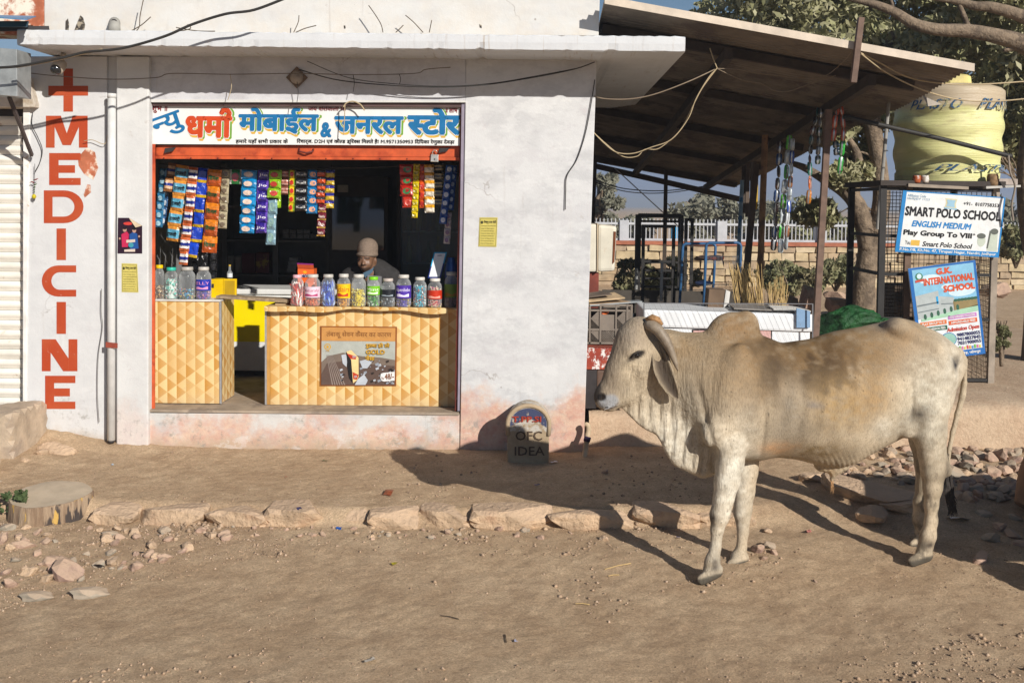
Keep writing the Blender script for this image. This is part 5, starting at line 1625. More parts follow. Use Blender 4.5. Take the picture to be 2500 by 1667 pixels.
# shoulder crease in front of the blade
cx_ = Q(1706, 980)[0] + (Q(1735, 1100)[0] - Q(1706, 980)[0]) * np.clip((Q(1706, 980)[1] - Z_) / .3, -.4, 1)
CF.F += (.014 * np.exp(-((X_ - cx_) / .018) ** 2) * sstep(Q(1706, 880)[1], Q(1706, 960)[1], Z_) * sstep(Q(1706, 1140)[1], Q(1706, 1090)[1], Z_)).astype(np.float32)
for (xa_, ya_, xb_, yb_, dep, wd_) in ((2186, 880, 2200, 1050, .012, .014), (1838, 940, 1850, 1110, .010, .014), (1772, 1120, 1760, 1030, .006, .012)):
    (gx0, gz0), (gx1, gz1) = Q(xa_, ya_), Q(xb_, yb_)
    tt = np.clip((Z_ - gz0) / (gz1 - gz0), 0, 1); gxl = gx0 + (gx1 - gx0) * tt + .012 * np.sin(tt * 5)
    CF.F += (dep * np.exp(-((X_ - gxl) / wd_) ** 2) * np.sin(np.pi * tt) * (Y_ < 0)).astype(np.float32)
V, Qd = CF.surface(2, .45)
# --- colouring: hide markings, placed on the animal
def hide_colours(V):
    x, v, z = V[:, 0], V[:, 1], V[:, 2]
    C = np.tile(np.array([.45, .365, .255]), (len(V), 1))
    n1 = fbm(x * 9, v * 9 + 4, z * 9, o=4); n2 = fbm(x * 26 + 5, v * 26, z * 40, o=3)
    def blob(px, py, rx, ry, col, st, rot=0.0, wob=.35, hard=False, pat=0.0):
        bx, bz = Q(px, py, -.24 if (1700 < px < 2320 and py < 1120) else -.12)
        dx, dz = (x - bx), (z - bz)
        c_, s_ = math.cos(rot), math.sin(rot)
        a, b = (dx * c_ + dz * s_) / (rx * .00246), (-dx * s_ + dz * c_) / (ry * .00246)
        w = np.exp(-(a * a + b * b) * np.maximum(.3, 1 + wob * n1 * 2)) * st * np.clip(1 + n2 * .8, .3, 1.6)
        if pat:
            w = w * (1 - pat + pat * sstep(-.12, .22, fbm(x * 8 + 2, v * 5, z * 11 + x * 6, o=4)))
        if hard:
            w = sstep(1.25, .75, np.sqrt(a * a + b * b) * (1 + .25 * n1)) * st
        w = np.clip(w, 0, 1)[:, None]
        C[:] = C * (1 - w) + np.array(col) * w
    tan, brown, dark, grey, cream, white = (.195, .115, .047), (.085, .047, .019), (.045, .034, .027), (.20, .165, .12), (.56, .46, .32), (.62, .575, .475)
    blob(1800, 815, 90, 75, (.23, .14, .066), .95)
    blob(1840, 900, 120, 90, tan, .8)
    blob(1960, 880, 130, 60, tan, .95)
    blob(2060, 860, 150, 60, tan, .95)
    blob(2150, 870, 60, 50, tan, .7)
    blob(1880, 860, 60, 40, (.15, .09, .04), .7)
    blob(1970, 940, 60, 24, (.06, .035, .015), .6, R(-25), .8)
    blob(1905, 890, 26, 40, (.06, .035, .015), .5, R(10), .8)
    blob(1935, 915, 105, 58, (.045, .025, .010), 1.0, R(-20), pat=.8)
    blob(2010, 890, 100, 48, (.055, .030, .012), .95, pat=.8)
    blob(2060, 930, 100, 44, (.07, .04, .016), .85, R(15), pat=.8)
    blob(1890, 880, 55, 66, (.07, .04, .016), .8, pat=.7)
    blob(2230, 840, 90, 60, (.28, .18, .09), .85)
    blob(2180, 795, 26, 14, (.16, .13, .11), .75, R(30))
    blob(2050, 985, 120, 60, (.32, .215, .10), .85)
    blob(1930, 1060, 70, 50, grey, .55)
    blob(1930, 1000, 40, 70, (.30, .25, .185), .75)
    blob(2000, 1105, 90, 28, (.17, .115, .055), .85)
    blob(1900, 1100, 46, 18, (.52, .28, .13), .55)
    blob(1720, 900, 60, 110, (.235, .17, .10), .9)
    blob(1660, 860, 55, 60, (.22, .15, .08), .9)
    blob(1690, 1010, 26, 100, grey, .65, R(12))
    blob(1700, 960, 50, 80, (.30, .25, .18), .5)
    blob(1790, 930, 70, 70, (.30, .215, .125), .7)
    blob(2130, 960, 60, 60, (.34, .22, .105), .75)
    blob(1560, 790, 40, 18, (.28, .22, .16), .7)
    blob(1508, 860, 30, 75, (.23, .18, .13), .85, R(-8))
    blob(1488, 925, 22, 46, (.17, .13, .095), .85, R(-20))
    blob(1545, 905, 36, 40, cream, .7)
    blob(1560, 830, 40, 22, (.33, .26, .19), .6)
    blob(1525, 812, 22, 30, (.20, .165, .13), .6, R(35))
    blob(1590, 960, 26, 50, (.52, .42, .29), .5)
    blob(1650, 1090, 60, 90, white, .85)
    blob(1585, 1020, 40, 40, (.52, .45, .34), .7)
    blob(1775, 1170, 50, 130, white, .9)
    blob(1820, 1200, 30, 120, white, .7)
    blob(1745, 1330, 30, 60, (.50, .45, .36), .6)
    blob(2260, 1000, 70, 120, (.60, .545, .43), .8)
    blob(2160, 1045, 36, 30, white, .55)
    blob(2320, 890, 40, 90, white, .5)
    blob(2245, 1010, 30, 20, dark, .55, R(10), .8)
    blob(2300, 1045, 24, 16, (.2, .17, .13), .5, R(30), .8)
    blob(2328, 885, 8, 13, (.03, .03, .035), .9, 0, .9)
    blob(1985, 985, 26, 9, (.16, .15, .15), .7, R(-12), .8)
    blob(2300, 1150, 18, 34, dark, .75)
    blob(2285, 1230, 26, 70, (.20, .165, .11), .45, 0, .9)
    blob(1736, 1262, 12, 22, dark, .8)
    blob(1740, 1368, 12, 16, dark, .7)
    blob(1800, 1225, 12, 30, (.2, .17, .13), .6)
    blob(2258, 1318, 18, 14, dark, .7)
    blob(2030, 1160, 30, 16, (.46, .33, .19), .7)
    # muzzle, nostril, eye rim
    blob(1480, 950, 34, 46, (.24, .19, .135), .8, R(-20))
    blob(1486, 986, 24, 17, (.30, .305, .315), .95, R(8), .1, True)
    blob(1457, 966, 11, 26, (.06, .048, .04), .95, R(-14), .3, True)
    blob(1470, 974, 11, 9, (.010, .008, .008), 1.0, R(30), .05, True)
    blob(1555, 868, 22, 9, (.018, .015, .013), 1.0, R(24), .05, True)
    blob(1545, 876, 20, 6, (.06, .05, .04), .8, R(35), .1)
    blob(1497, 1001, 20, 4, (.10, .08, .07), .8, R(20), .2)
    # fine mottling and grime
    C *= (1 + .24 * n1 + .20 * n2)[:, None]
    grime = np.clip(fbm(x * 30, v * 30, z * 16 + 7, o=4) - .10, 0, 1) * 2.6 * sstep(.85, .15, z) * (.35 + .65 * sstep(1.5, 1.9, x))
    C = C * (1 - np.clip(grime, 0, .75)[:, None]) + np.array([.13, .105, .075]) * np.clip(grime, 0, .75)[:, None]
    speck = (fbm(x * 90, v * 90, z * 90, o=2) > .62) & (n1 > .15)
    C[speck] *= .45
    for hx, hz_, hv in HOOF:
        m = (np.abs(x - hx - .07) < .14) & (np.abs(v - hv) < .10)
        hr = np.clip(.075 + .25 * (x - hx - .05), .045, .085)
        w = (m * sstep(hz_ + hr + .012, hz_ + hr - .006, z))[:, None]
        C = C * (1 - w) + np.array([.085, .075, .058]) * (1 + .25 * n2[:, None]) * w
        slit = (m & (np.abs(v - hv) < .007) & (z < hz_ + .07) & (x < hx + .07))
        C[slit] = (.03, .025, .02)
    return np.clip(C, .004, 1)
HC = hide_colours(V)
def to_world(V):
    W = V.copy()
    W[:, 1] = V[:, 1] + cax(V[:, 0])
    return W
def hide_mat(name, rough=.75, bscale=260, bst=.35):
    m, nt, b = new_mat(name)
    k = NT(nt)
    at = k.n('ShaderNodeVertexColor'); at.layer_name = 'Col'
    fur = k.noise(1.0, 4, .65, src=k.mapping(k.pos, (150, 150, 42)))
    c = k.mix(k.math('MULTIPLY', k.ramp(fur, .42, .70), .55), at.outputs['Color'], k.mix(.6, at.outputs['Color'], (.07, .045, .025)))
    mot = k.noise(1.0, 5, .7, src=k.mapping(k.pos, (34, 34, 20)))
    c = k.mix(k.math('MULTIPLY', k.ramp(mot, .50, .72), .40), c, k.mix(.5, c, (.06, .04, .022)))
    k.link(c, b.inputs['Base Color'])
    b.inputs['Roughness'].default_value = rough
    b.inputs['Specular IOR Level'].default_value = .25
    b.inputs['Sheen Roughness'].default_value = .5
    b.inputs['Sheen Tint'].default_value = (.9, .8, .65, 1)
    x, y, z = k.sep(k.pos)
    wr = k.noise(1.0, 3, .5, src=k.mapping(k.pos, (70, 70, 9)))
    sel = k.ramp(x, 1.22, .95)
    h = k.math('ADD', k.math('MULTIPLY', fur, .5), k.math('MULTIPLY', k.math('MULTIPLY', wr, sel), 1.5))
    k.link(k.bump(h, .5, .014), b.inputs['Normal'])
    return m
HIDE = hide_mat('zebu_hide')
cow = thing('zebu_bull', 'cream and tan humped bull with long ears standing in front of the shed', 'cow', (1.6, 6.24, -.15))
bo = np_obj('body', to_world(V) - np.array(cow.location, dtype=np.float32), Qd, HIDE, cow, smooth=True)
set_color(bo, HC)
CL = Vector(cow.location)
def cw(px, py, v):
    x, z = Q(px, py, v)
    return Vector((x, cax(x) + v, z)) - CL
# horns
def horn_mat():
    m, nt, b = new_mat('horn')
    k = NT(nt)
    c = k.mix(k.ramp(k.noise(12, 5, .6), .35, .65), (.17, .13, .09), (.27, .215, .155))
    c = k.mix(k.ramp(k.noise(1.0, 3, .6, src=k.mapping(k.pos, (60, 60, 60))), .55, .7), c, (.22, .17, .13))
    k.link(c, b.inputs['Base Color']); b.inputs['Roughness'].default_value = .55
    k.link(k.bump(k.noise(70, 4, .6), .4, .006), b.inputs['Normal'])
    return m
HORN = horn_mat()
for s_ in (-1, 1):
    pts = [(1580, 792, .07), (1593, 795, .105), (1607, 806, .125), (1622, 826, .145), (1634, 848, .158), (1644, 872, .165), (1651, 892, .168), (1655, 905, .168)]
    rr_ = [.030, .035, .034, .031, .026, .019, .012, .004]
    path = [cw(x, y, v * s_) for x, y, v in pts]
    # finer path
    fine, fr_ = [], []
    for i in range(len(path) - 1):
        for t in (0, .5):
            fine.append(path[i].lerp(path[i + 1], t)); fr_.append(rr_[i] * (1 - t) + rr_[i + 1] * t)
    fine.append(path[-1]); fr_.append(rr_[-1])
    m = MB(); m.tube(fine, fr_, 14); m.build('horn', HORN, cow, smooth=True)
# tuft of ginger hair round the horn base
GING = M('poll_hair', (.36, .20, .09), rough=.9, var=.4, vscale=60, bump=.6, bscale=120)
m = MB(); m.tube([cw(1578, 780, -.075), cw(1592, 776, -.10), cw(1606, 781, -.11), cw(1617, 793, -.115)], [.012, .022, .020, .008], 8); m.build('poll_tuft', GING, cow, smooth=True)
# ears: drooping leaves, cupped towards the viewer
def ear(s_):
    spine = [(1604, 846, .098), (1609, 868, .115), (1616, 895, .135), (1627, 925, .145), (1640, 950, .148), (1650, 966, .145), (1655, 973, .14)]
    hw = [.022, .042, .054, .052, .038, .020, .004]
    nu = 9
    pts = [cw(x, y, v * s_) for x, y, v in spine]
    Vf, Vb, cols = [], [], []
    for i, c in enumerate(pts):
        t = (pts[min(i + 1, len(pts) - 1)] - pts[max(i - 1, 0)]).normalized()
        side = Vector((t.z, 0, -t.x)).normalized()
        out = Vector((0, s_, 0))
        for j in range(nu):
            a = 2 * j / (nu - 1) - 1
            cup = .030 * (a * a) * (hw[i] / .044) - .016 * (hw[i] / .044)
            p = c + side * (a * hw[i]) + out * cup
            Vf.append(p); Vb.append(p - out * .007 * (1 - a * a * .8))
    n = len(pts)
    F_ = []
    for i in range(n - 1):
        for j in range(nu - 1):
            F_.append((i * nu + j, i * nu + j + 1, (i + 1) * nu + j + 1, (i + 1) * nu + j))
    o = n * nu
    F2 = [tuple(k + o for k in f[::-1]) for f in F_]
    rim = []
    for i in range(n - 1):
        rim += [(i * nu, (i + 1) * nu, o + (i + 1) * nu, o + i * nu), (i * nu + nu - 1, o + i * nu + nu - 1, o + (i + 1) * nu + nu - 1, (i + 1) * nu + nu - 1)]
    e = mesh_obj('ear', Vf + Vb, F_ + F2 + rim, HIDE, cow, smooth=True)
    C = []
    for lay in (0, 1):
        for i in range(n):
            for j in range(nu):
                a = 2 * j / (nu - 1) - 1
                inner = max(0, 1 - abs(a) ** 3 * 1.1) if lay == 0 else 0
                base = np.array([.40, .32, .22])
                C.append(base * (1 - inner) + np.array([.06, .044, .032]) * inner)
    set_color(e, np.array(C))
ear(-1); ear(1)
# eye
EYE = M('cow_eye', (.012, .010, .009), rough=.08, spec=.8, var=0)
for s_ in (-1, 1):
    m = MB(); m.lathe([(.004, -.017), (.012, -.012), (.0165, -.004), (.0165, .004), (.012, .012), (.004, .017)], n=14)
    c = cw(1555, 867, .101 * s_)
    m.v = [tuple(Vector((x, z * .8, y)) + c) for x, y, z in m.v]
    m.build('eye', EYE, cow, smooth=True)
    # lashes: a dark lid above the eye
    m = MB(); m.tube([cw(1541, 873, .110 * s_), cw(1548, 864, .118 * s_), cw(1558, 859, .119 * s_), cw(1569, 858, .114 * s_)], [.004, .007, .007, .003], 6); m.build('eyelid', M('eyelid_dark', (.03, .024, .02), rough=.8), cow, smooth=True)
# tail tuft
TUFT = M('tail_hair', (.035, .028, .024), rough=.8, var=.5, vscale=40)
m = MB()
rnd = random.Random(4)
for i in range(110):
    a = rnd.uniform(0, 6.28); r0 = rnd.uniform(0, .016)
    st = cw(2313 + rnd.uniform(-2, 2), rnd.uniform(1105, 1165), r0 * math.sin(a))
    midp = cw(2319 + rnd.uniform(-11, 9), rnd.uniform(1185, 1215), rnd.uniform(-.03, .03))
    en = cw(2326 + rnd.uniform(-13, 12), rnd.uniform(1225, 1262), rnd.uniform(-.03, .03))
    m.tube([st, midp, en], [.005, .0055, .0012], 4, cap=False)
m.build('tail_tuft', TUFT, cow, fixn=False)
m = MB()
for i in range(16):
    a = cw(2030 + rnd.uniform(-5, 5), 1168 + rnd.uniform(0, 5), rnd.uniform(-.01, .01)); b_ = cw(2031 + rnd.uniform(-10, 8), 1195 + rnd.uniform(-6, 12), rnd.uniform(-.015, .015))
    m.tube([a, b_], [.0016, .0005], 3, cap=False)
m.build('belly_tuft', GING, cow, fixn=False)
# ================================================================== THE SHOPKEEPER
def person():
    Yh = 9.30
    def w(px, py, dy=0.0):
        p = P(px, py, Yh)
        return (p.x, Yh + dy, p.z)
    root = thing('person', 'man in a brown knitted cap and grey hooded jacket bent over the counter', 'person', (P(905, 700, Yh).x, Yh + .1, FZ + .006))
    L = np.array(root.location, dtype=np.float32)
    sk = M('skin_brown', (.23, .125, .075), rough=.55, var=.15, vscale=20)
    hx, hy, hz_ = w(897, 632)
    F = Field((hx - .5, Yh - .62, FZ - .01), (hx + .5, Yh + .62, hz_ + .22), .0085)
    # head, leaning forward and down
    F.ell((hx, Yh - .02, hz_ + .045), (.076, .098, .095), 0, .02)
    F.ell((hx - .006, Yh - .075, hz_ - .035), (.060, .055, .075), 0, .03)
    F.cone((hx - .012, Yh - .118, hz_ - .075), (hx - .012, Yh - .100, hz_ - .085), .022, .024, .02)       # chin
    F.cone((hx - .012, Yh - .122, hz_ + .000), (hx - .013, Yh - .142, hz_ - .040), .008, .015, .012)      # nose
    for s in (-1, 1):
        F.ell((hx - .012 + s * .030, Yh - .118, hz_ + .010), (.022, .012, .008), 0, .012)    # brow
        F.carve((hx - .012 + s * .030, Yh - .132, hz_ - .008), (.014, .012, .009), 0, .008)  # eye hollow
        F.ell((hx - .012 + s * .031, Yh - .114, hz_ - .009), (.010, .008, .006), 0, .004)    # lid
        F.ell((hx - .012 + s * .040, Yh - .100, hz_ - .040), (.022, .020, .020), 0, .02)     # cheek
        F.ell((hx + s * .078, Yh - .015, hz_ - .015), (.010, .020, .030), 0, .01)            # ear
    F.ell((hx - .012, Yh - .125, hz_ - .057), (.022, .010, .005), 0, .006)                   # lips
    F.ell((hx - .012, Yh - .122, hz_ - .066), (.018, .010, .006), 0, .006)
    nx_, nz_ = hx + .02, hz_ - .12
    F.cone((hx + .005, Yh + .0, hz_ - .04), (nx_, Yh + .07, nz_), .055, .062, .03)
    # torso leaning forward, arms folded on the counter, seated
    F.cone((nx_, Yh + .10, nz_ - .03), (nx_, Yh + .26, FZ + .62), .13, .14, .05, (1.25, 1, 1))
    for s in (-1, 1):
        sh_ = (nx_ + s * .185, Yh + .08, nz_ - .055)
        el = (nx_ + s * .24, Yh - .06, nz_ - .30)
        wr = (nx_ + s * .06, Yh - .24, nz_ - .36)
        F.cone((nx_, Yh + .09, nz_ - .03), sh_, .07, .065, .04)
        F.cone(sh_, el, .058, .046, .03); F.cone(el, wr, .044, .028, .02)
        F.ell((wr[0] - s * .04, wr[1] - .03, wr[2]), (.042, .040, .018), 0, .012)
        for f in range(4):
            b0 = Vector((wr[0] - s * (.065 - .004 * f), wr[1] - .055 + .019 * f, wr[2]))
            b1 = b0 + Vector((-s * .030, -.012, -.002)); b2 = b1 + Vector((-s * (.026 - .004 * abs(f - 1)), -.006, -.010))
            F.cone(b0, b1, .0095, .0088, .004); F.cone(b1, b2, .0088, .0075, .004)
        F.cone((wr[0] - s * .02, wr[1] - .055, wr[2] + .004), (wr[0] - s * .05, wr[1] - .085, wr[2]), .0105, .0085, .006)
        hip = (nx_ + s * .09, Yh + .26, FZ + .54); kn = (nx_ + s * .12, Yh - .04 + .0, FZ + .52); an = (nx_ + s * .12, Yh + .06, FZ + .09)
        F.cone(hip, kn, .085, .062, .04); F.cone(kn, an, .060, .040, .02)
        F.cone(an, (an[0], an[1] - .15, FZ + .04), .040, .032, .02)
    V, q = F.surface(2, .4)
    o = np_obj('body', V - L, q, sk, root, smooth=True)
    C = np.tile(np.array([.17, .088, .05]), (len(V), 1))
    d = V - np.array([hx - .012, Yh - .12, hz_ - .062])
    moust = (np.abs(V[:, 2] - (hz_ - .049)) < .006) & (np.abs(d[:, 0]) < .028) & (V[:, 1] < Yh - .09)
    beard = (V[:, 2] < hz_ - .062) & (V[:, 2] > hz_ - .12) & (V[:, 1] < Yh - .06) & (np.abs(d[:, 2] + .004) > .006)
    brow = (np.abs(V[:, 2] - (hz_ + .012)) < .0055) & (np.abs(np.abs(d[:, 0]) - .030) < .022) & (V[:, 1] < Yh - .09)
    C[moust | brow] = (.015, .012, .010)
    C[beard] = (.06, .035, .024)
    sh = (V[:, 2] < FZ + .085); C[sh] = (.03, .025, .02)
    set_color(o, C)
    m2, nt, b = new_mat('skin_painted')
    k = NT(nt); at = k.n('ShaderNodeVertexColor'); at.layer_name = 'Col'
    k.link(at.outputs['Color'], b.inputs['Base Color']); b.inputs['Roughness'].default_value = .5
    o.data.materials[0] = m2
    # knitted cap
    G = Field((hx - .16, Yh - .22, hz_ - .05), (hx + .16, Yh + .2, hz_ + .22), .006)
    G.ell((hx + .002, Yh - .005, hz_ + .075), (.092, .110, .105), 0, .01)
    G.ell((hx + .004, Yh + .005, hz_ + .118), (.082, .094, .068), 0, .03)
    G.ell((hx, Yh - .015, hz_ + .040), (.098, .118, .034), 0, .012)
    sl, g = G.sub((hx - .2, Yh - .3, hz_ - .1), (hx + .2, Yh + .3, hz_ + .3))
    cut = (hz_ + .012 - .22 * (g[1] - Yh) * 0) - g[2] + 0 * G.F[sl]
    G.F[sl] = np.maximum(G.F[sl], cut.astype(np.float32))
    V, q = G.surface(2, .4)
    cap = np_obj('knitted_cap', V - L, q, M('cap_wool', (.20, .148, .112), rough=.95, var=.2, vscale=60, bump=.6, bscale=180), root, smooth=True)
    # jacket: one skin over trunk and arms with a hood roll behind the neck
    J = Field((hx - .5, Yh - .45, FZ + .42), (hx + .52, Yh + .55, hz_ + .06), .010)
    J.cone((nx_, Yh + .11, nz_ - .04), (nx_, Yh + .27, FZ + .60), .165, .175, .05, (1.25, 1, 1))
    for s in (-1, 1):
        sh_ = (nx_ + s * .19, Yh + .08, nz_ - .06); el = (nx_ + s * .25, Yh - .06, nz_ - .30); wr = (nx_ + s * .09, Yh - .22, nz_ - .355)
        J.cone((nx_ + s * .03, Yh + .08, nz_ - .005), sh_, .085, .088, .05)
        J.cone(sh_, el, .082, .068, .03); J.cone(el, wr, .066, .046, .03)
    J.ell((nx_ + .0, Yh + .13, nz_ + .02), (.135, .07, .055), 0, .03)
    J.cone((nx_ - .085, Yh + .02, nz_ + .01), (nx_ - .06, Yh - .09, nz_ - .11), .030, .026, .02)
    J.cone((nx_ + .085, Yh + .02, nz_ + .01), (nx_ + .06, Yh - .09, nz_ - .11), .030, .026, .02)
    J.carve((nx_ - .01, Yh - .08, nz_ - .02), (.065, .09, .09), 0, .02)
    V, q = J.surface(2, .4)
    fo = fbm(V[:, 0] * 14, V[:, 1] * 14, V[:, 2] * 22, o=3) * .010
    V = V + fo[:, None] * np.array([.4, 1, .2])
    ja = np_obj('hooded_jacket', V - L, q, M('jacket_grey', (.032, .030, .030), rough=.9, var=.2, vscale=40, bump=.3, bscale=150), root, smooth=True)
    # pale grey chest panel and blue shirt collar
    m = MB(); m.add([w(868, 676, -.165), w(893, 668, -.185), w(900, 700, -.20), w(868, 705, -.17)], [(0, 1, 2, 3)]); m.add([w(906, 668, -.185), w(938, 672, -.15), w(938, 700, -.15), w(905, 702, -.20)], [(0, 1, 2, 3)])
    for i, v in enumerate(m.v): m.v[i] = tuple(Vector(v) - root.location)
    m.build('chest_panel', M('panel_grey', (.16, .16, .165), rough=.9), root, fixn=False)
    m = MB(); m.slab([w(893, 664, -.15), w(912, 655, -.12), w(917, 650, -.10), w(915, 662, -.13), w(900, 676, -.17)], (0, .01, 0))
    for i, v in enumerate(m.v): m.v[i] = tuple(Vector(v) - root.location)
    m.build('shirt_collar', M('collar_blue', (.05, .10, .15), rough=.8), root)
    st = thing('stool', 'plain wooden stool under the seated shopkeeper', 'stool', (nx_, Yh + .30, FZ + .006))
    m = MB(); m.box((-.2, -.16, .40), (.2, .16, .44)); m.build('seat', WOOD, st)
    for sx in (-1, 1):
        for sy in (-1, 1):
            m = MB(); m.bar((sx * .16, sy * .12, 0), (sx * .15, sy * .11, .40), .04); m.build('leg', WOOD, st)
person()
# ================================================================== THE OPEN SHED
shed = thing('market_shed', 'open-sided shed with a dark corrugated sheet roof beside the shop', 'shed')
TIN = M('corrugated_tin', (.20, .165, .13), rough=.7, var=.25, vscale=3, col2=(.12, .095, .08), c2scale=2.5, metal=.2)
TINEDGE = M('tin_edge_pale', (.60, .51, .41), rough=.7, var=.2, vscale=4)
FL_, FR_ = P(1476, -2, 8.25), P(2378, 163, 8.25)
SLY = -.088
def roof_z(x, y):
    return FL_.z + (x - FL_.x) / (FR_.x - FL_.x) * (FR_.z - FL_.z) + SLY * (y - 8.25)
for row in range(10):
    y0, y1 = 8.25 + row * .93, 8.25 + (row + 1) * .93 + .03
    n = 52
    V, F_ = [], []
    for i in range(n + 1):
        y = y0 + (y1 - y0) * i / n
        cz = .020 * math.sin(2 * math.pi * (y - 8.25) / .076) + .004 * (row % 2)
        for x in (FL_.x + .0, FR_.x - .06 * row * .25 + .02 * ((row * 5) % 3)):
            V.append((x, y, roof_z(x, y) + cz))
    F_ = [(2 * i, 2 * i + 1, 2 * i + 3, 2 * i + 2) for i in range(n)]
    mesh_obj('roof_sheet', V, F_, TIN, shed, smooth=True)
m = MB(); m.slab([FL_ + Vector((0, -.012, .022)), FR_ + Vector((0, -.012, .022)), FR_ + Vector((0, -.012, -.040)), FL_ + Vector((0, -.012, -.040))], (0, .01, 0)); m.build('front_flashing', TINEDGE, shed)
PUR = M('purlin_dark', (.06, .045, .035), rough=.85, var=.3)
for yy in (8.9, 10.6, 12.6, 14.6, 16.8):
    a, b_ = (FL_.x + .02, yy, roof_z(FL_.x, yy) - .07), (FR_.x - .25, yy, roof_z(FR_.x - .25, yy) - .07)
    m = MB(); m.bar(a, b_, .06, .08); m.build('purlin', PUR, shed)
for xx in (1.55, 2.75):
    m = MB(); m.bar((xx, 8.6, roof_z(xx, 8.6) - .16), (xx, 17.2, roof_z(xx, 17.2) - .16), .07, .09); m.build('rafter', PUR, shed)
ANG = M('angle_iron_brown', (.155, .10, .075), rough=.75, var=.25, vscale=12)
def post(name, px0, py0, px1, py1, Y0, Y1, w, mat, zb=None, lab=None, round_=False):
    a, b_ = P(px0, py0, Y0), P(px1, py1, Y1)
    if zb is not None:
        d = (a - b_); t = (zb - b_.z) / d.z; b2 = b_ + d * t
        a = b2
    m = MB()
    if round_: m.tube([a, b_], w / 2, 10)
    else: m.bar(a, b_, w, w)
    return m.build(name, mat, shed)
post('post', 1990, 835, 2023, 268, 9.35, 9.35, .055, ANG, zb=.36)
post('post', 1803, 620, 1812, 440, 12.6, 12.6, .05, M('blue_white_pole', '#8aa8bc', rough=.6, var=.2, col2='#2a6a9a', c2scale=9), zb=.36, round_=True)
post('post', 1824, 650, 1846, 400, 12.3, 12.3, .07, M('dark_timber', (.10, .07, .05), var=.3), zb=.36)
post('bamboo_post', 1856, 660, 1868, 330, 11.8, 11.8, .075, M('bamboo_brown', (.30, .17, .085), rough=.7, var=.35, vscale=7, col2=(.14, .08, .05), c2scale=6), zb=.36, round_=True)
post('post', 1622, 640, 1626, 415, 14.5, 14.5, .05, PUR, zb=.30)
post('post', 1448, 500, 1452, 390, 13.9, 13.9, .06, PUR, zb=.30)
m = MB(); m.bar(P(1438, 402, 16.9), P(1830, 492, 16.9), .09, .09); m.build('eaves_pipe', PUR, shed)
m = MB(); m.bar(P(2102, 44, 8.20), P(2083, 202, 8.20), .045, .05); m.build('hanger_iron', ANG, shed)
post('pole', 2142, 560, 2170, 250, 9.9, 9.9, .035, M('grey_pipe', (.26, .25, .23), rough=.6), round_=True)
# planks standing in a bundle
for i, (xa, ya, yb2, c) in enumerate(((1812, 405, 520, (.07, .055, .045)), (1822, 398, 530, (.12, .09, .07)), (1833, 395, 540, (.16, .13, .10)), (1843, 400, 505, (.22, .17, .11)))):
    o = MB(); o.slab([P(xa, ya, 12.9), P(xa + 9, ya - 2, 12.9), P(xa + 7, yb2, 12.9), P(xa - 2, yb2, 12.9)], (0, .03, 0)); o = o.build('roof_plank', M('plank_%d' % i, c, rough=.9, var=.3), shed)
m = MB(); m.slab([P(1846, 440, 12.88), P(1851, 440, 12.88), P(1849, 510, 12.88), P(1845, 512, 12.88)], (0, .01, 0)); m.build('yellow_strip', flat('yellow_strap', '#c8a020'), shed)
LAMPC = M('lamp_grey', (.20, .17, .14), rough=.7)
lp = thing('ceiling_lamp', 'dusty round lamp fitting hanging under the shed roof', 'lamp', P(1850, 310, 12.4))
m = MB(); m.lathe([(.03, .20), (.03, .10), (.12, .05), (.14, 0), (.10, -.05), (.02, -.06)], n=16); m.build('shade', LAMPC, lp, smooth=True)

# ------------------------------------------------------------------ chip packets hung in ropes
def packet_rope(label, pts, Y, cols, wpx=13, n=9):
    a = P(pts[0][0], pts[0][1], Y)
    t = thing('packet_rope', label, 'packet rope', a, 0, 'ropes of snack packets hung in the shed')
    rnd = random.Random(len(label) + n)
    px = [P(x, y, Y) for x, y in pts]
    Ls = [(px[i + 1] - px[i]).length for i in range(len(px) - 1)]
    tot_ = sum(Ls)
    def at(s):
        s *= tot_
        for i, l in enumerate(Ls):
            if s <= l or i == len(Ls) - 1:
                return px[i].lerp(px[i + 1], s / l)
            s -= l
    h = tot_ / n
    w = wpx * PX(Y)
    mesh_cache = {}
    for i in range(n):
        c = cols[i % len(cols)]
        if c not in mesh_cache:
            mb = MB()
            nn = 10
            prof = [(0, .25), (.06, .8), (.25, 1.0), (.5, .95), (.75, 1.0), (.94, .8), (1.0, .25)]
            vs, fs = [], []
            for (tt, ww_) in prof:
                th = .42 * math.sin(math.pi * tt) ** .7
                for k in range(nn):
                    an = 2 * math.pi * k / nn
                    vs.append((ww_ * w / 2 * math.cos(an), th * w * .6 * math.sin(an), -tt * h))
            for j in range(len(prof) - 1):
                for k in range(nn):
                    fs.append((j * nn + k, j * nn + (k + 1) % nn, (j + 1) * nn + (k + 1) % nn, (j + 1) * nn + k))
            mb.add(vs, fs)
            mats = [M('packet_' + c.strip('#'), c, rough=.22, spec=.7, var=.3, vscale=30, bump=.5, bscale=50, bdist=.006), M('packet_foil', (.45, .47, .48), rough=.25, metal=.5, var=.3, vscale=30)]
            for fi in range(len(fs)):
                mb.m[fi] = 1 if (fi % nn) in (2, 3, 7) else 0
            me = mb.mesh('packet', mats)
            me.polygons.foreach_set('use_smooth', [True] * len(me.polygons))
            mesh_cache[c] = me
        o = bpy.data.objects.new('packet', mesh_cache[c]); link(o, t)
        p0, p1 = at(i / n), at((i + 1) / n)
        d = (p1 - p0).normalized()
        o.location = p0 - t.location
        o.rotation_euler = (rnd.uniform(-.1, .1), -math.atan2(d.x, -d.z), rnd.uniform(-1.2, 1.2))
packet_rope('dark brown and blue rope of packets, leftmost in the shed', [(1905, 345), (1896, 480), (1888, 612)], 10.35, ['#3a2018', '#16386a', '#2a1814'], 15, 9)
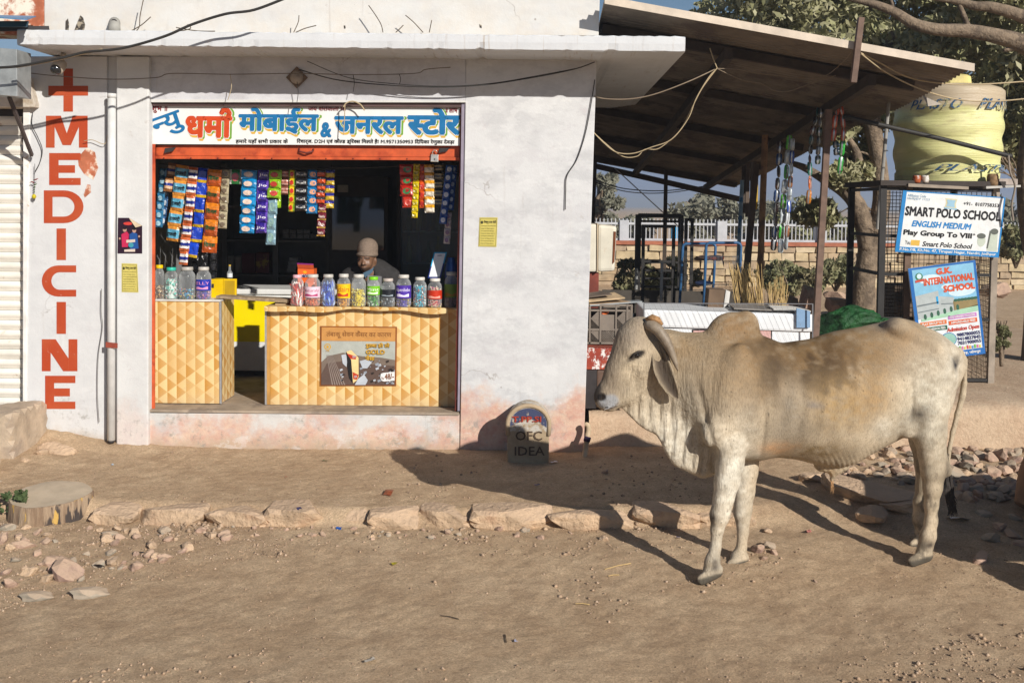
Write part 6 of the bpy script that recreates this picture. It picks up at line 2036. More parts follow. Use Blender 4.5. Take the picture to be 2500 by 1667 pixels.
packet_rope('green and silver rope of packets, tallest in the shed', [(1928, 330), (1914, 470), (1905, 618)], 10.3, ['#5ab82a', '#b0b8bc', '#3a9a30', '#c0c8cc'], 15, 8)
packet_rope('silver and blue rope of packets beside the green one', [(1936, 338), (1926, 500), (1918, 610)], 10.25, ['#a8b0b4', '#2a4a9a', '#c8ccd0', '#8a5a3a'], 12, 9)
packet_rope('dark teal rope of packets left of the iron post', [(1998, 262), (1982, 330), (1974, 400)], 9.9, ['#1a4a48', '#241c1c', '#50302a'], 15, 6)
packet_rope('orange tipped rope of packets ending low left of the post', [(1976, 395), (1978, 440), (1973, 498)], 9.95, ['#1f6a5a', '#b85a1c', '#b8701c'], 13, 3)
packet_rope('black and silver rope of packets against the iron post', [(2004, 265), (2000, 330), (1996, 402)], 9.85, ['#1a1a1c', '#50545a', '#2a3a2a'], 14, 6)
packet_rope('red-orange rope of packets right of the iron post', [(2044, 250), (2038, 300), (2034, 345)], 9.8, ['#b03a14', '#c04a1c'], 13, 3)
packet_rope('orange and silver rope of packets, rightmost of the hung ropes', [(2050, 250), (2060, 300), (2058, 345)], 9.82, ['#b04414', '#a83a14'], 12, 3)
packet_rope('dark green rope of packets below the orange ones', [(2040, 345), (2043, 380)], 9.8, ['#16404a', '#1c2a3a'], 16, 2)
packet_rope('bright green rope of packets hanging lowest right of the post', [(2058, 340), (2050, 425)], 9.84, ['#2a9a34', '#2f8a3a'], 14, 2)

# ------------------------------------------------------------------ goods under the shed
PZ_ = .385
ic = thing('ice_chest', 'long white chest freezer under the shed behind the bull', 'freezer')
x0, x1 = P(1570, 800, 9.3).x, P(1985, 800, 9.3).x
zt = P(1750, 757, 9.3).z
WCH = M('chest_white', (.72, .74, .76), rough=.4, var=.08, vscale=4)
m = MB(); m.box((x0 + .03, 9.32, PZ_ + .05), (x1 - .02, 9.98, zt - .17)); m.build('body', WCH, ic, bevel=.012)
m = MB(); m.slab([(x0, 9.29, zt - .16), (x1, 9.29, zt - .16 - .03), (x1, 10.0, zt - .19), (x0, 10.0, zt - .16)], (0, 0, .16)); m.build('lid', WCH, ic, bevel=.02)
m = MB(); m.box((x0 + .05, 9.36, PZ_ + .0), (x1 - .05, 9.95, PZ_ + .05)); m.build('plinth', DARK, ic)
for (xa, xb) in ((1690, 1760), (1850, 1885)):
    m = MB(); m.slab([P(xa, 804, 9.315), P(xb, 804, 9.315), P(xb, 850, 9.315), P(xa, 850, 9.315)], (0, .003, 0)); m.build('sticker_edge', flat('sticker_black', '#241c1c'), ic)
    m = MB(); m.slab([P(xa + 3, 807, 9.311), P(xb - 3, 807, 9.311), P(xb - 3, 847, 9.311), P(xa + 3, 847, 9.311)], (0, .003, 0)); m.build('sticker', flat('sticker_pink', '#c8a09a'), ic)
m = MB(); m.slab([P(1945, 752, 9.26), P(1978, 760, 9.26), P(1978, 800, 9.26), P(1945, 800, 9.26)], (0, .02, 0)); m.build('blue_label', flat('label_steel', '#7a98b8'), ic)
# wire mesh standing in front of the chest
wm = thing('mesh_screen', 'fine diagonal wire mesh screen in front of the white freezer', 'mesh screen')
m = MB()
for i in range(40):
    xx = 1560 + i * 14
    a, b_ = P(xx - 48, 740, 9.2), P(xx, 852, 9.2)
    if a.x < x0 - .01 or b_.x > x1: continue
    m.tube([a, b_], .0010, 3, cap=False)
o = m.build('wires', M('mesh_wire', (.16, .16, .17), rough=.5), wm, fixn=False); o['kind'] = 'stuff'
m = MB(); m.bar(P(1572, 740, 9.2), P(1985, 742, 9.2), .008); m.bar(P(1572, 1000, 9.2), P(1572, 740, 9.2), .01); m.bar(P(1984, 1000, 9.2), P(1984, 742, 9.2), .01); m.build('frame', M('mesh_wire', (.16, .16, .17)), wm)
CARD = M('cardboard', (.36, .25, .15), rough=.9, var=.25, vscale=8)
def flatpiece(label, name, cat, pts, Y, mat, d=.02, group=None):
    o = MB(); o.slab([P(x, y, Y) for x, y in pts], (0, d, 0)); o = o.build(name, mat, None); tag(o, label, cat, group); return o
m = MB(); m.slab([(P(1785, 745, 9.5).x, 9.35, zt + .004), (P(1960, 748, 9.5).x, 9.35, zt - .02), (P(1930, 748, 9.5).x, 9.8, zt - .015), (P(1790, 745, 9.5).x, 9.8, zt + .006)], (0, 0, .012)); o = m.build('grey_board', M('grey_sheet', (.22, .20, .18), rough=.8, var=.25), None); tag(o, 'flat grey board lying on the white freezer lid', 'board')
m = MB(); m.slab([(P(1885, 745, 9.4).x, 9.33, zt + .002), (P(1975, 748, 9.4).x, 9.33, zt - .012), (P(1968, 748, 9.4).x, 9.55, zt + .01), (P(1885, 745, 9.4).x, 9.58, zt + .015)], (0, 0, .01)); o = m.build('paper_sheet', M('white_paper', (.62, .60, .56), rough=.9, var=.1), None); tag(o, 'crumpled white paper lying on the freezer beside the grey board', 'paper')
cbx = thing('carton', 'open brown carton with a white lining standing on the freezer', 'carton', P(1757, 750, 9.7))
m = MB(); m.slab([P(1732, 706, 9.7), P(1772, 708, 9.7), P(1766, 752, 9.7), P(1728, 752, 9.7)], (0, .22, 0)); rel(cbx, m).build('box', M('carton_dark', (.15, .10, .065), rough=.9), cbx)
m = MB(); m.slab([P(1772.5, 708, 9.69), P(1783, 712, 9.76), P(1778, 752, 9.76), P(1766.5, 752, 9.69)], (0, .2, 0)); rel(cbx, m).build('side', M('carton_pale', (.55, .53, .50), rough=.8), cbx)
# stick brooms
br = thing('broom_bundle', 'bundle of straw-coloured broom sticks standing behind the freezer', 'brooms', (P(1850, 750, 10.15).x, 10.15, PZ_))
m = MB(); rnd = random.Random(8)
STRAW = M('straw', (.50, .35, .15), rough=.8, var=.3, vscale=20)
for i in range(170):
    g = rnd.choice((0, 0, 1))
    xb_ = rnd.uniform(1800, 1868) if g == 0 else rnd.uniform(1876, 1918)
    tp = rnd.uniform(640, 690) if g == 0 else rnd.uniform(672, 715)
    dy = rnd.uniform(-.08, .08)
    m.tube([P(xb_ + rnd.uniform(-4, 4), 760, 10.15 + dy), P(xb_ + (-14 if g == 0 else 6) + rnd.uniform(-14, 10), tp, 10.15 + dy)], [.004, .0022], 4, cap=False)
rel(br, m); o = m.build('sticks', STRAW, br, fixn=False); o['kind'] = 'stuff'
m = MB()
for i in range(60):
    xb_ = rnd.uniform(1788, 1835); m.tube([P(xb_, 690, 10.2), P(xb_ + rnd.uniform(-18, 8), rnd.uniform(628, 660), 10.2 + rnd.uniform(-.05, .05))], [.004, .001], 3, cap=False)
rel(br, m); o = m.build('leafy_tops', M('dry_leaf_dark', (.09, .085, .05), rough=.9, var=.4), br, fixn=False); o['kind'] = 'stuff'
m = MB(); m.box((-.25, -.1, 0), (.35, .12, .42)); m.build('stand', M('stand_dark', (.09, .07, .06)), br)
# blue tube rack with wire baskets
rk = thing('wire_rack', 'blue tubular rack with wire shelves behind the freezer', 'rack')
BLU = M('blue_tube', (.035, .11, .24), rough=.45, var=.2, vscale=9)
def utube(x0_, x1_, y0_, y1_, Y, lean=0):
    r = 8
    pts = [P(x0_ - lean, y1_, Y), P(x0_, y0_ + r, Y), P(x0_ + 2, y0_ + 3, Y), P(x0_ + r, y0_, Y), P(x1_ - r, y0_, Y), P(x1_ - 2, y0_ + 3, Y), P(x1_, y0_ + r, Y), P(x1_ - lean, y1_, Y)]
    d = pts[0] - pts[1]; pts[0] = pts[1] + d * ((PZ_ - pts[1].z) / d.z)
    d = pts[-1] - pts[-2]; pts[-1] = pts[-2] + d * ((PZ_ - pts[-2].z) / d.z)
    mm = MB(); mm.tube(pts, .015, 8); return mm.build('tube_frame', BLU, rk, smooth=True)
utube(1667, 1747, 595, 745, 10.7, 8); utube(1724, 1809, 593, 745, 10.3, 6)
WIRE = M('rack_wire', (.10, .11, .13), rough=.5)
for yy in (626, 694):
    m = MB()
    for k in range(26):
        t = k / 25
        a = P(1668 + 78 * t, yy, 10.7); b_ = P(1724 + 84 * t, yy + 1, 10.3)
        m.tube([a, b_], .003, 3, cap=False)
        m.tube([b_, b_ + Vector((0, 0, -.08))], .002, 3, cap=False)
    for e in (0, .06):
        m.tube([P(1668, yy, 10.7) + Vector((0, 0, -e)), P(1746, yy, 10.7) + Vector((0, 0, -e))], .004, 4); m.tube([P(1724, yy, 10.3) + Vector((0, 0, -e)), P(1808, yy, 10.3) + Vector((0, 0, -e))], .004, 4)
    o = m.build('wire_shelf', WIRE, rk, fixn=False); o['kind'] = 'stuff'
for i, (x_, y_, c, l) in enumerate(((1715, 640, '#5a4a44', 'crumpled brown packet lying on the upper rack shelf'), (1745, 640, '#8a3a24', 'red and silver packet lying on the upper rack shelf'), (1720, 702, '#2a3450', 'dark blue roll lying on the lower rack shelf'))):
    me = stone_mesh('snack_packet', .10, .08, .03, 300 + i, M('rackbag_%d' % i, c, rough=.4, var=.3, spec=.6), boxy=.3, sub=2)
    o = bpy.data.objects.new('snack_packet', me); link(o); o.location = P(x_, y_ - 10, 10.45); tag(o, l, 'packet')
# black rectangular frames
fr2 = thing('steel_frame', 'black welded steel frames standing in the middle of the shed', 'frame')
BLK = M('black_steel', (.025, .023, .022), rough=.6, var=.2)
def rect_frame(xa, xb, ya, Y, bars=()):
    a, b_ = P(xa, ya, Y), P(xb, ya, Y)
    mm = MB(); mm.bar((a.x, Y, .3), (a.x, Y, a.z), .035); mm.bar((b_.x, Y, .3), (b_.x, Y, a.z), .035); mm.bar((a.x - .017, Y, a.z + .017), (b_.x + .017, Y, a.z + .017), .035)
    for yy in bars:
        z = P(xa, yy, Y).z; mm.bar((a.x, Y, z), (b_.x, Y, z), .025)
    mm.build('frame', BLK, fr2)
rect_frame(1555, 1665, 531, 11.6, (640,)); rect_frame(1562, 1660, 528, 12.4, (540, 700)); rect_frame(1571, 1645, 556, 11.2, (638, 660, 680, 700, 722))
rect_frame(1675, 1690, 540, 11.9)
m = MB(); m.bar(P(1552, 740, 11.5), P(1554, 655, 11.5), .03); m.bar(P(1614, 735, 11.1), P(1616, 640, 11.1), .03); m.build('bright_leg', M('galv_leg', (.34, .34, .33), rough=.5), fr2)
m = MB(); m.bar(P(1470, 735, 11.2), P(1800, 740, 11.2), .03, .25); m.build('base_plank', M('dark_plank', (.07, .06, .05), rough=.9), fr2)
# white plastic tank lying on a stand behind the wall corner
wt = thing('plastic_drum', 'dirty white square plastic drum on a red stand beside the wall corner', 'drum', P(1465, 665, 9.7))
DW = M('dirty_white_plastic', (.62, .58, .48), rough=.55, var=.12, vscale=4, col2=(.42, .27, .14), c2scale=5, c2lo=.60, c2hi=.72)
m = MB(); m.slab([P(1395, 548, 9.7), P(1458, 547, 9.7), P(1457, 664, 9.7), P(1395, 663, 9.7)], (0, .4, 0)); rel(wt, m).build('drum_half', DW, wt, bevel=.02)
m = MB(); m.slab([P(1460, 548, 9.7), P(1506, 552, 9.7), P(1501, 662, 9.7), P(1459, 664, 9.7)], (0, .4, 0)); rel(wt, m).build('drum_half', DW, wt, bevel=.03)
m = MB(); m.slab([P(1457.5, 546, 9.69), P(1460.5, 546, 9.69), P(1459.5, 665, 9.69), P(1457, 665, 9.69)], (0, .42, 0)); rel(wt, m).build('seam', M('seam_tan', (.45, .36, .25)), wt)
m = MB(); m.slab([P(1498, 565, 9.695), P(1504, 566, 9.695), P(1500, 640, 9.695), P(1495, 645, 9.695)], (0, .004, 0)); rel(wt, m).build('rust_streak', M('rust', '#6a3a20', var=.3), wt)
m = MB(); m.box((P(1400, 660, 9.75).x, 9.75, PZ_), (P(1462, 660, 9.75).x, 10.1, P(1440, 666, 9.75).z)); rel(wt, m).build('stand', M('stand_red', (.20, .05, .035), rough=.8, var=.3), wt)
# crate tower by the corner: trunk, red box, plastic crate
tk = thing('metal_trunk', 'dark brown metal trunk on the platform in front of the bull nose', 'trunk', (P(1475, 1010, 8.74).x, 8.9, .32))
BRN = M('trunk_brown', (.115, .070, .05), rough=.5, var=.3, vscale=5)
tx0, tx1 = P(1428, 950, 8.74).x - tk.location.x, P(1530, 950, 8.74).x - tk.location.x
th = P(1470, 904, 8.74).z - .32
m = MB(); m.box((tx0, -.16, 0.004), (tx0 + .10, .25, th)); m.build('side_panel', DARK, tk, bevel=.005)
m = MB(); m.box((tx0 + .101, -.16, .02), (tx1, .25, th - .002)); m.build('case', BRN, tk, bevel=.012)
m = MB(); m.box((tx0 + .101, -.172, .02), (tx1 + .005, -.1605, .06)); m.build('lower_rim', BRN, tk, bevel=.004)
rb = thing('tin_box', 'red painted tin box with flaking white paint between trunk and plastic crate', 'box', (tk.location.x, 8.9, .32 + th + .003))
def flaked():
    m, nt, b = new_mat('flaked_red'); k = NT(nt)
    c = k.mix(k.ramp(k.noise(6, 4, .6), .35, .65), srgb('#8a3020'), srgb('#a84a2c'))
    w_ = k.ramp(k.noise(1, 7, .78, src=k.mapping(k.pos, (22, 22, 14))), .54, .58)
    c = k.mix(w_, c, (.66, .63, .60)); k.link(c, b.inputs['Base Color']); b.inputs['Roughness'].default_value = .7
    return m
rh = P(1460, 840, 8.76).z - rb.location.z
m = MB(); m.box((tx0, -.14, 0), (tx1 - .04, .22, rh - .03)); m.build('case', flaked(), rb, bevel=.006)
m = MB(); m.box((tx0 - .004, -.148, rh - .029), (tx1 - .03, .228, rh)); m.build('lid', M('red_lid', '#7a3a2a', rough=.6, var=.3), rb, bevel=.005)
pc = thing('plastic_crate', 'grey-brown lattice plastic crate with rubbish in it on the red tin box', 'crate', (tk.location.x, 8.9, rb.location.z + rh + .003))
CRT = M('crate_plastic', (.20, .165, .135), rough=.55, var=.15, vscale=9)
cw_, ch = P(1540, 800, 8.74).x - P(1428, 800, 8.74).x, P(1480, 743, 8.74).z - pc.location.z
cx0 = tx0; cx1 = tx0 + cw_; y0, y1 = -.16, .20
m = MB()
for zz, t in ((.0, .02), (ch * .35, .012), (ch * .83, .012), (ch - .016, .016)):
    for (a, b_) in (((cx0, y0), (cx1, y0)), ((cx0, y1), (cx1, y1)), ((cx0, y0), (cx0, y1)), ((cx1, y0), (cx1, y1))):
        m.bar((a[0], a[1], zz + t / 2), (b_[0], b_[1], zz + t / 2), t, .016)
m.build('rims', CRT, pc)
m = MB()
for f in (0, .09, .32, .66, .9, 1.0):
    x = cx0 + (cx1 - cx0) * f; m.bar((x, y0, 0), (x, y0, ch), .014, .02)
for yy in (-.02, .10, y1): m.bar((cx1, yy, 0), (cx1, yy, ch), .014, .014)
m.build('ribs', CRT, pc)
m = MB()
for (fa, fb, za, zb) in ((.09, .32, .36, .82), (.66, .9, .36, .82), (.09, .32, .02, .34), (.32, .66, .02, .34), (.66, .9, .02, .34)):
    xa_, xb_ = cx0 + (cx1 - cx0) * fa, cx0 + (cx1 - cx0) * fb
    za_, zb2 = ch * za, ch * zb
    nn = 7
    for k in range(-nn, nn + 1):
        for sg in (-1, 1):
            # diagonal clipped to the panel
            cxm = xa_ + (xb_ - xa_) * (k + .5) / nn
            pts = []
            for t in (0, 1):
                zz = za_ + (zb2 - za_) * t; xx = cxm + sg * (zb2 - za_) * t
                pts.append([xx, zz])
            (ax_, az_), (bx_, bz_) = pts
            def clip(xv):
                t = (xv - ax_) / (bx_ - ax_); return [xv, az_ + (bz_ - az_) * t]
            lo_, hi_ = min(ax_, bx_), max(ax_, bx_)
            if hi_ < xa_ or lo_ > xb_: continue
            p_, q_ = ([ax_, az_], [bx_, bz_])
            if p_[0] < xa_: p_ = clip(xa_)
            if p_[0] > xb_: p_ = clip(xb_)
            if q_[0] < xa_: q_ = clip(xa_)
            if q_[0] > xb_: q_ = clip(xb_)
            m.bar((p_[0], y0 + .004, p_[1]), (q_[0], y0 + .004, q_[1]), .006, .008)
o = m.build('lattice', CRT, pc); o['kind'] = 'stuff'
m = MB(); m.box((cx0 + (cx1 - cx0) * .33, y0 + .003, ch * .37), (cx0 + (cx1 - cx0) * .65, y0 + .010, ch * .74)); m.build('blank_panel', CRT, pc)
m = MB(); m.box((cx0 + .01, y1 - .012, .01), (cx1 - .01, y1 - .004, ch * .8)); m.build('far_side', M('crate_inside', (.05, .04, .035)), pc)
orr = stone_mesh('orange_bag', .05, .04, .03, 77, flat('bag_orange', '#d0601a', rough=.4), boxy=.2)
o = bpy.data.objects.new('orange_bag', orr); link(o); o.location = (pc.location.x + cx0 + cw_ * .42, 8.80, pc.location.z + ch * .78); tag(o, 'bright orange plastic bag inside the lattice crate', 'bag')
for i, (pts, mt, l) in enumerate((([(1432, 738), (1495, 731), (1540, 739), (1440, 746)], CARD, 'bent brown card on top of the lattice crate, lowest of the pile'), ([(1430, 728), (1500, 716), (1526, 729), (1438, 738)], M('card_pale', (.45, .33, .20), rough=.9, var=.3), 'pale brown card lying on top of the crate pile'), ([(1430, 718), (1470, 713), (1494, 720), (1436, 727)], M('card_dark', (.12, .09, .07), rough=.9), 'dark folded card at the top of the crate pile'), ([(1436, 742), (1560, 735), (1568, 738), (1440, 747)], M('film_grey', (.30, .32, .33), rough=.4), 'grey plastic film hanging over the crate edge'))):
    mm = MB(); mm.add([P(pts[0][0], pts[0][1], 8.80), P(pts[3][0], pts[3][1], 8.72), P(pts[2][0], pts[2][1], 8.78), P(pts[1][0], pts[1][1], 9.0)], [(0, 1, 2, 3)])
    mm.add([Vector(v) + Vector((0, 0, .010)) for v in mm.v[:4]], [(3, 2, 1, 0)]); mm.f += [(0, 4, 5, 1), (1, 5, 6, 2), (2, 6, 7, 3), (3, 7, 4, 0)]; mm.m += [0] * 4
    o = mm.build('card_sheet', mt, None); tag(o, l, 'card')
# green sack
gs = stone_mesh('green_sack', .33, .20, .17, 91, M('green_tarpaulin', (.015, .075, .022), rough=.55, var=.4, vscale=9, bump=.9, bscale=14, bdist=.05), boxy=.15, sub=4, rough=.22)
o = bpy.data.objects.new('green_sack', gs); link(o); gp = P(2068, 785, 9.8); o.location = (gp.x, 9.8, gp.z); o.rotation_euler = (0, R(-6), 0)
for v_ in gs.vertices:
    a_ = math.atan2(v_.co.z, v_.co.y); f_ = .5 + .5 * v_.co.x / .33
    s_ = (1 + (.05 + .09 * f_) * math.sin(9 * a_ + 4 * math.sin(v_.co.x * 9))) * (1 - .45 * f_ * f_); v_.co.y *= s_; v_.co.z *= s_
gs.polygons.foreach_set('use_smooth', [True] * len(gs.polygons)); tag(o, 'dark green tied sack lying behind the back of the bull', 'sack')
o = MB().box((gp.x - .30, 9.6, PZ_), (gp.x + .30, 10.1, gp.z - .14)).build('wooden_bench', WOOD, None); tag(o, 'low wooden bench carrying the green sack', 'bench')
nk = stone_mesh('sack_neck', .11, .07, .07, 92, M('green_tarpaulin', (.015, .075, .022)), boxy=.1, sub=3, rough=.25)
o2 = bpy.data.objects.new('sack_neck', nk); link(o2, bpy.data.objects['green_sack']); o2.location = (.34, 0, -.06)

# ================================================================== MESH KIOSK WITH TANK AND BOARDS
kio = thing('mesh_kiosk', 'dark steel kiosk of wire mesh carrying the water tank and school boards', 'kiosk')
YK = 9.9
kx0, kx1 = P(2150, 700, YK).x, P(2424, 700, YK).x
kzt = P(2300, 455, YK).z
for (x, y, mt) in ((kx0, YK, BLK), (kx0 + .25, YK, M('rust_post', (.13, .085, .06), var=.3)), (kx1, YK, M('grey_post', (.30, .25, .20), var=.3)), (kx0, YK + 1.0, BLK), (kx1, YK + 1.0, BLK)):
    m = MB(); m.bar((x, y, PZ_ - .02), (x, y, kzt), .06, .05); m.build('post', mt, kio)
for z in (PZ_ + .03, PZ_ + .62, PZ_ + 1.05, PZ_ + 1.42, kzt - .03):
    m = MB(); m.bar((kx0 + .031, YK, z), (kx1 - .031, YK, z), .035, .03); m.build('rail', BLK, kio)
    m = MB(); m.bar((kx0, YK + .03, z), (kx0, YK + .97, z), .035, .03); m.build('rail', BLK, kio)
def mesh_panel(a, b_, z0, z1, step, mat, name='wire_mesh', th=.004):
    mm = MB(); L = (Vector(b_) - Vector(a)).length; n = int(L / step)
    for i in range(n + 1):
        p = Vector(a).lerp(Vector(b_), i / n); mm.tube([p + Vector((0, 0, z0)), p + Vector((0, 0, z1))], th, 3, cap=False)
    nz = int((z1 - z0) / step)
    for i in range(nz + 1):
        z = Vector((0, 0, z0 + step * i)); mm.tube([Vector(a) + z, Vector(b_) + z], th, 3, cap=False)
    oo = mm.build(name, mat, kio, fixn=False); oo['kind'] = 'stuff'
MW = M('mesh_rusty', (.26, .20, .14), rough=.8, var=.3)
mesh_panel((kx0 + .27, YK + .01, 0), (kx1 - .03, YK + .01, 0), PZ_ + .02, kzt - .05, .047, MW)
mesh_panel((kx0 + .03, YK + .012, 0), (kx0 + .24, YK + .012, 0), PZ_ + .02, kzt - .05, .035, BLK)
mesh_panel((kx1 + .02, YK + .02, 0), (kx1 + .15, YK + 1.0, 0), PZ_ + .02, kzt - .3, .05, MW)
m = MB(); m.box((kx0 - .05, YK - .08, kzt + .001), (kx1 + .06, YK + 1.1, kzt + .05)); m.build('roof_plate', M('roof_plate_dark', (.05, .04, .035), rough=.8), kio)
m = MB(); m.slab([P(2218, 448, YK - .1), P(2365, 456, YK - .1), P(2365, 463, YK - .1), P(2218, 456, YK - .1)], (0, .3, 0)); m.build('front_plank', M('plank_grey', (.30, .25, .20), rough=.9, var=.2), kio)
m = MB(); m.slab([P(2408, 455, YK - .1), P(2492, 452, YK - .1), P(2492, 457, YK - .1), P(2408, 461, YK - .1)], (0, .5, 0)); m.build('side_shelf', M('shelf_pale2', (.48, .46, .42), rough=.8), kio)
m = MB(); m.box((kx0 + .3, YK + .5, PZ_ + .02), (kx1 - .1, YK + .95, PZ_ + .9)); m.build('stored_goods', M('goods_dark', (.12, .085, .06), rough=.9, var=.5, vscale=4), kio)
# water tank
tkx, tkY = P(2310, 440, 10.42).x, 10.42
wt2 = thing('water_tank', 'dusty yellow-green plastic water tank with wavy ribs on the kiosk roof', 'water tank', (tkx, tkY, kzt + .052))
rt = 126 * PX(tkY)
hT = P(2310, 212, tkY).z - (kzt + .05)
n, nzt = 64, 56
V = []
for j in range(nzt + 1):
    t = j / nzt
    for i in range(n):
        a = 2 * math.pi * i / n
        if t < .92:
            r = rt * (.955 + .06 * t)
            ph = t * 8.0 * math.pi + 1.1 * math.sin(a * 3 + t * 2.2)
            r *= 1 + .021 * math.sin(ph) * (1 if .14 < t < .80 else .2)
            if t < .09: r *= .99
            if .09 < t < .13: r *= .965
        else:
            u_ = (t - .92) / .08
            r = rt * 1.005 * math.cos(u_ * math.pi / 2 * .86) ** .6
        zz = hT * (t if t < .92 else .92 + .08 * math.sin((t - .92) / .08 * math.pi / 2))
        V.append((r * math.cos(a), r * math.sin(a), zz))
Fq = [(j * n + i, j * n + (i + 1) % n, (j + 1) * n + (i + 1) % n, (j + 1) * n + i) for j in range(nzt) for i in range(n)]
Fq.append(tuple(nzt * n + i for i in range(n)))
def tank_mat():
    m, nt, b = new_mat('tank_plastic'); k = NT(nt)
    x, y, z = k.sep(k.pos)
    c = k.mix(k.ramp(k.noise(3, 5, .6), .3, .7), (.60, .60, .25), (.72, .68, .33))
    tp = k.ramp(k.math('ADD', z, k.math('MULTIPLY', k.noise(5, 5, .6), .25)), kzt + hT * .86, kzt + hT * .98)
    c = k.mix(tp, c, (.46, .37, .25))
    dirt = k.ramp(k.noise(1, 6, .7, src=k.mapping(k.pos, (3, 3, 14))), .52, .70)
    c = k.mix(k.math('MULTIPLY', dirt, .5), c, (.36, .28, .16))
    k.link(c, b.inputs['Base Color']); b.inputs['Roughness'].default_value = .42
    k.link(k.bump(k.noise(1, 5, .7, src=k.mapping(k.pos, (2, 2, 45))), .5, .02), b.inputs['Normal'])
    return m
TKM = tank_mat()
mesh_obj('tank_shell', V, Fq, TKM, wt2, smooth=True)
m = MB(); m.lathe([(rt * .40, hT * .985), (rt * .42, hT * 1.0), (rt * .40, hT * 1.09), (rt * .34, hT * 1.11)], n=10); m.build('tank_lid', M('lid_yellow', (.62, .52, .20), rough=.6, var=.2), wt2)
def tank_text(s, a0, a1, z0, z1, mat):
    vs, fs, adv = text_geo(s); x0_, x1_ = _xr(vs); y0_, y1_ = min(v.y for v in vs), max(v.y for v in vs)
    mm = MB()
    for dx in (0, .02, .04):
        pts = []
        for v in vs:
            u_ = (v.x - x0_) / (x1_ - x0_) + dx * .3 + .10 * ((v.y - y0_) / (y1_ - y0_) - .5)
            a = R(a0 + (a1 - a0) * u_); zz = hT * (z0 + (z1 - z0) * (v.y - y0_) / (y1_ - y0_)); rr = rt * (1.026 + dx * .02)
            pts.append((rr * math.cos(a), rr * math.sin(a), zz))
        mm.add(pts, fs)
    return mm.build('lettering', mat, wt2, fixn=False)
TB = M('tank_blue', (.04, .11, .22), rough=.6, var=.5, vscale=14, col2=(.36, .33, .18), c2scale=14, c2lo=.50, c2hi=.58)
tank_text('PLASTO', -78, -18, .72, .83, TB); tank_text('PLASTO', -150, -98, .72, .82, TB); tank_text('PLASTO', -120, -30, .10, .17, TB)
m = MB(); m.add([P(2250, 230, 9.86), P(2266, 260, 9.82), P(2300, 255, 9.82), P(2262, 238, 9.80)], [(0, 1, 2, 3)]); rel(wt2, m).build('torn_film', M('torn_film_grey', (.45, .40, .34), rough=.7), wt2, fixn=False)
for i, (x, c, l) in enumerate(((2238, '#b05a30', 'small orange-banded tin standing left on the tank shelf'), (2258, '#b8a898', 'small pale tin standing right on the tank shelf'))):
    cpt = P(x, 447, 9.84); o = MB().lathe([(.034, 0), (.037, .02), (.037, .05), (.035, .07)], n=14).build('tin', M('tin_%d' % i, c, var=.3, col2=(.6, .58, .55), c2scale=22), None, smooth=True); o.location = (cpt.x, 9.84, cpt.z + .002); tag(o, l, 'tin')
cpt = P(2424, 455, 9.85); o = MB().lathe([(.05, 0), (.055, .04), (.055, .09), (.045, .12)], n=16, rib=.04, nrib=8, zr=(0, .1)).build('basket', M('wicker', (.24, .15, .08), rough=.9, var=.4, vscale=40), None, smooth=True); o.location = (cpt.x, 9.86, cpt.z); tag(o, 'small wicker basket beside the water tank', 'basket')
cpt = P(2462, 452, 9.85); o = MB().box((-.09, -.05, 0), (.09, .05, .06)).build('brick', M('brick_grey', (.38, .32, .28), rough=.9, var=.3), None, bevel=.006); o.location = (cpt.x, 9.9, cpt.z); tag(o, 'pale brick on the shelf right of the water tank', 'brick')
# ------------------------------------------------------------------ boards
W1 = flat('board_white', (.70, .71, .70), rough=.4); BL1 = flat('board_blue', '#1f7ab8', rough=.4); BK1 = flat('board_black', '#15151a', rough=.4)
sb1 = thing('school_board', 'white banner reading SMART POLO SCHOOL under the water tank', 'sign')
B1 = Sheet(P(2205, 465, 9.82), P(2455, 482, 9.82), P(2438, 629, 9.82), P(2185, 615, 9.82), sb1)
B1.back('panel', W1, .02)
B1.poly('border', [[(0, 0), (1, 0), (1, .018), (0, .018)], [(0, .019), (.038, .019), (.038, .91), (0, .91)], [(.985, .019), (1, .019), (1, .91), (.985, .91)]], BL1, 1)
B1.rect('address_band', 0, .911, 1, 1, BL1, 1)
B1.text('lettering', 'P.No.7/8, Kh.No. 47, Tirupati Nagar, Nandri, Jodhpur', .04, .925, .97, .985, W1, 2, bold=.025)
FAD = flat('faded_blue', '#7f9cb4')
B1.text('lettering', 'Affiliation Code', .05, .05, .23, .095, FAD, 1, bold=.01); B1.text('lettering', '186/RJ/JDP 21223', .05, .105, .27, .15, FAD, 1, bold=.01)
B1.poly('crest', [[(.42, .08), (.535, .085), (.525, .17), (.54, .25), (.42, .24), (.43, .16)]], flat('crest_cream', '#c8c09a'), 1)
B1.poly('crest', [[(.435, .10), (.52, .105), (.512, .17), (.52, .22), (.435, .215), (.445, .16)], [(.415, .225), (.545, .235), (.54, .26), (.42, .25)]], flat('crest_blue', '#8fb4c8'), 2)
B1.text('lettering', '+91-  8107758353', .60, .115, .945, .175, BK1, 1, bold=.03)
B1.text('lettering', 'SMART POLO SCHOOL', .045, .245, .975, .405, BK1, 1, bold=.045)
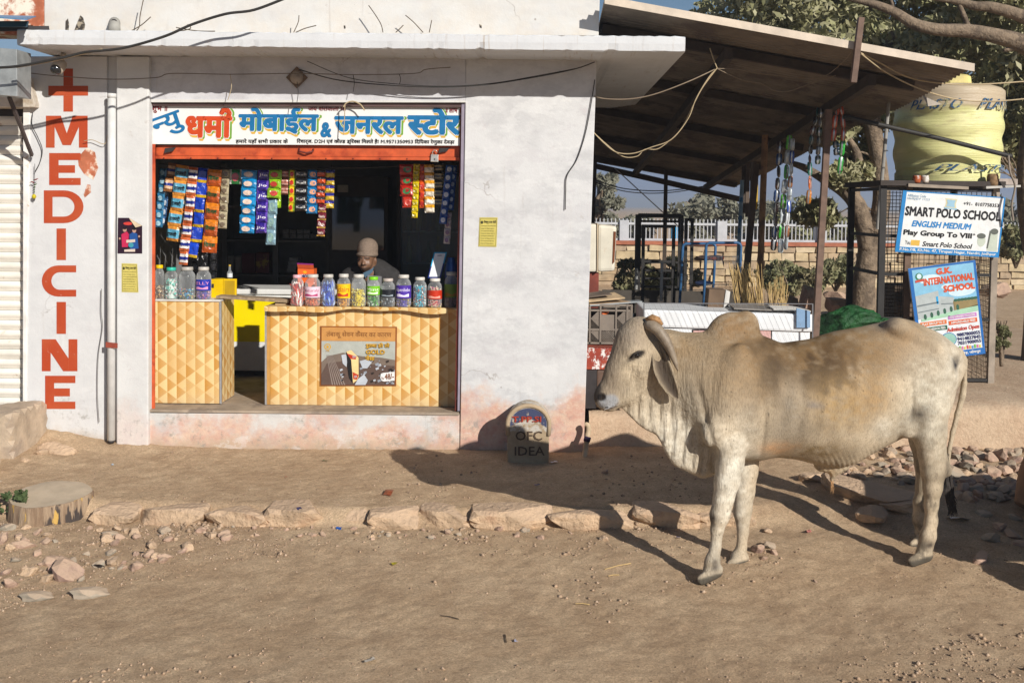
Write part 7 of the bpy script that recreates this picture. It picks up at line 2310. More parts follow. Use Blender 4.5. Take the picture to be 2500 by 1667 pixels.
# serifs on the big line
sf = []
for k_ in range(34):
    u_ = .05 + .92 * k_ / 33
    for v_ in (.245, .398):
        if (k_ * 7) % 3: sf.append([(u_ - .008, v_), (u_ + .008, v_), (u_ + .008, v_ + .010), (u_ - .008, v_ + .010)])
B1.text('lettering', 'ENGLISH MEDIUM', .13, .47, .70, .575, BL1, 1, bold=.045, slant=.02)
B1.text('lettering', 'Play Group To VIII', .055, .625, .72, .74, BK1, 1, bold=.05); B1.text('lettering', 'th', .725, .625, .75, .66, BK1, 1, bold=.03)
B1.text('lettering', 'You', .085, .80, .135, .87, BK1, 1, bold=.01); B1.rect('video_badge', .14, .79, .225, .88, flat('badge_yellow', '#d0a84a'), 1)
B1.text('lettering', 'Smart Polo School', .255, .80, .73, .885, BK1, 1, bold=.03, slant=.02)
FC = flat('faded_face', '#b4bcae'); FH = flat('faded_hair', '#5a5e58')
B1.poly('printed_face', [B1.disc(.815, .74, .040, .10)], FC, 1); B1.poly('printed_face', [B1.disc(.81, .66, .042, .045)], FH, 2)
B1.poly('printed_face', [[(.875, .90), (.885, .60), (.93, .54), (.965, .60), (.975, .905)]], FC, 1); B1.poly('printed_face', [B1.disc(.93, .575, .038, .05), [(.885, .56), (.90, .58), (.885, .86), (.872, .86)]], FH, 2)
sb2 = thing('school_board', 'tilted blue-edged board reading G.K. INTERNATIONAL SCHOOL behind the rump', 'sign')
B2 = Sheet(P(2217, 656, 9.78), P(2381, 635, 9.78), P(2406, 863, 9.78), P(2247, 884, 9.78), sb2)
B2.back('panel', flat('board2_white', (.66, .70, .72), rough=.4), .025)
SK2 = flat('board2_sky', '#7fb4d0'); OR2 = flat('board2_orange', '#c8502a')
B2.poly('border', [[(0, 0), (1, 0), (1, .022), (0, .022)], [(0, .023), (.05, .023), (.05, .93), (0, .93)], [(.965, .023), (1, .023), (1, .93), (.965, .93)]], flat('board2_blue', '#1b62a8'), 1)
B2.rect('picture_sky', .051, .023, .964, .40, SK2, 1)
B2.poly('cloud', [B2.disc(.30, .14, .17, .05), B2.disc(.75, .31, .20, .05), B2.disc(.55, .24, .10, .03)], flat('board2_cloud', '#c4dae4'), 2)
B2.poly('crest', [B2.disc(.145, .10, .055, .042)], flat('board2_crest', '#3a7a5a'), 3); B2.poly('crest', [B2.disc(.145, .095, .035, .027)], flat('board2_cloud', '#c4dae4'), 4); B2.poly('crest', [[(.08, .135), (.21, .125), (.21, .15), (.08, .16)]], flat('crest_red', '#b84a3a'), 4)
B2.text('lettering', 'G.K.', .40, .035, .64, .105, OR2, 3, bold=.06)
B2.text('lettering', 'INTERNATIONAL', .20, .125, .955, .205, OR2, 3, bold=.05); B2.text('lettering', 'SCHOOL', .48, .225, .955, .30, OR2, 3, bold=.06)
CONC = flat('print_concrete', '#a8b0b0'); B2.poly('printed_building', [[(.051, .30), (.40, .27), (.40, .52), (.051, .55)], [(.40, .33), (.62, .36), (.62, .50), (.40, .52)]], CONC, 3)
B2.poly('printed_building', [[(.06, .40), (.38, .385), (.38, .40), (.06, .415)], [(.06, .47), (.38, .455), (.38, .465), (.06, .48)], [(.42, .41), (.60, .42), (.60, .43), (.42, .42)]], flat('print_slate', '#6a7478'), 4)
B2.poly('printed_building', [[(.355, .33), (.385, .328), (.385, .41), (.355, .412)]], flat('print_cyan', '#2a9ad0'), 4)
B2.poly('printed_lawn', [[(.60, .40), (.964, .38), (.964, .48), (.60, .50)]], flat('print_scrub', '#8a7a52'), 3); B2.poly('printed_lawn', [[(.10, .55), (.964, .47), (.964, .535), (.10, .575)]], flat('print_lawn', '#9cc4a8'), 3)
B2.poly('printed_trees', [B2.disc(.16 + .1 * k_, .53 - .012 * k_, .022, .03) for k_ in range(6)], flat('print_tree', '#2f5a48'), 4)
B2.poly('printed_trees', [B2.disc(.64 + .05 * k_, .395, .03, .015) for k_ in range(7)], flat('print_tree', '#2f5a48'), 4)
pillc = flat('pill_white', (.72, .72, .70))
for (txt, u0, v0, u1, v1, c) in (('PLAY GROUP TO X', .07, .585, .47, .63, '#d07038'), ('NO ADMISSION FEES', .07, .645, .47, .69, '#1f5a44'), ('NO HIDDEN CHARGES', .50, .55, .93, .59, '#b87ab8'), ('AFFORDABLE FEES', .50, .605, .93, .65, '#c8582c')):
    B2.rect('printed_band', u0, v0, u1, v1, flat('band_' + c.strip('#'), c), 3); B2.text('lettering', txt, u0 + .03, v0 + .010, u1 - .03, v1 - .010, pillc, 4, bold=.03)
B2.text('lettering', 'Admission Open', .46, .675, .95, .735, flat('board2_red', '#c03a2a'), 3, bold=.03, slant=.03)
NV = flat('board2_navy', '#262a5c')
for k_, t_ in enumerate(('9887800055', '9414827845', '7031900055')): B2.text('lettering', t_, .60, .745 + .045 * k_, .955, .783 + .045 * k_, NV, 3, bold=.03)
B2.poly('printed_roundel', [B2.disc(.47, .80, .12, .075), B2.disc(.22, .80, .12, .085)], flat('roundel_blue', '#2a6aa8'), 3); B2.poly('printed_roundel', [B2.disc(.47, .80, .11, .068), B2.disc(.22, .80, .11, .077)], flat('roundel_pale', '#8ab4a8'), 4)
for k_ in range(12): B2.rect('printed_pencil', .50 + k_ * .038, .885 + .006 * (k_ % 3), .525 + k_ * .038, .925, flat('pencil_%d' % (k_ % 6), ('#c84a4a', '#d8a040', '#4a8ac8', '#6ab04a', '#c86a9a', '#d8c850')[k_ % 6]), 3)
B2.rect('address_band', 0, .931, 1, 1, flat('board2_blue', '#1b62a8'), 1); B2.text('lettering', 'पावटा नांदड़ी बनाड़ गढ़ रोड़, जोधपुर', .10, .945, .93, .985, pillc, 2, bold=.03)
# ================================================================== BACKGROUND: compound wall, fence, scrub, trees
YB = 26.5
bw = thing('compound_wall', 'far sandstone compound wall with red coping and white railing', 'wall')
zb0, zb1 = .0, P(1700, 598, YB).z
bxa, bxb = P(1380, 650, YB).x, P(2560, 650, YB).x
SANDST = [M('sandstone_%d' % i, c, rough=.95, var=.25, vscale=4) for i, c in enumerate(((.46, .36, .22), (.40, .30, .19), (.52, .42, .28), (.36, .27, .18)))]
m = MB(); m.box((bxa, YB + .06, -.3), (bxb, YB + .4, zb1 - .01)); m.build('mortar_core', M('mortar', (.36, .28, .19), rough=.95), bw)
rnd = random.Random(21)
base_meshes = []
for i in range(6):
    mb = MB(); mb.box((-.5, -.06, -.5), (.5, .06, .5), .05); me = mb.mesh('stone', SANDST[i % 4]); base_meshes.append(me)
z = zb0 - .05
while z < zb1 - .05:
    hgt = rnd.uniform(.16, .24)
    x = bxa + rnd.uniform(0, .3)
    hgt = min(hgt, zb1 - .01 - z)
    while x < bxb:
        wdt = rnd.uniform(.28, .62)
        o = bpy.data.objects.new('stone', base_meshes[rnd.randrange(6)]); link(o, bw)
        o.location = (x + wdt / 2, YB + .05 + rnd.uniform(-.02, .02), z + hgt / 2); o.scale = (wdt * .95, 1, hgt * .93)
        x += wdt
    z += hgt
m = MB(); m.box((bxa, YB - .04, zb1 - .008), (bxb, YB + .44, zb1 + .09)); m.build('coping', M('coping_red', (.36, .13, .075), rough=.85, var=.2), bw)
WF = M('fence_white', (.46, .47, .49), rough=.6, var=.1)
zf = P(1700, 545, YB).z
m = MB()
nb_ = int((bxb - bxa) / .10)
for i in range(nb_):
    x = bxa + .10 * i
    m.bar((x, YB + .18, zb1 + .09), (x, YB + .18, zf + .10), .022, .02)
o = m.build('railing_bars', WF, bw); o['kind'] = 'stuff'
m = MB(); m.box((bxa, YB + .15, zf - .06), (bxb, YB + .21, zf)); m.build('top_rail', WF, bw)
m = MB(); m.box((bxa, YB + .15, zb1 + .092), (bxb, YB + .21, zb1 + .15)); m.build('bottom_rail', WF, bw)
for px in (1525, 1765, 2010, 2260):
    x = P(px, 560, YB).x; m = MB(); m.box((x - .12, YB + .08, zb1 + .091), (x + .12, YB + .28, zf + .06)); m.build('pillar', WF, bw)
o = MB().box((P(1640, 560, 30).x, 30, 0), (P(1655, 560, 30).x, 30.2, P(1650, 555, 30).z)).build('gate_post', flat('sky_blue_paint', '#2a9ad0'), None); tag(o, 'bright blue post behind the white railing', 'post')
lpst = thing('lamp_post', 'pale lamp post standing behind the white railing', 'lamp post', (P(1991, 600, 29).x, 29, 0)); zl = P(1991, 525, 29).z
m = MB(); m.lathe([(.09, 0), (.08, zl)], n=10); m.build('pole', WF, lpst); m = MB(); m.box((-.2, -.1, zl), (.2, .1, zl + .12)); m.build('lamp_head', WF, lpst)
# ---- leaves
def leaf_mat(name, c1, c2, c3):
    m, nt, b = new_mat(name); k = NT(nt)
    oi = k.n('ShaderNodeVertexColor'); oi.layer_name = 'Col'
    c = k.mix(oi.outputs['Color'], c1, c2)
    c = k.mix(k.ramp(k.noise(2.2, 4, .6), .45, .7), c, c3)
    k.link(c, b.inputs['Base Color']); b.inputs['Roughness'].default_value = .7; b.inputs['Specular IOR Level'].default_value = .2
    tr = k.n('ShaderNodeBsdfTranslucent'); k.link(c, tr.inputs[0])
    mx = k.n('ShaderNodeMixShader'); mx.inputs[0].default_value = .25
    out = nt.nodes['Material Output']
    k.link(b.outputs[0], mx.inputs[1]); k.link(tr.outputs[0], mx.inputs[2]); k.link(mx.outputs[0], out.inputs[0])
    return m
LEAF = leaf_mat('dusty_leaves', (.25, .24, .12), (.48, .45, .29), (.32, .32, .15))
LEAFD = leaf_mat('haze_paled_leaves', (.19, .19, .14), (.30, .29, .22), (.23, .22, .17))  # far foliage: distance haze put into the leaf colour, paled and greyed
LEAFG = leaf_mat('scrub_leaves', (.17, .18, .08), (.33, .32, .18), (.30, .26, .15))
nrg = np.random.RandomState(5)
def leaves(name, centres, radii, per, size, mat, parent, droop=.5, aspect=.45):
    Cs = np.asarray(centres, dtype=float)
    nC = len(Cs)
    rad = np.asarray(radii, dtype=float).reshape(nC, 1)
    idx_ = np.repeat(np.arange(nC), per)
    d = nrg.normal(size=(nC * per, 3)); d /= np.linalg.norm(d, axis=1, keepdims=True)
    r = nrg.rand(nC * per, 1) ** .45
    pos = Cs[idx_] + d * r * rad[idx_] * np.array([1, 1, .8])
    n_ = len(pos)
    a = nrg.normal(size=(n_, 3)); a[:, 2] -= droop; a /= np.linalg.norm(a, axis=1, keepdims=True)
    b = np.cross(a, nrg.normal(size=(n_, 3))); b /= np.linalg.norm(b, axis=1, keepdims=True)
    s = size * (.6 + .8 * nrg.rand(n_, 1))
    nn = np.cross(a, b)
    p0, p1 = pos - a * s * .5, pos + a * s * .5
    q0, q1 = pos + b * s * aspect * .5 + nn * s * .08, pos - b * s * aspect * .5 + nn * s * .08
    V = np.stack([p0, q0, p1, q1], 1).reshape(-1, 3)
    F_ = np.arange(n_ * 4).reshape(-1, 4)
    o = np_obj(name, V, F_, mat, parent)
    c = np.repeat(nrg.rand(n_, 1), 4, 0); set_color(o, np.repeat(c, 3, 1))
    return o
BARK = M('bark', (.22, .165, .115), rough=.95, var=.35, vscale=9, bump=.8, bscale=25, bdist=.03, col2=(.12, .09, .065), c2scale=5)
def limb(name, pts, rad, parent, n=10):
    # smooth the path
    P_ = [Vector(p) for p in pts]
    fine, fr_ = [], []
    for i in range(len(P_) - 1):
        p0, p1, p2, p3 = P_[max(i - 1, 0)], P_[i], P_[i + 1], P_[min(i + 2, len(P_) - 1)]
        for t in (0, .25, .5, .75):
            fine.append(.5 * ((2 * p1) + (-p0 + p2) * t + (2 * p0 - 5 * p1 + 4 * p2 - p3) * t * t + (-p0 + 3 * p1 - 3 * p2 + p3) * t ** 3)); fr_.append(rad[i] * (1 - t) + rad[i + 1] * t)
    fine.append(P_[-1]); fr_.append(rad[-1])
    mm = MB(); mm.tube(fine, fr_, n); return mm.build(name, BARK, parent, smooth=True)
YT = 12.8
t1 = thing('shade_tree', 'gnarled forked tree with dusty leaves standing behind the mesh kiosk', 'tree', (P(2106, 770, YT).x, YT, .36))
def tp(px, py, dy=0.0): return P(px, py, YT + dy) - Vector(t1.location)
base = tp(2104, 775); base.z = -.05
limb('trunk', [base, tp(2108, 700), tp(2116, 640), tp(2122, 600)], [.165, .14, .13, .13], t1)
limb('branch', [tp(2120, 610), tp(2112, 560), tp(2092, 500), tp(2062, 468, .1), tp(2015, 440, .2), tp(1960, 408, .3), tp(1900, 390, .5)], [.13, .12, .11, .085, .06, .045, .02], t1)
limb('branch', [tp(2120, 615), tp(2138, 560), tp(2152, 490), tp(2148, 420), tp(2138, 350), tp(2128, 280), tp(2140, 180, .2), tp(2180, 80, .3)], [.12, .115, .11, .10, .10, .11, .08, .05], t1)
limb('branch', [tp(2088, 495), tp(2085, 450), tp(2095, 410), tp(2090, 370), tp(2060, 320)], [.07, .075, .07, .05, .02], t1)
limb('branch', [tp(2136, 300), tp(2100, 230, .3), tp(2030, 160, .6), tp(1930, 90, 1.0)], [.08, .06, .04, .02], t1)
limb('branch', [tp(2140, 250), tp(2230, 160, .4), tp(2330, 90, .8), tp(2420, 20, 1)], [.08, .06, .04, .02], t1)
for (pa, pb, pc_) in (((2138, 520), (2095, 500), (2050, 520)), ((2150, 440), (2110, 400), (2070, 395)), ((2148, 470), (2185, 450), (2230, 480)), ((2140, 390), (2105, 372), (2080, 380))):
    limb('twig', [tp(*pa), tp(*pb), tp(*pc_)], [.02, .014, .006], t1, 6)
cs, rs = [], []
rnd = random.Random(12)
def add_clumps(n, x0, x1, y0, y1, d0, d1, r0, r1, keep=None):
    for _ in range(n):
        px, py = rnd.uniform(x0, x1), rnd.uniform(y0, y1)
        if keep and not keep(px, py): continue
        cs.append(tuple(tp(px, py, rnd.uniform(d0, d1)))); rs.append(rnd.uniform(r0, r1))
# crown edge: starts near x 1700 at the very top, falls to the right
add_clumps(210, 1740, 2560, -260, 330, 0, 3.2, .26, .55, lambda x, y: y > 40 - (x - 1700) * .75 and y < 30 + (x - 1700) * .50)
add_clumps(16, 1985, 2150, 285, 400, -.3, .6, .16, .28)
add_clumps(8, 2025, 2110, 395, 455, -.2, .3, .12, .2)
add_clumps(6, 1960, 2020, 480, 530, .2, .5, .12, .18)
leaves('crown', cs, rs, 330, .12, LEAF, t1)
# second tree, trunk just outside the right edge, with the big limbs crossing the top right corner
t2 = thing('shade_tree', 'tree at the right edge with thick bare limbs crossing the top right corner', 'tree', (P(2545, 800, 11.4).x, 11.4, .3))
def tq(px, py, dy=0.0): return P(px, py, 11.4 + dy) - Vector(t2.location)
b0 = tq(2540, 800); b0.z = -.1
limb('trunk', [b0, tq(2545, 680), tq(2520, 560), tq(2508, 450), tq(2516, 350), tq(2535, 240), tq(2550, 140)], [.20, .17, .13, .11, .11, .12, .12], t2)
limb('branch', [tq(2540, 130), tq(2490, 105), tq(2430, 88), tq(2360, 76), tq(2290, 73), tq(2230, 58), tq(2180, 28), tq(2110, 4), tq(2040, -10)], [.12, .105, .085, .078, .07, .062, .052, .042, .02], t2)
limb('branch', [tq(2545, 60), tq(2480, 35), tq(2420, 18), tq(2380, 15), tq(2330, 2), tq(2270, -6)], [.09, .07, .06, .05, .04, .03], t2)
limb('branch', [tq(2366, 72), tq(2350, 30), tq(2332, -10)], [.032, .026, .02], t2)
limb('branch', [tq(2500, 110), tq(2475, 118), tq(2450, 124)], [.045, .035, .02], t2)
limb('branch', [tq(2180, 28), tq(2178, 10), tq(2172, -6)], [.02, .018, .012], t2)
for k_ in range(10):
    x_ = 2440 + rnd.uniform(0, 50); y_ = 380 + rnd.uniform(0, 30)
    limb('twig', [tq(2490, 430 + k_ * 4), tq(x_ - 10, y_ + 10), tq(x_ - rnd.uniform(10, 50), y_ - rnd.uniform(-20, 40))], [.010, .007, .003], t2, 5)
cs, rs = [], []
for _ in range(40):
    px, py = rnd.uniform(2440, 2600), rnd.uniform(120, 400); cs.append(tuple(tq(px, py, rnd.uniform(.3, 1.5)))); rs.append(rnd.uniform(.2, .4))
for _ in range(16):
    cs.append(tuple(tq(rnd.uniform(2380, 2560), rnd.uniform(-60, 10), rnd.uniform(.2, 1.2)))); rs.append(rnd.uniform(.2, .4))
leaves('crown', cs, rs, 300, .11, LEAF, t2)
# far trees beyond the railing
def far_tree(label, px, py_top, w, Y, h_base=0.0, mat=LEAFD, seed=0, dens=1.0, low=620):
    c = P(px, low, Y)
    t = thing('distant_tree', label, 'tree', (c.x, Y, 0), 0, 'trees beyond the railing')
    rn = random.Random(seed)
    zt_ = P(px, py_top, Y).z
    L = Vector(t.location)
    limb('trunk', [(0, 0, -.2), (.1, 0, zt_ * .3), (-.1, 0, zt_ * .6), (.1, 0, zt_ * .9)], [.22, .17, .12, .04], t, 8)
    for k in range(4):
        a = rn.uniform(0, 6.28); rr_ = w * PX(Y) * .35
        limb('branch', [(0, 0, zt_ * (.3 + .1 * k)), (rr_ * .5 * math.cos(a), rr_ * .5 * math.sin(a), zt_ * (.5 + .1 * k)), (rr_ * math.cos(a), rr_ * math.sin(a), zt_ * (.62 + .1 * k))], [.09, .06, .02], t, 6)
    cs_, rs_ = [], []
    for k in range(int(34 * dens)):
        a, rr_ = rn.uniform(0, 6.28), w * PX(Y) * .5 * math.sqrt(rn.random())
        zz = zt_ * (.38 + .58 * rn.random())
        sc_ = math.sqrt(max(.08, 1 - ((zz / zt_ - .62) / .42) ** 2))
        cs_.append((rr_ * math.cos(a) * sc_, rr_ * math.sin(a) * sc_, zz)); rs_.append(w * PX(Y) * rn.uniform(.08, .16))
    leaves('crown', cs_, rs_, 110, .011 * Y ** .9, mat, t)
far_tree('dry feathery tree just right of the shop wall corner', 1462, 420, 120, 31, seed=1, dens=.8)
far_tree('small low tree behind the white railing left of the steel frames', 1545, 528, 110, 40, seed=2)
far_tree('broad greyish tree behind the blue rack', 1720, 480, 190, 38, seed=3)
far_tree('wide tree behind the railing below the shed eaves', 1830, 505, 200, 42, seed=4)
far_tree('dense round tree behind the hung packets', 1960, 492, 190, 40, seed=5, mat=LEAFG)
far_tree('low dark tree behind the railing right of the iron post', 2065, 535, 130, 44, seed=6, mat=LEAFG)
far_tree('tree beyond the kiosk at the right side', 2330, 520, 260, 36, seed=7)
far_tree('tree closing the view at the right edge', 2500, 490, 260, 34, seed=8)
# scrub in front of the wall
def bush(label, px, pyb, w, h, Y, seed, mat=LEAFG, zb=None):
    c = PZ(px, pyb, .15) if zb is None else P(px, pyb, Y)
    t = thing('bush', label, 'bush', (P(px, pyb, Y).x, Y, max(0, P(px, pyb, Y).z)), 0, 'scrub bushes before the far wall')
    rn = random.Random(seed)
    W, H = w * PX(Y) / 2, h * PX(Y)
    for k in range(7):
        a = rn.uniform(0, 6.28); limb('stem', [(0, 0, -.1), (W * .4 * math.cos(a), W * .3 * math.sin(a), H * .4), (W * .75 * math.cos(a), W * .5 * math.sin(a), H * .8)], [.02, .015, .005], t, 5)
    cs_ = []; rs_ = []
    for k in range(24):
        a, r_ = rn.uniform(0, 6.28), math.sqrt(rn.random())
        cs_.append((W * r_ * math.cos(a), W * .6 * r_ * math.sin(a), H * (.15 + .7 * rn.random() * math.sqrt(1 - r_ * r_ * .8)))); rs_.append(min(W, H) * rn.uniform(.18, .34))
    leaves('foliage', cs_, rs_, 130, .0055 * Y, mat, t, droop=-.6)
bush('grey-green bush seen through the steel frames', 1650, 735, 110, 130, 17, 1)
bush('dark bush in the shade behind the crate cards', 1540, 730, 130, 120, 16, 2)
bush('low bush right of the broom sticks', 1935, 720, 130, 80, 19, 3)
bush('bushy scrub between the iron post and the forked tree', 2040, 700, 150, 90, 20, 4)
bush('small scrub bush below the hung packets', 1900, 690, 90, 60, 22, 5)
bush('scrub right of the mesh kiosk', 2480, 640, 120, 110, 17, 6)
bush('small leafy plant against the kiosk corner', 2445, 870, 36, 110, 10.3, 7)
# stone blocks and planks lying behind the shed
for i, (x0_, y0_, x1_, y1_, Y, l) in enumerate(((1952, 690, 1995, 760, 13.5, 'upright reddish stone slab behind the freezer'), (2002, 712, 2080, 728, 14.2, 'long low stone block left of the forked tree'), (1900, 725, 1950, 750, 13.8, 'squat stone block behind the broom sticks'), (2010, 730, 2070, 752, 13.2, 'rough stone block in front of the low one'), (2380, 690, 2470, 715, 15, 'stone block lying beyond the kiosk'))):
    a, b_ = P(x0_, y1_, Y), P(x1_, y0_, Y)
    me = stone_mesh('stone_block', (b_.x - a.x) / 2, .2, (b_.z - a.z) / 2 + .05, 500 + i, STONE2, boxy=.9, sub=3, rough=.06)
    o = bpy.data.objects.new('stone_block', me); link(o); o.location = ((a.x + b_.x) / 2, Y, (a.z + b_.z) / 2 - .04); tag(o, l, 'stone block')
# a plain house wall far behind on the right
# ================================================================== SMALL THINGS
CABLE = M('black_cable', (.03, .028, .026), rough=.6)
WIREP = M('pale_wire', (.42, .33, .20), rough=.7)
def spline(pts, n=8):
    P_ = [Vector(p) for p in pts]; out = []
    for i in range(len(P_) - 1):
        p0, p1, p2, p3 = P_[max(i - 1, 0)], P_[i], P_[i + 1], P_[min(i + 2, len(P_) - 1)]
        for k in range(n):
            t = k / n
            out.append(.5 * ((2 * p1) + (-p0 + p2) * t + (2 * p0 - 5 * p1 + 4 * p2 - p3) * t * t + (-p0 + 3 * p1 - 3 * p2 + p3) * t ** 3))
    out.append(P_[-1]); return out
def wire(label, pts, Y, r, mat, name='cable', cat='cable'):
    ys = Y if isinstance(Y, (list, tuple)) else [Y] * len(pts)
    m = MB(); m.tube(spline([P(x, y, yy) for (x, y), yy in zip(pts, ys)]), r, 6)
    o = m.build(name, mat, None, smooth=True); tag(o, label, cat); return o
wire('thick black cable sweeping across the canopy edge to the upper left', [(-20, 166), (45, 162), (150, 142), (210, 128), (300, 118), (400, 90), (470, 60), (550, 35), (620, 25), (700, -5)], [7.7] * 10, .010, CABLE)
wire('pale cable under the canopy at the left end', [(40, 164), (120, 150), (200, 132), (250, 122)], [7.74] * 4, .009, WIREP)
wire('thin string stretched along the lintel with threads hanging from it', [(65, 178), (140, 186), (270, 194), (380, 190), (420, 180), (560, 182), (720, 180), (870, 183), (1010, 180), (1040, 170), (1100, 165)], 8.38, .0035, M('string_brown', (.16, .13, .10)))
wire('sagging double cable from the bulb holder to the right wall corner', [(730, 170), (820, 195), (940, 208), (1060, 213), (1180, 208), (1300, 190), (1400, 170), (1452, 152)], [8.47, 8.42, 8.38, 8.36, 8.36, 8.38, 8.42, 8.46], .0045, CABLE)
wire('second strand of the sagging cable along the lintel', [(750, 150), (850, 190), (960, 205), (1080, 211), (1200, 204), (1320, 184), (1420, 165)], [8.47, 8.42, 8.38, 8.36, 8.36, 8.38, 8.42], .003, CABLE)
wire('thin black wire running down the right end of the white wall', [(1452, 195), (1442, 260), (1428, 330), (1408, 390), (1384, 430), (1381, 470), (1380, 512)], 8.485, .004, CABLE)
wire('cable from the wall corner rising to the shed roof', [(1450, 235), (1480, 242), (1540, 242), (1600, 230), (1680, 200), (1745, 170)], [8.5, 8.5, 8.5, 8.5, 8.5, 8.6], .005, M('dull_wire', (.22, .17, .12)))
wire('looped pale wire sagging from the wall corner up to the shed roof', [(1446, 320), (1475, 350), (1505, 372), (1545, 375), (1590, 360), (1640, 340), (1680, 290), (1700, 240), (1730, 190), (1750, 168)], 8.55, .0045, WIREP)
wire('second strand of the looped pale wire below the roof', [(1447, 322), (1480, 352), (1520, 382), (1555, 382), (1575, 365), (1610, 362), (1660, 318), (1690, 262), (1715, 215), (1750, 168)], 8.57, .004, WIREP)
wire('pale wire hanging from roof knot to the hanger iron', [(1750, 168), (1800, 170), (1870, 182), (1950, 190), (2010, 188), (2060, 150), (2080, 125)], [8.6, 8.7, 8.9, 8.9, 8.8, 8.5, 8.3], .004, M('dull_wire', (.22, .17, .12)))
wire('lower loop of wire under the shed roof', [(1750, 168), (1810, 195), (1860, 205), (1890, 222), (1930, 222), (1990, 200), (2040, 185)], [8.6, 8.8, 9, 9, 9, 8.9, 8.7], .004, M('dull_wire', (.22, .17, .12)))
wire('short tie holding the wire knot to the roof', [(1733, 118), (1742, 145), (1751, 168)], 8.6, .005, WIREP)
wire('upper pale wire from the hanger iron across the water tank to the right', [(2102, 130), (2150, 155), (2220, 190), (2310, 205), (2400, 206), (2520, 198)], [8.25, 8.4, 8.6, 8.8, 8.9, 9.0], .006, WIREP)
wire('lower pale wire from the hanger iron across the water tank to the right', [(2102, 132), (2160, 175), (2240, 215), (2330, 242), (2420, 248), (2520, 240)], [8.25, 8.4, 8.6, 8.8, 8.9, 9.0], .006, WIREP)
wire('black pipe slanting down across the water tank to the right', [(2060, 285), (2170, 310), (2300, 340), (2420, 370), (2470, 382)], [9.6, 9.7, 9.75, 9.75, 9.75], .022, CABLE, 'water_pipe', 'pipe')
wire('grey rope hanging from the end of the slanting pipe', [(2462, 380), (2466, 420), (2478, 455), (2470, 500), (2474, 540)], 9.72, .010, M('rope_grey', (.25, .21, .17)), 'rope', 'rope')
wire('stay wire slanting behind the shed', [(1500, 410), (1620, 520), (1670, 565)], [15, 15, 15], .008, M('stay_wire', (.45, .44, .42)))
wire('upper power line seen under the eaves', [(1440, 435), (1520, 460), (1620, 466), (1720, 455)], [20] * 4, .010, CABLE)
wire('lower power line seen under the eaves', [(1440, 440), (1530, 468), (1640, 470), (1760, 448)], [21] * 4, .010, CABLE)
wire('tangled wire hanging down the lettered panel edge', [(248, 705), (247, 760), (250, 800), (240, 870), (238, 960), (242, 1030)], 8.47, .003, M('grey_wire', (.18, .17, .16)))
wire('thin wires looping beside the peeled paint', [(205, 345), (225, 342), (255, 352), (262, 330)], 8.46, .003, WIREP)
wire('black wire trailing from the shutter hood down the panel', [(80, 275), (78, 305), (92, 335), (103, 365), (98, 395), (85, 420)], 8.47, .0035, CABLE)
for i, (pts) in enumerate([[(350, 0), (342, 40), (340, 66), (330, 79)], [(368, 42), (345, 62), (315, 79)], [(730, 38), (728, 55), (717, 80)], [(772, 63), (745, 70), (722, 80)], [(900, 14), (915, 35), (930, 60), (935, 80)], [(990, 38), (1010, 55), (1033, 80)], [(985, 62), (975, 72), (966, 80)], [(1054, 50), (1048, 80)], [(430, 68), (480, 76), (525, 77)], [(458, 60), (465, 70), (440, 77)]]):
    labs = ['tall bent twig on the canopy left of the pipe elbow', 'slanting twig crossing the tall bent one on the canopy', 'forked twig on the canopy above the sign, upright arm', 'forked twig on the canopy above the sign, slanting arm', 'long curved twig on the canopy above the shop middle', 'slanting dry twig on the canopy right of the curved one', 'shortest twig on the canopy beside the curved one', 'fine upright twig on the canopy right of the slanting one', 'flat dry twig of the small heap on the canopy', 'crooked twig of the small heap on the canopy']
    wire(labs[i], pts, 8.36 if i < 8 else 8.2, .004, M('dry_twig', (.10, .075, .05)), 'twig', 'twig')
# threads and bits hanging from the lintel string
for i, (x, y0_, y1_, l) in enumerate(((562, 182, 245, 'frayed thread hanging above the letter at the sign left'), (725, 200, 250, 'pull string of the bulb holder with a bead'), (862, 182, 225, 'wire end hanging from the string above the ampersand'), (975, 182, 207, 'short black thread on the lintel string'))):
    wire(l, [(x, y0_), (x + 3, (y0_ + y1_) / 2), (x - 6 if i == 0 else x, y1_)], 8.40, .003, WIREP if i == 0 else CABLE, 'thread', 'thread')
wire('knotted rope hanging in front of the sign above the ampersand', [(838, 262), (846, 252), (862, 248), (880, 256), (890, 270)], 8.46, .006, WIREP, 'rope', 'rope')
wire('strand of the knotted rope hanging down over the sign', [(842, 258), (841, 290), (839, 330)], 8.46, .004, WIREP, 'rope', 'rope')
# bulb holder
bh = thing('bulb_holder', 'round bulb holder on the lintel above the sign', 'lamp holder', P(725, 190, 8.49))
m = MB(); m.lathe([(.050, 0), (.055, .01), (.040, .02), (.026, .045), (.018, .06)], n=18); m.v = [(x, -z, y) for x, y, z in m.v]; m.build('holder', M('holder_cream', (.32, .27, .22), rough=.6, var=.25), bh, smooth=True)
m = MB(); m.slab([(-.09, 0, 0), (0, 0, -.09), (.09, 0, 0), (0, 0, .09)], (0, -.008, 0)); m.build('back_plate', M('holder_board', (.16, .11, .075), rough=.9), bh)
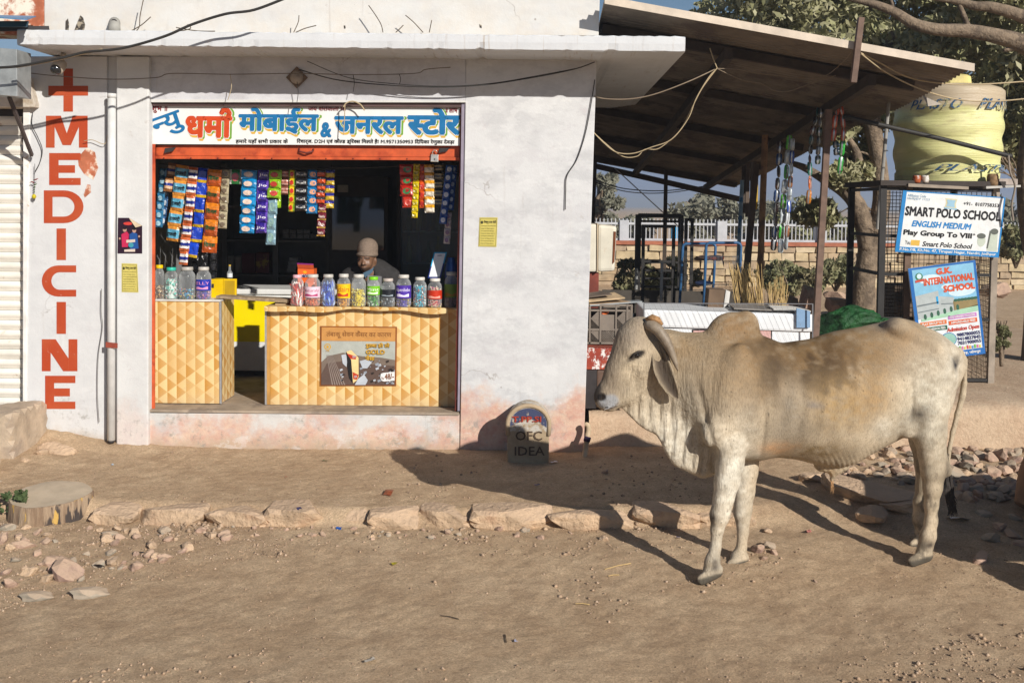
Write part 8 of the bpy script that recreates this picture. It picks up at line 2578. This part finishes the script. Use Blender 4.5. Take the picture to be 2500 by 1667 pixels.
# cctv camera
cc = thing('dome_camera', 'small round security camera under the canopy above the red cross', 'camera', P(139, 168, 8.25))
m = MB(); m.lathe([(.02, .10), (.045, .09), (.052, .04), (.052, 0), (.046, -.02)], n=20); rot = Matrix.Rotation(R(-58), 3, 'X') ; m.v = [tuple(rot @ Vector(v)) for v in m.v]; m.build('housing', M('camera_shell', (.45, .38, .30), rough=.5), cc, smooth=True)
m = MB(); m.lathe([(.044, -.021), (.036, -.040), (.018, -.052), (.004, -.055)], n=18); m.v = [tuple(rot @ Vector(v)) for v in m.v]; m.build('dome', M('dome_black', (.012, .012, .013), rough=.1, spec=.8), cc, smooth=True)
m = MB(); m.tube([(0, .05, .04), (0, .10, .12), (0, .12, P(139, 143, 8.25).z - cc.location.z + .06)], .02, 8); m.build('bracket', M('camera_shell', (.45, .38, .30)), cc, smooth=True)
# pipe elbow on the canopy
pe = thing('pipe_elbow', 'grey drain elbow poking out of the wall above the canopy', 'pipe', P(279, 80, 8.30))
pts = [P(279, 58, 8.5), P(279, 58, 8.40), P(279, 63, 8.33), P(279, 80, 8.30)]
m = MB(); m.tube([p - pe.location for p in [P(280, 56, 8.50), P(280, 57, 8.40), P(279.5, 63, 8.345), P(279, 79, 8.33)]], [.045, .043, .045, .050], 14); m.build('elbow', M('pvc_grey', (.30, .29, .26), rough=.6), pe, smooth=True)
m = MB(); m.lathe([(.028, 0), (.028, .002)], n=14); c = P(280, 57, 8.345) - pe.location; m.v = [(x + c.x, c.y - .012 - z, y * 1.1 + c.z) for x, y, z in m.v]; m.build('mouth', DARK, pe)
# broken holes in the upper wall
for i, (pts, l) in enumerate((([(160, 52), (166, 46), (169, 60), (167, 78), (159, 78)], 'narrow'), ([(186, 62), (196, 38), (203, 44), (208, 62), (204, 79), (180, 79)], 'wide'), ([(839, 63), (843, 63), (844, 70), (840, 71)], 'tiny'), ([(1170, 60), (1176, 62), (1176, 70), (1171, 68)], 'tiny'))):
    mm = MB(); mm.add([P(x, y, 8.4985) for x, y in pts], [tuple(range(len(pts)))]); mm.build('broken_hole', M('hole_dark', (.05, .042, .035), rough=.95, col2=(.32, .27, .2), c2scale=30, c2lo=.5, c2hi=.56), shop, fixn=False)
# lemon and chilli charm
ch_ = thing('chilli_charm', 'lemon and chilli charm on a thread beside the shutter frame', 'charm', P(82, 480, 8.46))
m = MB(); m.tube([P(85, 400, 8.46) - ch_.location, P(84, 440, 8.46) - ch_.location, P(83, 490, 8.46) - ch_.location], .002, 4); m.build('thread', CABLE, ch_)
m = MB(); m.lathe([(.004, -.02), (.014, -.012), (.018, 0), (.014, .012), (.004, .02)], n=12); c = P(83, 480, 8.455) - ch_.location; m.v = [tuple(Vector(v) + c) for v in m.v]; m.build('lemon', flat('lemon_yellow', '#b8a81a'), ch_, smooth=True)
rnd = random.Random(2)
for i in range(7):
    c = P(83, 440 + i * 6, 8.455) - ch_.location; a = rnd.uniform(-1, 1)
    m = MB(); m.tube([c, c + Vector((.02 * a, 0, .006)), c + Vector((.042 * a, -.004, -.004 + .02 * rnd.random()))], [.005, .005, .001], 6); m.build('chilli', flat('chilli_red', '#7a1c18') if i < 2 else flat('chilli_green', '#3a5a18'), ch_, smooth=True)
# milestone
ms = thing('milestone', 'rounded cable marker stone painted blue on top and carved OFC IDEA', 'milestone', (P(1289, 1135, 8.18).x, 8.27, 0))
W2 = (P(1340, 1080, 8.17).x - P(1238, 1080, 8.17).x) / 2
hM = P(1289, 991, 8.17).z
def ms_mat():
    m, nt, b = new_mat('marker_stone'); k = NT(nt); x, y, z = k.sep(k.pos)
    c = k.mix(k.ramp(k.noise(9, 5, .65), .35, .65), (.30, .22, .135), (.38, .29, .185))
    zz = k.math('ADD', z, k.math('MULTIPLY', k.math('SUBTRACT', k.noise(14, 5, .7), .5), .10))
    w_ = k.math('MULTIPLY', k.ramp(zz, .235, .265), k.ramp(k.noise(18, 5, .7), .38, .58))
    c = k.mix(w_, c, (.48, .45, .40))
    tri = k.math('ADD', zz, k.math('MULTIPLY', k.math('ABSOLUTE', k.math('SUBTRACT', x, ms.location.x)), .55))
    bl = k.math('MULTIPLY', k.ramp(tri, .36, .375), k.ramp(z, .60, .58))
    ex = k.math('DIVIDE', k.math('SUBTRACT', x, ms.location.x), W2); ez_ = k.math('DIVIDE', k.math('MAXIMUM', k.math('SUBTRACT', z, hM - .15), 0), .15)
    rad_ = k.math('ADD', k.math('MULTIPLY', ex, ex), k.math('MULTIPLY', ez_, ez_))
    bl = k.math('MULTIPLY', k.math('MULTIPLY', bl, k.ramp(rad_, .80, .74)), k.ramp(k.noise(22, 5, .7), .30, .42))
    c = k.mix(bl, c, (.045, .055, .115))
    k.link(c, b.inputs['Base Color']); b.inputs['Roughness'].default_value = .9
    k.link(k.bump(k.noise(50, 5, .7), .5, .01), b.inputs['Normal'])
    return m
pts = [(-W2, -.15)] + [(-W2, hM - .15)] + [(W2 * math.cos(R(a)), hM - .15 + .15 * math.sin(R(a))) for a in range(170, 0, -12)] + [(W2, hM - .15), (W2, -.15)]
m = MB(); m.slab([(x, -.10, z) for x, z in pts], (0, .28, 0)); MSM = ms_mat(); m.build('stone', MSM, ms, bevel=.012)
rimp = [(W2 * 1.0 * math.cos(R(a)), hM - .15 + .152 * math.sin(R(a))) for a in range(0, 181, 12)]
m = MB(); m.tube([(x, -.095, z) for x, z in [(W2 * .96, hM - .24)] + rimp + [(-W2 * .96, hM - .24)]], .018, 8); m.build('rim', M('marker_rim', (.46, .35, .23), rough=.9, var=.2), ms, smooth=True)
MS = Sheet(P(1238, 991, 8.1655), P(1340, 991, 8.1655), P(1340, 1136, 8.1655), P(1238, 1136, 8.1655), None)
carve_m = M('carved_shadow', (.09, .06, .04), rough=.95)
for (t_, u0, v0, u1, v1, mt, bd) in (('OFC', .20, .42, .84, .575, carve_m, .012), ('IDEA', .18, .68, .90, .83, carve_m, .012), ('T.PP.SI', .12, .17, .82, .27, flat('marker_red', '#9a3420'), .03)):
    o = MS.text('lettering', t_, u0, v0, u1, v1, mt, 2, bold=bd)
    o.parent = ms; o.location = (-ms.location.x, -ms.location.y, -ms.location.z)
# bound stick by the wall corner
bs = thing('bound_stick', 'pale twisted stick tied with purple cloth leaning at the wall corner', 'stick', P(1432, 1125, 8.35))
m = MB(); m.tube([v - bs.location for v in spline([P(1424, 1130, 8.35), P(1430, 1095, 8.36), P(1433, 1070, 8.38), P(1437, 1050, 8.40), P(1435, 1038, 8.41), P(1430, 1036, 8.42)])], .022, 8); m.build('stick', M('pale_stick', (.50, .38, .25), rough=.9, var=.3), bs, smooth=True)
m = MB(); m.tube([P(1432, 1078, 8.35) - bs.location, P(1435, 1066, 8.36) - bs.location], [.028, .030], 10); m.build('cloth_tie', M('purple_cloth', (.05, .025, .07), rough=.9, var=.4), bs, smooth=True)
# stair side wall at the left
sw = thing('stair_side_wall', 'broken rendered side wall of steps at the left edge', 'wall')
REND = M('render_tan', (.46, .36, .26), rough=.95, var=.25, vscale=5, bump=.6, bscale=30, bdist=.012, col2=(.34, .27, .21), c2scale=3, c2lo=.52, c2hi=.72)
for nm_, sz_, lc_, sd_ in (('upper_block', (.23, .30, .26), (-4.33, 8.20, .14), 61), ('lower_block', (.28, .45, .20), (-4.34, 7.46, -.04), 64)):
    o = bpy.data.objects.new(nm_, stone_mesh(nm_, *sz_, sd_, REND, boxy=.98, sub=4, rough=.05, cuts=3, dlo=.97)); link(o, sw); o.location = lc_
for i, (x, y, sx, sy, sz, Y, l, mt) in enumerate(((138, 1100, .16, .10, .07, 8.2, 'flat tan rock at the foot of the lettered panel', STONE), (100, 1110, .07, .06, .05, 8.1, 'small rock wedged under the broken stair wall', STONE), (60, 1128, .06, .05, .04, 7.9, 'rounded rock below the crack in the stair wall', STONE), (10, 1190, .14, .12, .09, 7.5, 'pale rock at the left edge above the stump', REND))):
    me = stone_mesh('rock', sx, sy, sz, 600 + i, mt, boxy=.4, sub=3); o = bpy.data.objects.new('rock', me); link(o); p = P(x, y, Y); o.location = (p.x, Y, p.z); o.rotation_euler = (0, .1, i); tag(o, l, 'rock')
# tree stump
c = P(124, 1203, 6.98)
stp = thing('tree_stump', 'sawn tree stump with worn yellow and black paint at the lower left', 'tree stump', (c.x, 6.98, c.z - .22))
def stump_mat():
    m, nt, b = new_mat('stump_bark'); k = NT(nt)
    g = k.noise(1.0, 5, .65, src=k.mapping(k.pos, (16, 16, 3)))
    c_ = k.mix(k.ramp(g, .35, .65), (.20, .13, .08), (.36, .26, .17))
    ang = k.noise(1.0, 4, .6, src=k.mapping(k.pos, (9, 9, 2.0), loc=(3.3, 1, 0)))
    c_ = k.mix(k.ramp(ang, .55, .60), c_, (.055, .042, .036))
    ye = k.ramp(k.noise(1.0, 4, .6, src=k.mapping(k.pos, (11, 11, 3.0), loc=(7.7, 2, 1))), .56, .61)
    c_ = k.mix(ye, c_, (.50, .31, .08))
    k.link(c_, b.inputs['Base Color']); b.inputs['Roughness'].default_value = .95
    k.link(k.bump(g, .9, .03), b.inputs['Normal'])
    return m
n = 40; V, F_ = [], []
r0 = 94 * PX(6.98)
for j, (t, rr_) in enumerate(((-.12, 1.10), (0, 1.07), (.06, 1.03), (.14, 1.0), (.205, .985), (.215, .965))):
    for i in range(n):
        a = 2 * math.pi * i / n
        r = r0 * rr_ * (1 + .035 * math.sin(3 * a + 1) + .02 * math.sin(7 * a) + .012 * math.sin(13 * a + j))
        x, y = r * math.cos(a), r * math.sin(a)
        V.append((x, y, t + (y * .085 if t > .1 else 0)))
F_ = [(j * n + i, j * n + (i + 1) % n, (j + 1) * n + (i + 1) % n, (j + 1) * n + i) for j in range(5) for i in range(n)]
mesh_obj('bark', V, F_, stump_mat(), stp, smooth=True)
V2 = [(V[5 * n + i][0], V[5 * n + i][1], V[5 * n + i][2] + .001) for i in range(n)] + [(V[5 * n + i][0] * .55, V[5 * n + i][1] * .55, V[5 * n + i][2] * 1.0 + .003) for i in range(n)] + [(0, 0, .219)]
F2 = [(i, (i + 1) % n, n + (i + 1) % n, n + i) for i in range(n)] + [(n + i, n + (i + 1) % n, 2 * n) for i in range(n)]
mesh_obj('sawn_top', V2, F2, M('sawn_dusty', (.50, .40, .285), rough=.95, var=.14, vscale=6, bump=.4, bscale=40, col2=(.40, .30, .2), c2scale=3, c2lo=.58, c2hi=.8), stp, smooth=True)
# weed by the stump
wd = thing('weed', 'small green weed growing beside the tree stump', 'plant', (P(30, 1255, 6.85).x, 6.85, -.08))
cs = [(rnd.uniform(-.09, .09), rnd.uniform(-.05, .05), rnd.uniform(.03, .16)) for _ in range(16)]
leaves('foliage', cs, [.035] * 16, 26, .034, leaf_mat('weed_leaf', (.05, .085, .03), (.10, .14, .055), (.07, .10, .04)), wd, droop=-.3, aspect=.6)
for k in range(5):
    limb('stem', [(0, 0, -.02), (rnd.uniform(-.04, .04), 0, .06), (rnd.uniform(-.08, .08), 0, .13)], [.005, .004, .002], wd, 5)
# ------------------------------------------------------------------ loose stones
NR = 14
rmesh = [stone_mesh('rubble_stone', 1, rnd.uniform(.6, .95), rnd.uniform(.45, .8), 700 + i, (STONE2, STONE, STONE3, STONE2, STONE2)[i % 5], boxy=.75, sub=2, rough=.16) for i in range(NR)]
def rubble(px, py, s, z=None, name='rubble_stone', lab='broken stone lying loose on the ground', cat='stone', group='loose stones', mi=None, lift=.16, Y=None):
    if Y is None:
        p = PZ(px, py, -.05)
        for _ in range(3):
            p = PZ(px, py, float(gz(p.x, p.y)))
    else:
        p = P(px, py, Y)
    o = bpy.data.objects.new(name, rmesh[rnd.randrange(NR) if mi is None else mi]); link(o)
    o.scale = (s, s, s)
    o.location = (p.x, p.y, p.z + s * lift)
    o.rotation_euler = (rnd.uniform(-.5, .5), rnd.uniform(-.5, .5), rnd.uniform(0, 6.28))
    tag(o, lab, cat, group)
    return o
# heap right of the step
heap = [(x, y) for x in range(2060, 2520, 21) for y in range(1105, 1215, 18)]
for (x, y) in heap:
    x += rnd.uniform(-10, 10); y += rnd.uniform(-8, 8)
    if 2190 < x < 2330 and y > 1190: continue
    if y > 1165 + .25 * (x - 2060) * .3 and x < 2180: continue
    lay = (y - 1100) / 110
    rubble(x, y, rnd.uniform(.035, .075), lab='broken pinkish stone in the heap below the platform step', group='rubble heap at the step')
for (x, y, s) in ((2320, 1160, .13), (2370, 1130, .10), (2440, 1120, .10), (2400, 1170, .09), (2480, 1150, .09)):
    rubble(x, y, s, lab='large broken stone on the heap at the right', group='large stones of the heap')
for (x, y, s) in ((2400, 1260, .07), (2440, 1290, .06), (2420, 1320, .07), (2470, 1310, .06), (2480, 1270, .06), (2490, 1330, .05), (2395, 1370, .07)):
    rubble(x, y, s, lab='dusty stone in the shade at the lower right', group='stones in the right shade')
# slabs
for i, (x, y, sx, sy, sz, l) in enumerate(((2110, 1215, .34, .20, .07, 'large flat sandstone slab lying under the belly of the bull'), (2130, 1250, .15, .10, .06, 'rounded end block of the flat slab near the hind hoof'), (1990, 1180, .12, .07, .035, 'small flat slab in front of the sandstone slab'), (2215, 1225, .22, .20, .04, 'shaded flat slab just before the rubble heap'))):
    p = PZ(x, y, -.02); me = stone_mesh('stone_slab', sx, sy, sz, 820 + i, STONE, boxy=.85, sub=3, rough=.07); o = bpy.data.objects.new('stone_slab', me); link(o); o.location = (p.x, p.y, float(gz(p.x, p.y)) + sz * .5); o.rotation_euler = (R(3), R(2), (-.55, .3, .5, -.2)[i]); tag(o, l, 'stone slab')
# stones by the kerb and left spill
for i in range(95):
    x = rnd.uniform(0, 560) ** 1.0; y = rnd.uniform(1290, 1440)
    if y > 1330 + .25 * (560 - x): continue
    rubble(x, y, abs(rnd.gauss(.026, .018)) + .012, lab='small broken stone of the spill left of the kerb', group='stone spill at the left')
for i in range(46):
    x = rnd.uniform(520, 1500); y = rnd.uniform(1283, 1320)
    rubble(x, y, rnd.uniform(.014, .034), lab='small stone lying along the foot of the kerb', group='stones along the kerb')
for (x, y, s, l) in ((90, 1462, .085, 'long grey slate stone at the lower left'), (220, 1455, .10, 'pinkish oblong stone beside the grey slate one'), (405, 1362, .05, 'rounded tan stone standing alone right of the spill'), (270, 1305, .05, 'grey rounded stone near the spill top'), (60, 1335, .075, 'pale block-shaped stone at the left edge')):
    o = rubble(x, y, s, lab=l, group=None, mi=2 if 'grey' in l else 3); o.scale = (s * 1.15, s * .7, s * .62); o.rotation_euler = (0, .05, .25)
for (x, y, s, l) in ((1850, 1345, .055, 'dark stone of the little pile behind the forelegs, left one'), (1880, 1335, .055, 'brown stone of the little pile behind the forelegs, upper one'), (1890, 1352, .035, 'small stone of the little pile behind the forelegs, right one'), (1862, 1365, .03, 'smallest stone of the little pile behind the forelegs'), (1875, 1298, .035, 'tan stone above the little pile behind the forelegs'), (1478, 1155, .035, 'dark round stone in the shadow of the bull'), (1990, 1420, .018, 'grey pebble on the ground right of the forelegs')):
    rubble(x, y, s, lab=l, group=None)
# pebbles and grit: nobody could count them
def grit():
    n = 24000
    px = nrg.rand(n) * 2700 - 100; py = 1120 + (nrg.rand(n) ** .8) * 600
    e = 3200; px[:e] = nrg.rand(e) ** 1.4 * 700; py[:e] = 1275 + nrg.rand(e) * 190 * (1 - px[:e] / 1100); px[e:e + 1800] = 200 + nrg.rand(1800) * 1500; py[e:e + 1800] = 1278 + nrg.rand(1800) ** 1.5 * 70
    big = np.arange(n) < e + 1800
    bmv = np.array([(1, 0, 0), (-1, 0, 0), (0, 1, 0), (0, -1, 0), (0, 0, .8), (0, 0, -.8)], dtype=float)
    bf = np.array([(0, 2, 4), (2, 1, 4), (1, 3, 4), (3, 0, 4), (2, 0, 5), (1, 2, 5), (3, 1, 5), (0, 3, 5)])
    d = np.array([ray(a, b)[:] for a, b in zip(px, py)])
    t = (-.10 - CAM.z) / d[:, 2]
    x, y = d[:, 0] * t, d[:, 1] * t
    ok = (y < 8.4) & big | (y < 8.4) & (fbm(x * 1.1 + 3, y * 1.1, o=4) + nrg.rand(n) * .5 > .18)
    x, y, big = x[ok], y[ok], big[ok]; n = len(x)
    clump = fbm(x * 1.3, y * 1.3 + 5, o=3)
    s = (.0022 + .0085 * nrg.rand(n) ** 4.5) * np.where(clump > .05, 1.25, .6) * np.where(big, 1.7, 1.15)
    z = gz(x, y) + s * .25
    A = nrg.rand(n) * 6.28
    V = bmv[None] * (s[:, None, None] * (.6 + .8 * nrg.rand(n, 6, 1)))
    ca, sa = np.cos(A)[:, None], np.sin(A)[:, None]
    V = np.stack([V[:, :, 0] * ca - V[:, :, 1] * sa, V[:, :, 0] * sa + V[:, :, 1] * ca, V[:, :, 2]], -1) + np.stack([x, y, z], -1)[:, None]
    F_ = (bf[None] + (np.arange(n) * 6)[:, None, None]).reshape(-1, 3)
    o = np_obj('gravel', V.reshape(-1, 3), F_, M('grit_stone', (.36, .25, .165), rough=.95, var=.5, vscale=30, col2=(.52, .39, .28), c2scale=40))
    o['kind'] = 'stuff'
    o['label'] = 'scattered grit and pebbles on the dusty ground'
grit()
# litter
def litter(label, px, py, s, c, seed, name='wrapper', cat='litter'):
    p = PZ(px, py, -.03)
    for _ in range(3): p = PZ(px, py, float(gz(p.x, p.y)))
    rn = random.Random(seed); m_ = MB(); vs = []
    for j in range(3):
        for i in range(3): vs.append(((i - 1) * s * rn.uniform(.7, 1.2), (j - 1) * s * .6 * rn.uniform(.7, 1.2), rn.uniform(0, .5) * s))
    m_.add(vs, [(j * 3 + i, j * 3 + i + 1, j * 3 + i + 4, j * 3 + i + 3) for j in range(2) for i in range(2)])
    o = m_.build(name, M('litter_' + c.strip('#'), c, rough=.4, var=.3, vscale=40), None, fixn=False); o.location = (p.x, p.y, p.z + .006); o.rotation_euler = (rn.uniform(-.3, .3), 0, rn.uniform(0, 6)); tag(o, label, cat)
for i, (l, x, y, s, c) in enumerate((('blue foil wrapper lying on top of the kerb', 728, 1245, .030, '#16286a'), ('torn blue wrapper at the foot of the kerb', 828, 1292, .022, '#1f58a8'), ('brown and red packet with a pale sole shape before the shop', 948, 1206, .05, '#8a4a30'), ('bright orange scrap on the ground before the shop', 697, 1166, .014, '#d04a18'), ('green and red scrap near the wall foot', 795, 1127, .02, '#2a6a3a'), ('yellow and black wrapper lying on the road', 963, 1378, .024, '#a89a20'), ('white paper scrap beside the milestone foot', 1352, 1131, .030, '#c8ccd4'), ('pink and white crumpled wrapper under the bull', 1975, 1300, .026, '#c07a70'), ('pale bottle cap on the road in the foreground', 1258, 1567, .016, '#a8a8bc'), ('blue scrap in the shadow of the bull leg', 1656, 1314, .016, '#1f4a98'), ('crumpled white plastic bag behind the hind hoof', 2340, 1275, .07, '#b8b0a8'), ('white scrap among the stones at the left', 172, 1410, .022, '#c0c4c8'), ('silver scrap among the stones at the left', 390, 1308, .016, '#b8bcc0'), ('dark wrapper among the stones at the left', 343, 1352, .022, '#1c2a34'), ('black crumpled bag among the left stones', 243, 1386, .035, '#2a221c'), ('blue scrap lying in the shadow below the wall', 1310, 1186, .02, '#2a4a8a'), ('small white scrap by the downpipe', 275, 1136, .016, '#b8c4cc'), ('grey paper scrap in the left foreground', 905, 1617, .03, '#b0a89c'))):
    litter(l, x, y, s, c, i)
# dry stems on the road
for i, (x0_, y0_, x1_, y1_, l) in enumerate(((1476, 1390, 1540, 1380, 'long straw lying on the road near the bull'), (1485, 1403, 1512, 1402, 'short straw lying below the long one'), (1405, 1465, 1440, 1467, 'thin dry stem on the road at the centre'), (1233, 1540, 1236, 1560, 'bent dark twig on the road in the foreground'), (1075, 1498, 1120, 1505, 'dry thorn twig on the road'), (1900, 1140, 1960, 1165, 'dry leaf stalk under the belly of the bull'))):
    a, b_ = PZ(x0_, y0_, -.13), PZ(x1_, y1_, -.13); a.z = float(gz(a.x, a.y)) + .006; b_.z = float(gz(b_.x, b_.y)) + .008
    o = MB().tube([a, a.lerp(b_, .5) + Vector((0, 0, .004)), b_], .003, 5).build('dry_stem', STRAW if i < 3 else M('dry_twig', (.10, .075, .05)), None); tag(o, l, 'stem')
# brown boulder at the right edge; unseen cart added to cast shade
me = stone_mesh('boulder', .22, .20, .27, 950, M('red_boulder', (.33, .19, .11), rough=.95, var=.25, vscale=5, bump=.5, bscale=20), boxy=.1, sub=4, rough=.07)
o = bpy.data.objects.new('boulder', me); link(o); p = PZ(2535, 1250, -.05); o.location = (p.x, p.y, .12); me.polygons.foreach_set('use_smooth', [True] * len(me.polygons)); tag(o, 'rounded reddish boulder cut by the right edge', 'boulder')
hc = thing('shade_cart', 'wooden handcart standing just outside the right edge of the view', 'cart', (3.75, 5.75, -.15))
m = MB(); m.box((-.45, -.35, .55), (.75, .65, .62)); m.build('deck', WOOD, hc)
m = MB(); m.box((-.45, -.35, .621), (.75, .65, .98)); m.build('load', CARD, hc)
for sx, sy in ((-.3, -.30), (.6, -.30), (-.3, .60), (.6, .60)):
    m = MB(); m.tube([(sx, sy - .03, .26), (sx, sy + .03, .26)], .26, 20); m.build('wheel', BLK, hc)
    m = MB(); m.bar((sx, sy, .26), (sx, sy, .55), .05); m.build('leg', WOOD, hc)
# ================================================================== WINTER HAZE
hz_m = bpy.data.materials.new('haze_air'); hz_m.use_nodes = True
_n = hz_m.node_tree.nodes; _n.remove(_n['Principled BSDF'])
_v = _n.new('ShaderNodeVolumePrincipled'); _v.inputs['Color'].default_value = (.80, .86, .95, 1); _v.inputs['Density'].default_value = .0020; _v.inputs['Anisotropy'].default_value = .2
hz_m.node_tree.links.new(_v.outputs[0], _n['Material Output'].inputs['Volume'])
hz = MB().box((-1000, -70, -1.5), (1000, 1300, 9.5)).build('haze', hz_m, None); hz['kind'] = 'stuff'; hz['label'] = 'thin grey-blue winter haze over the whole place'
sc.cycles.volume_bounces = 0
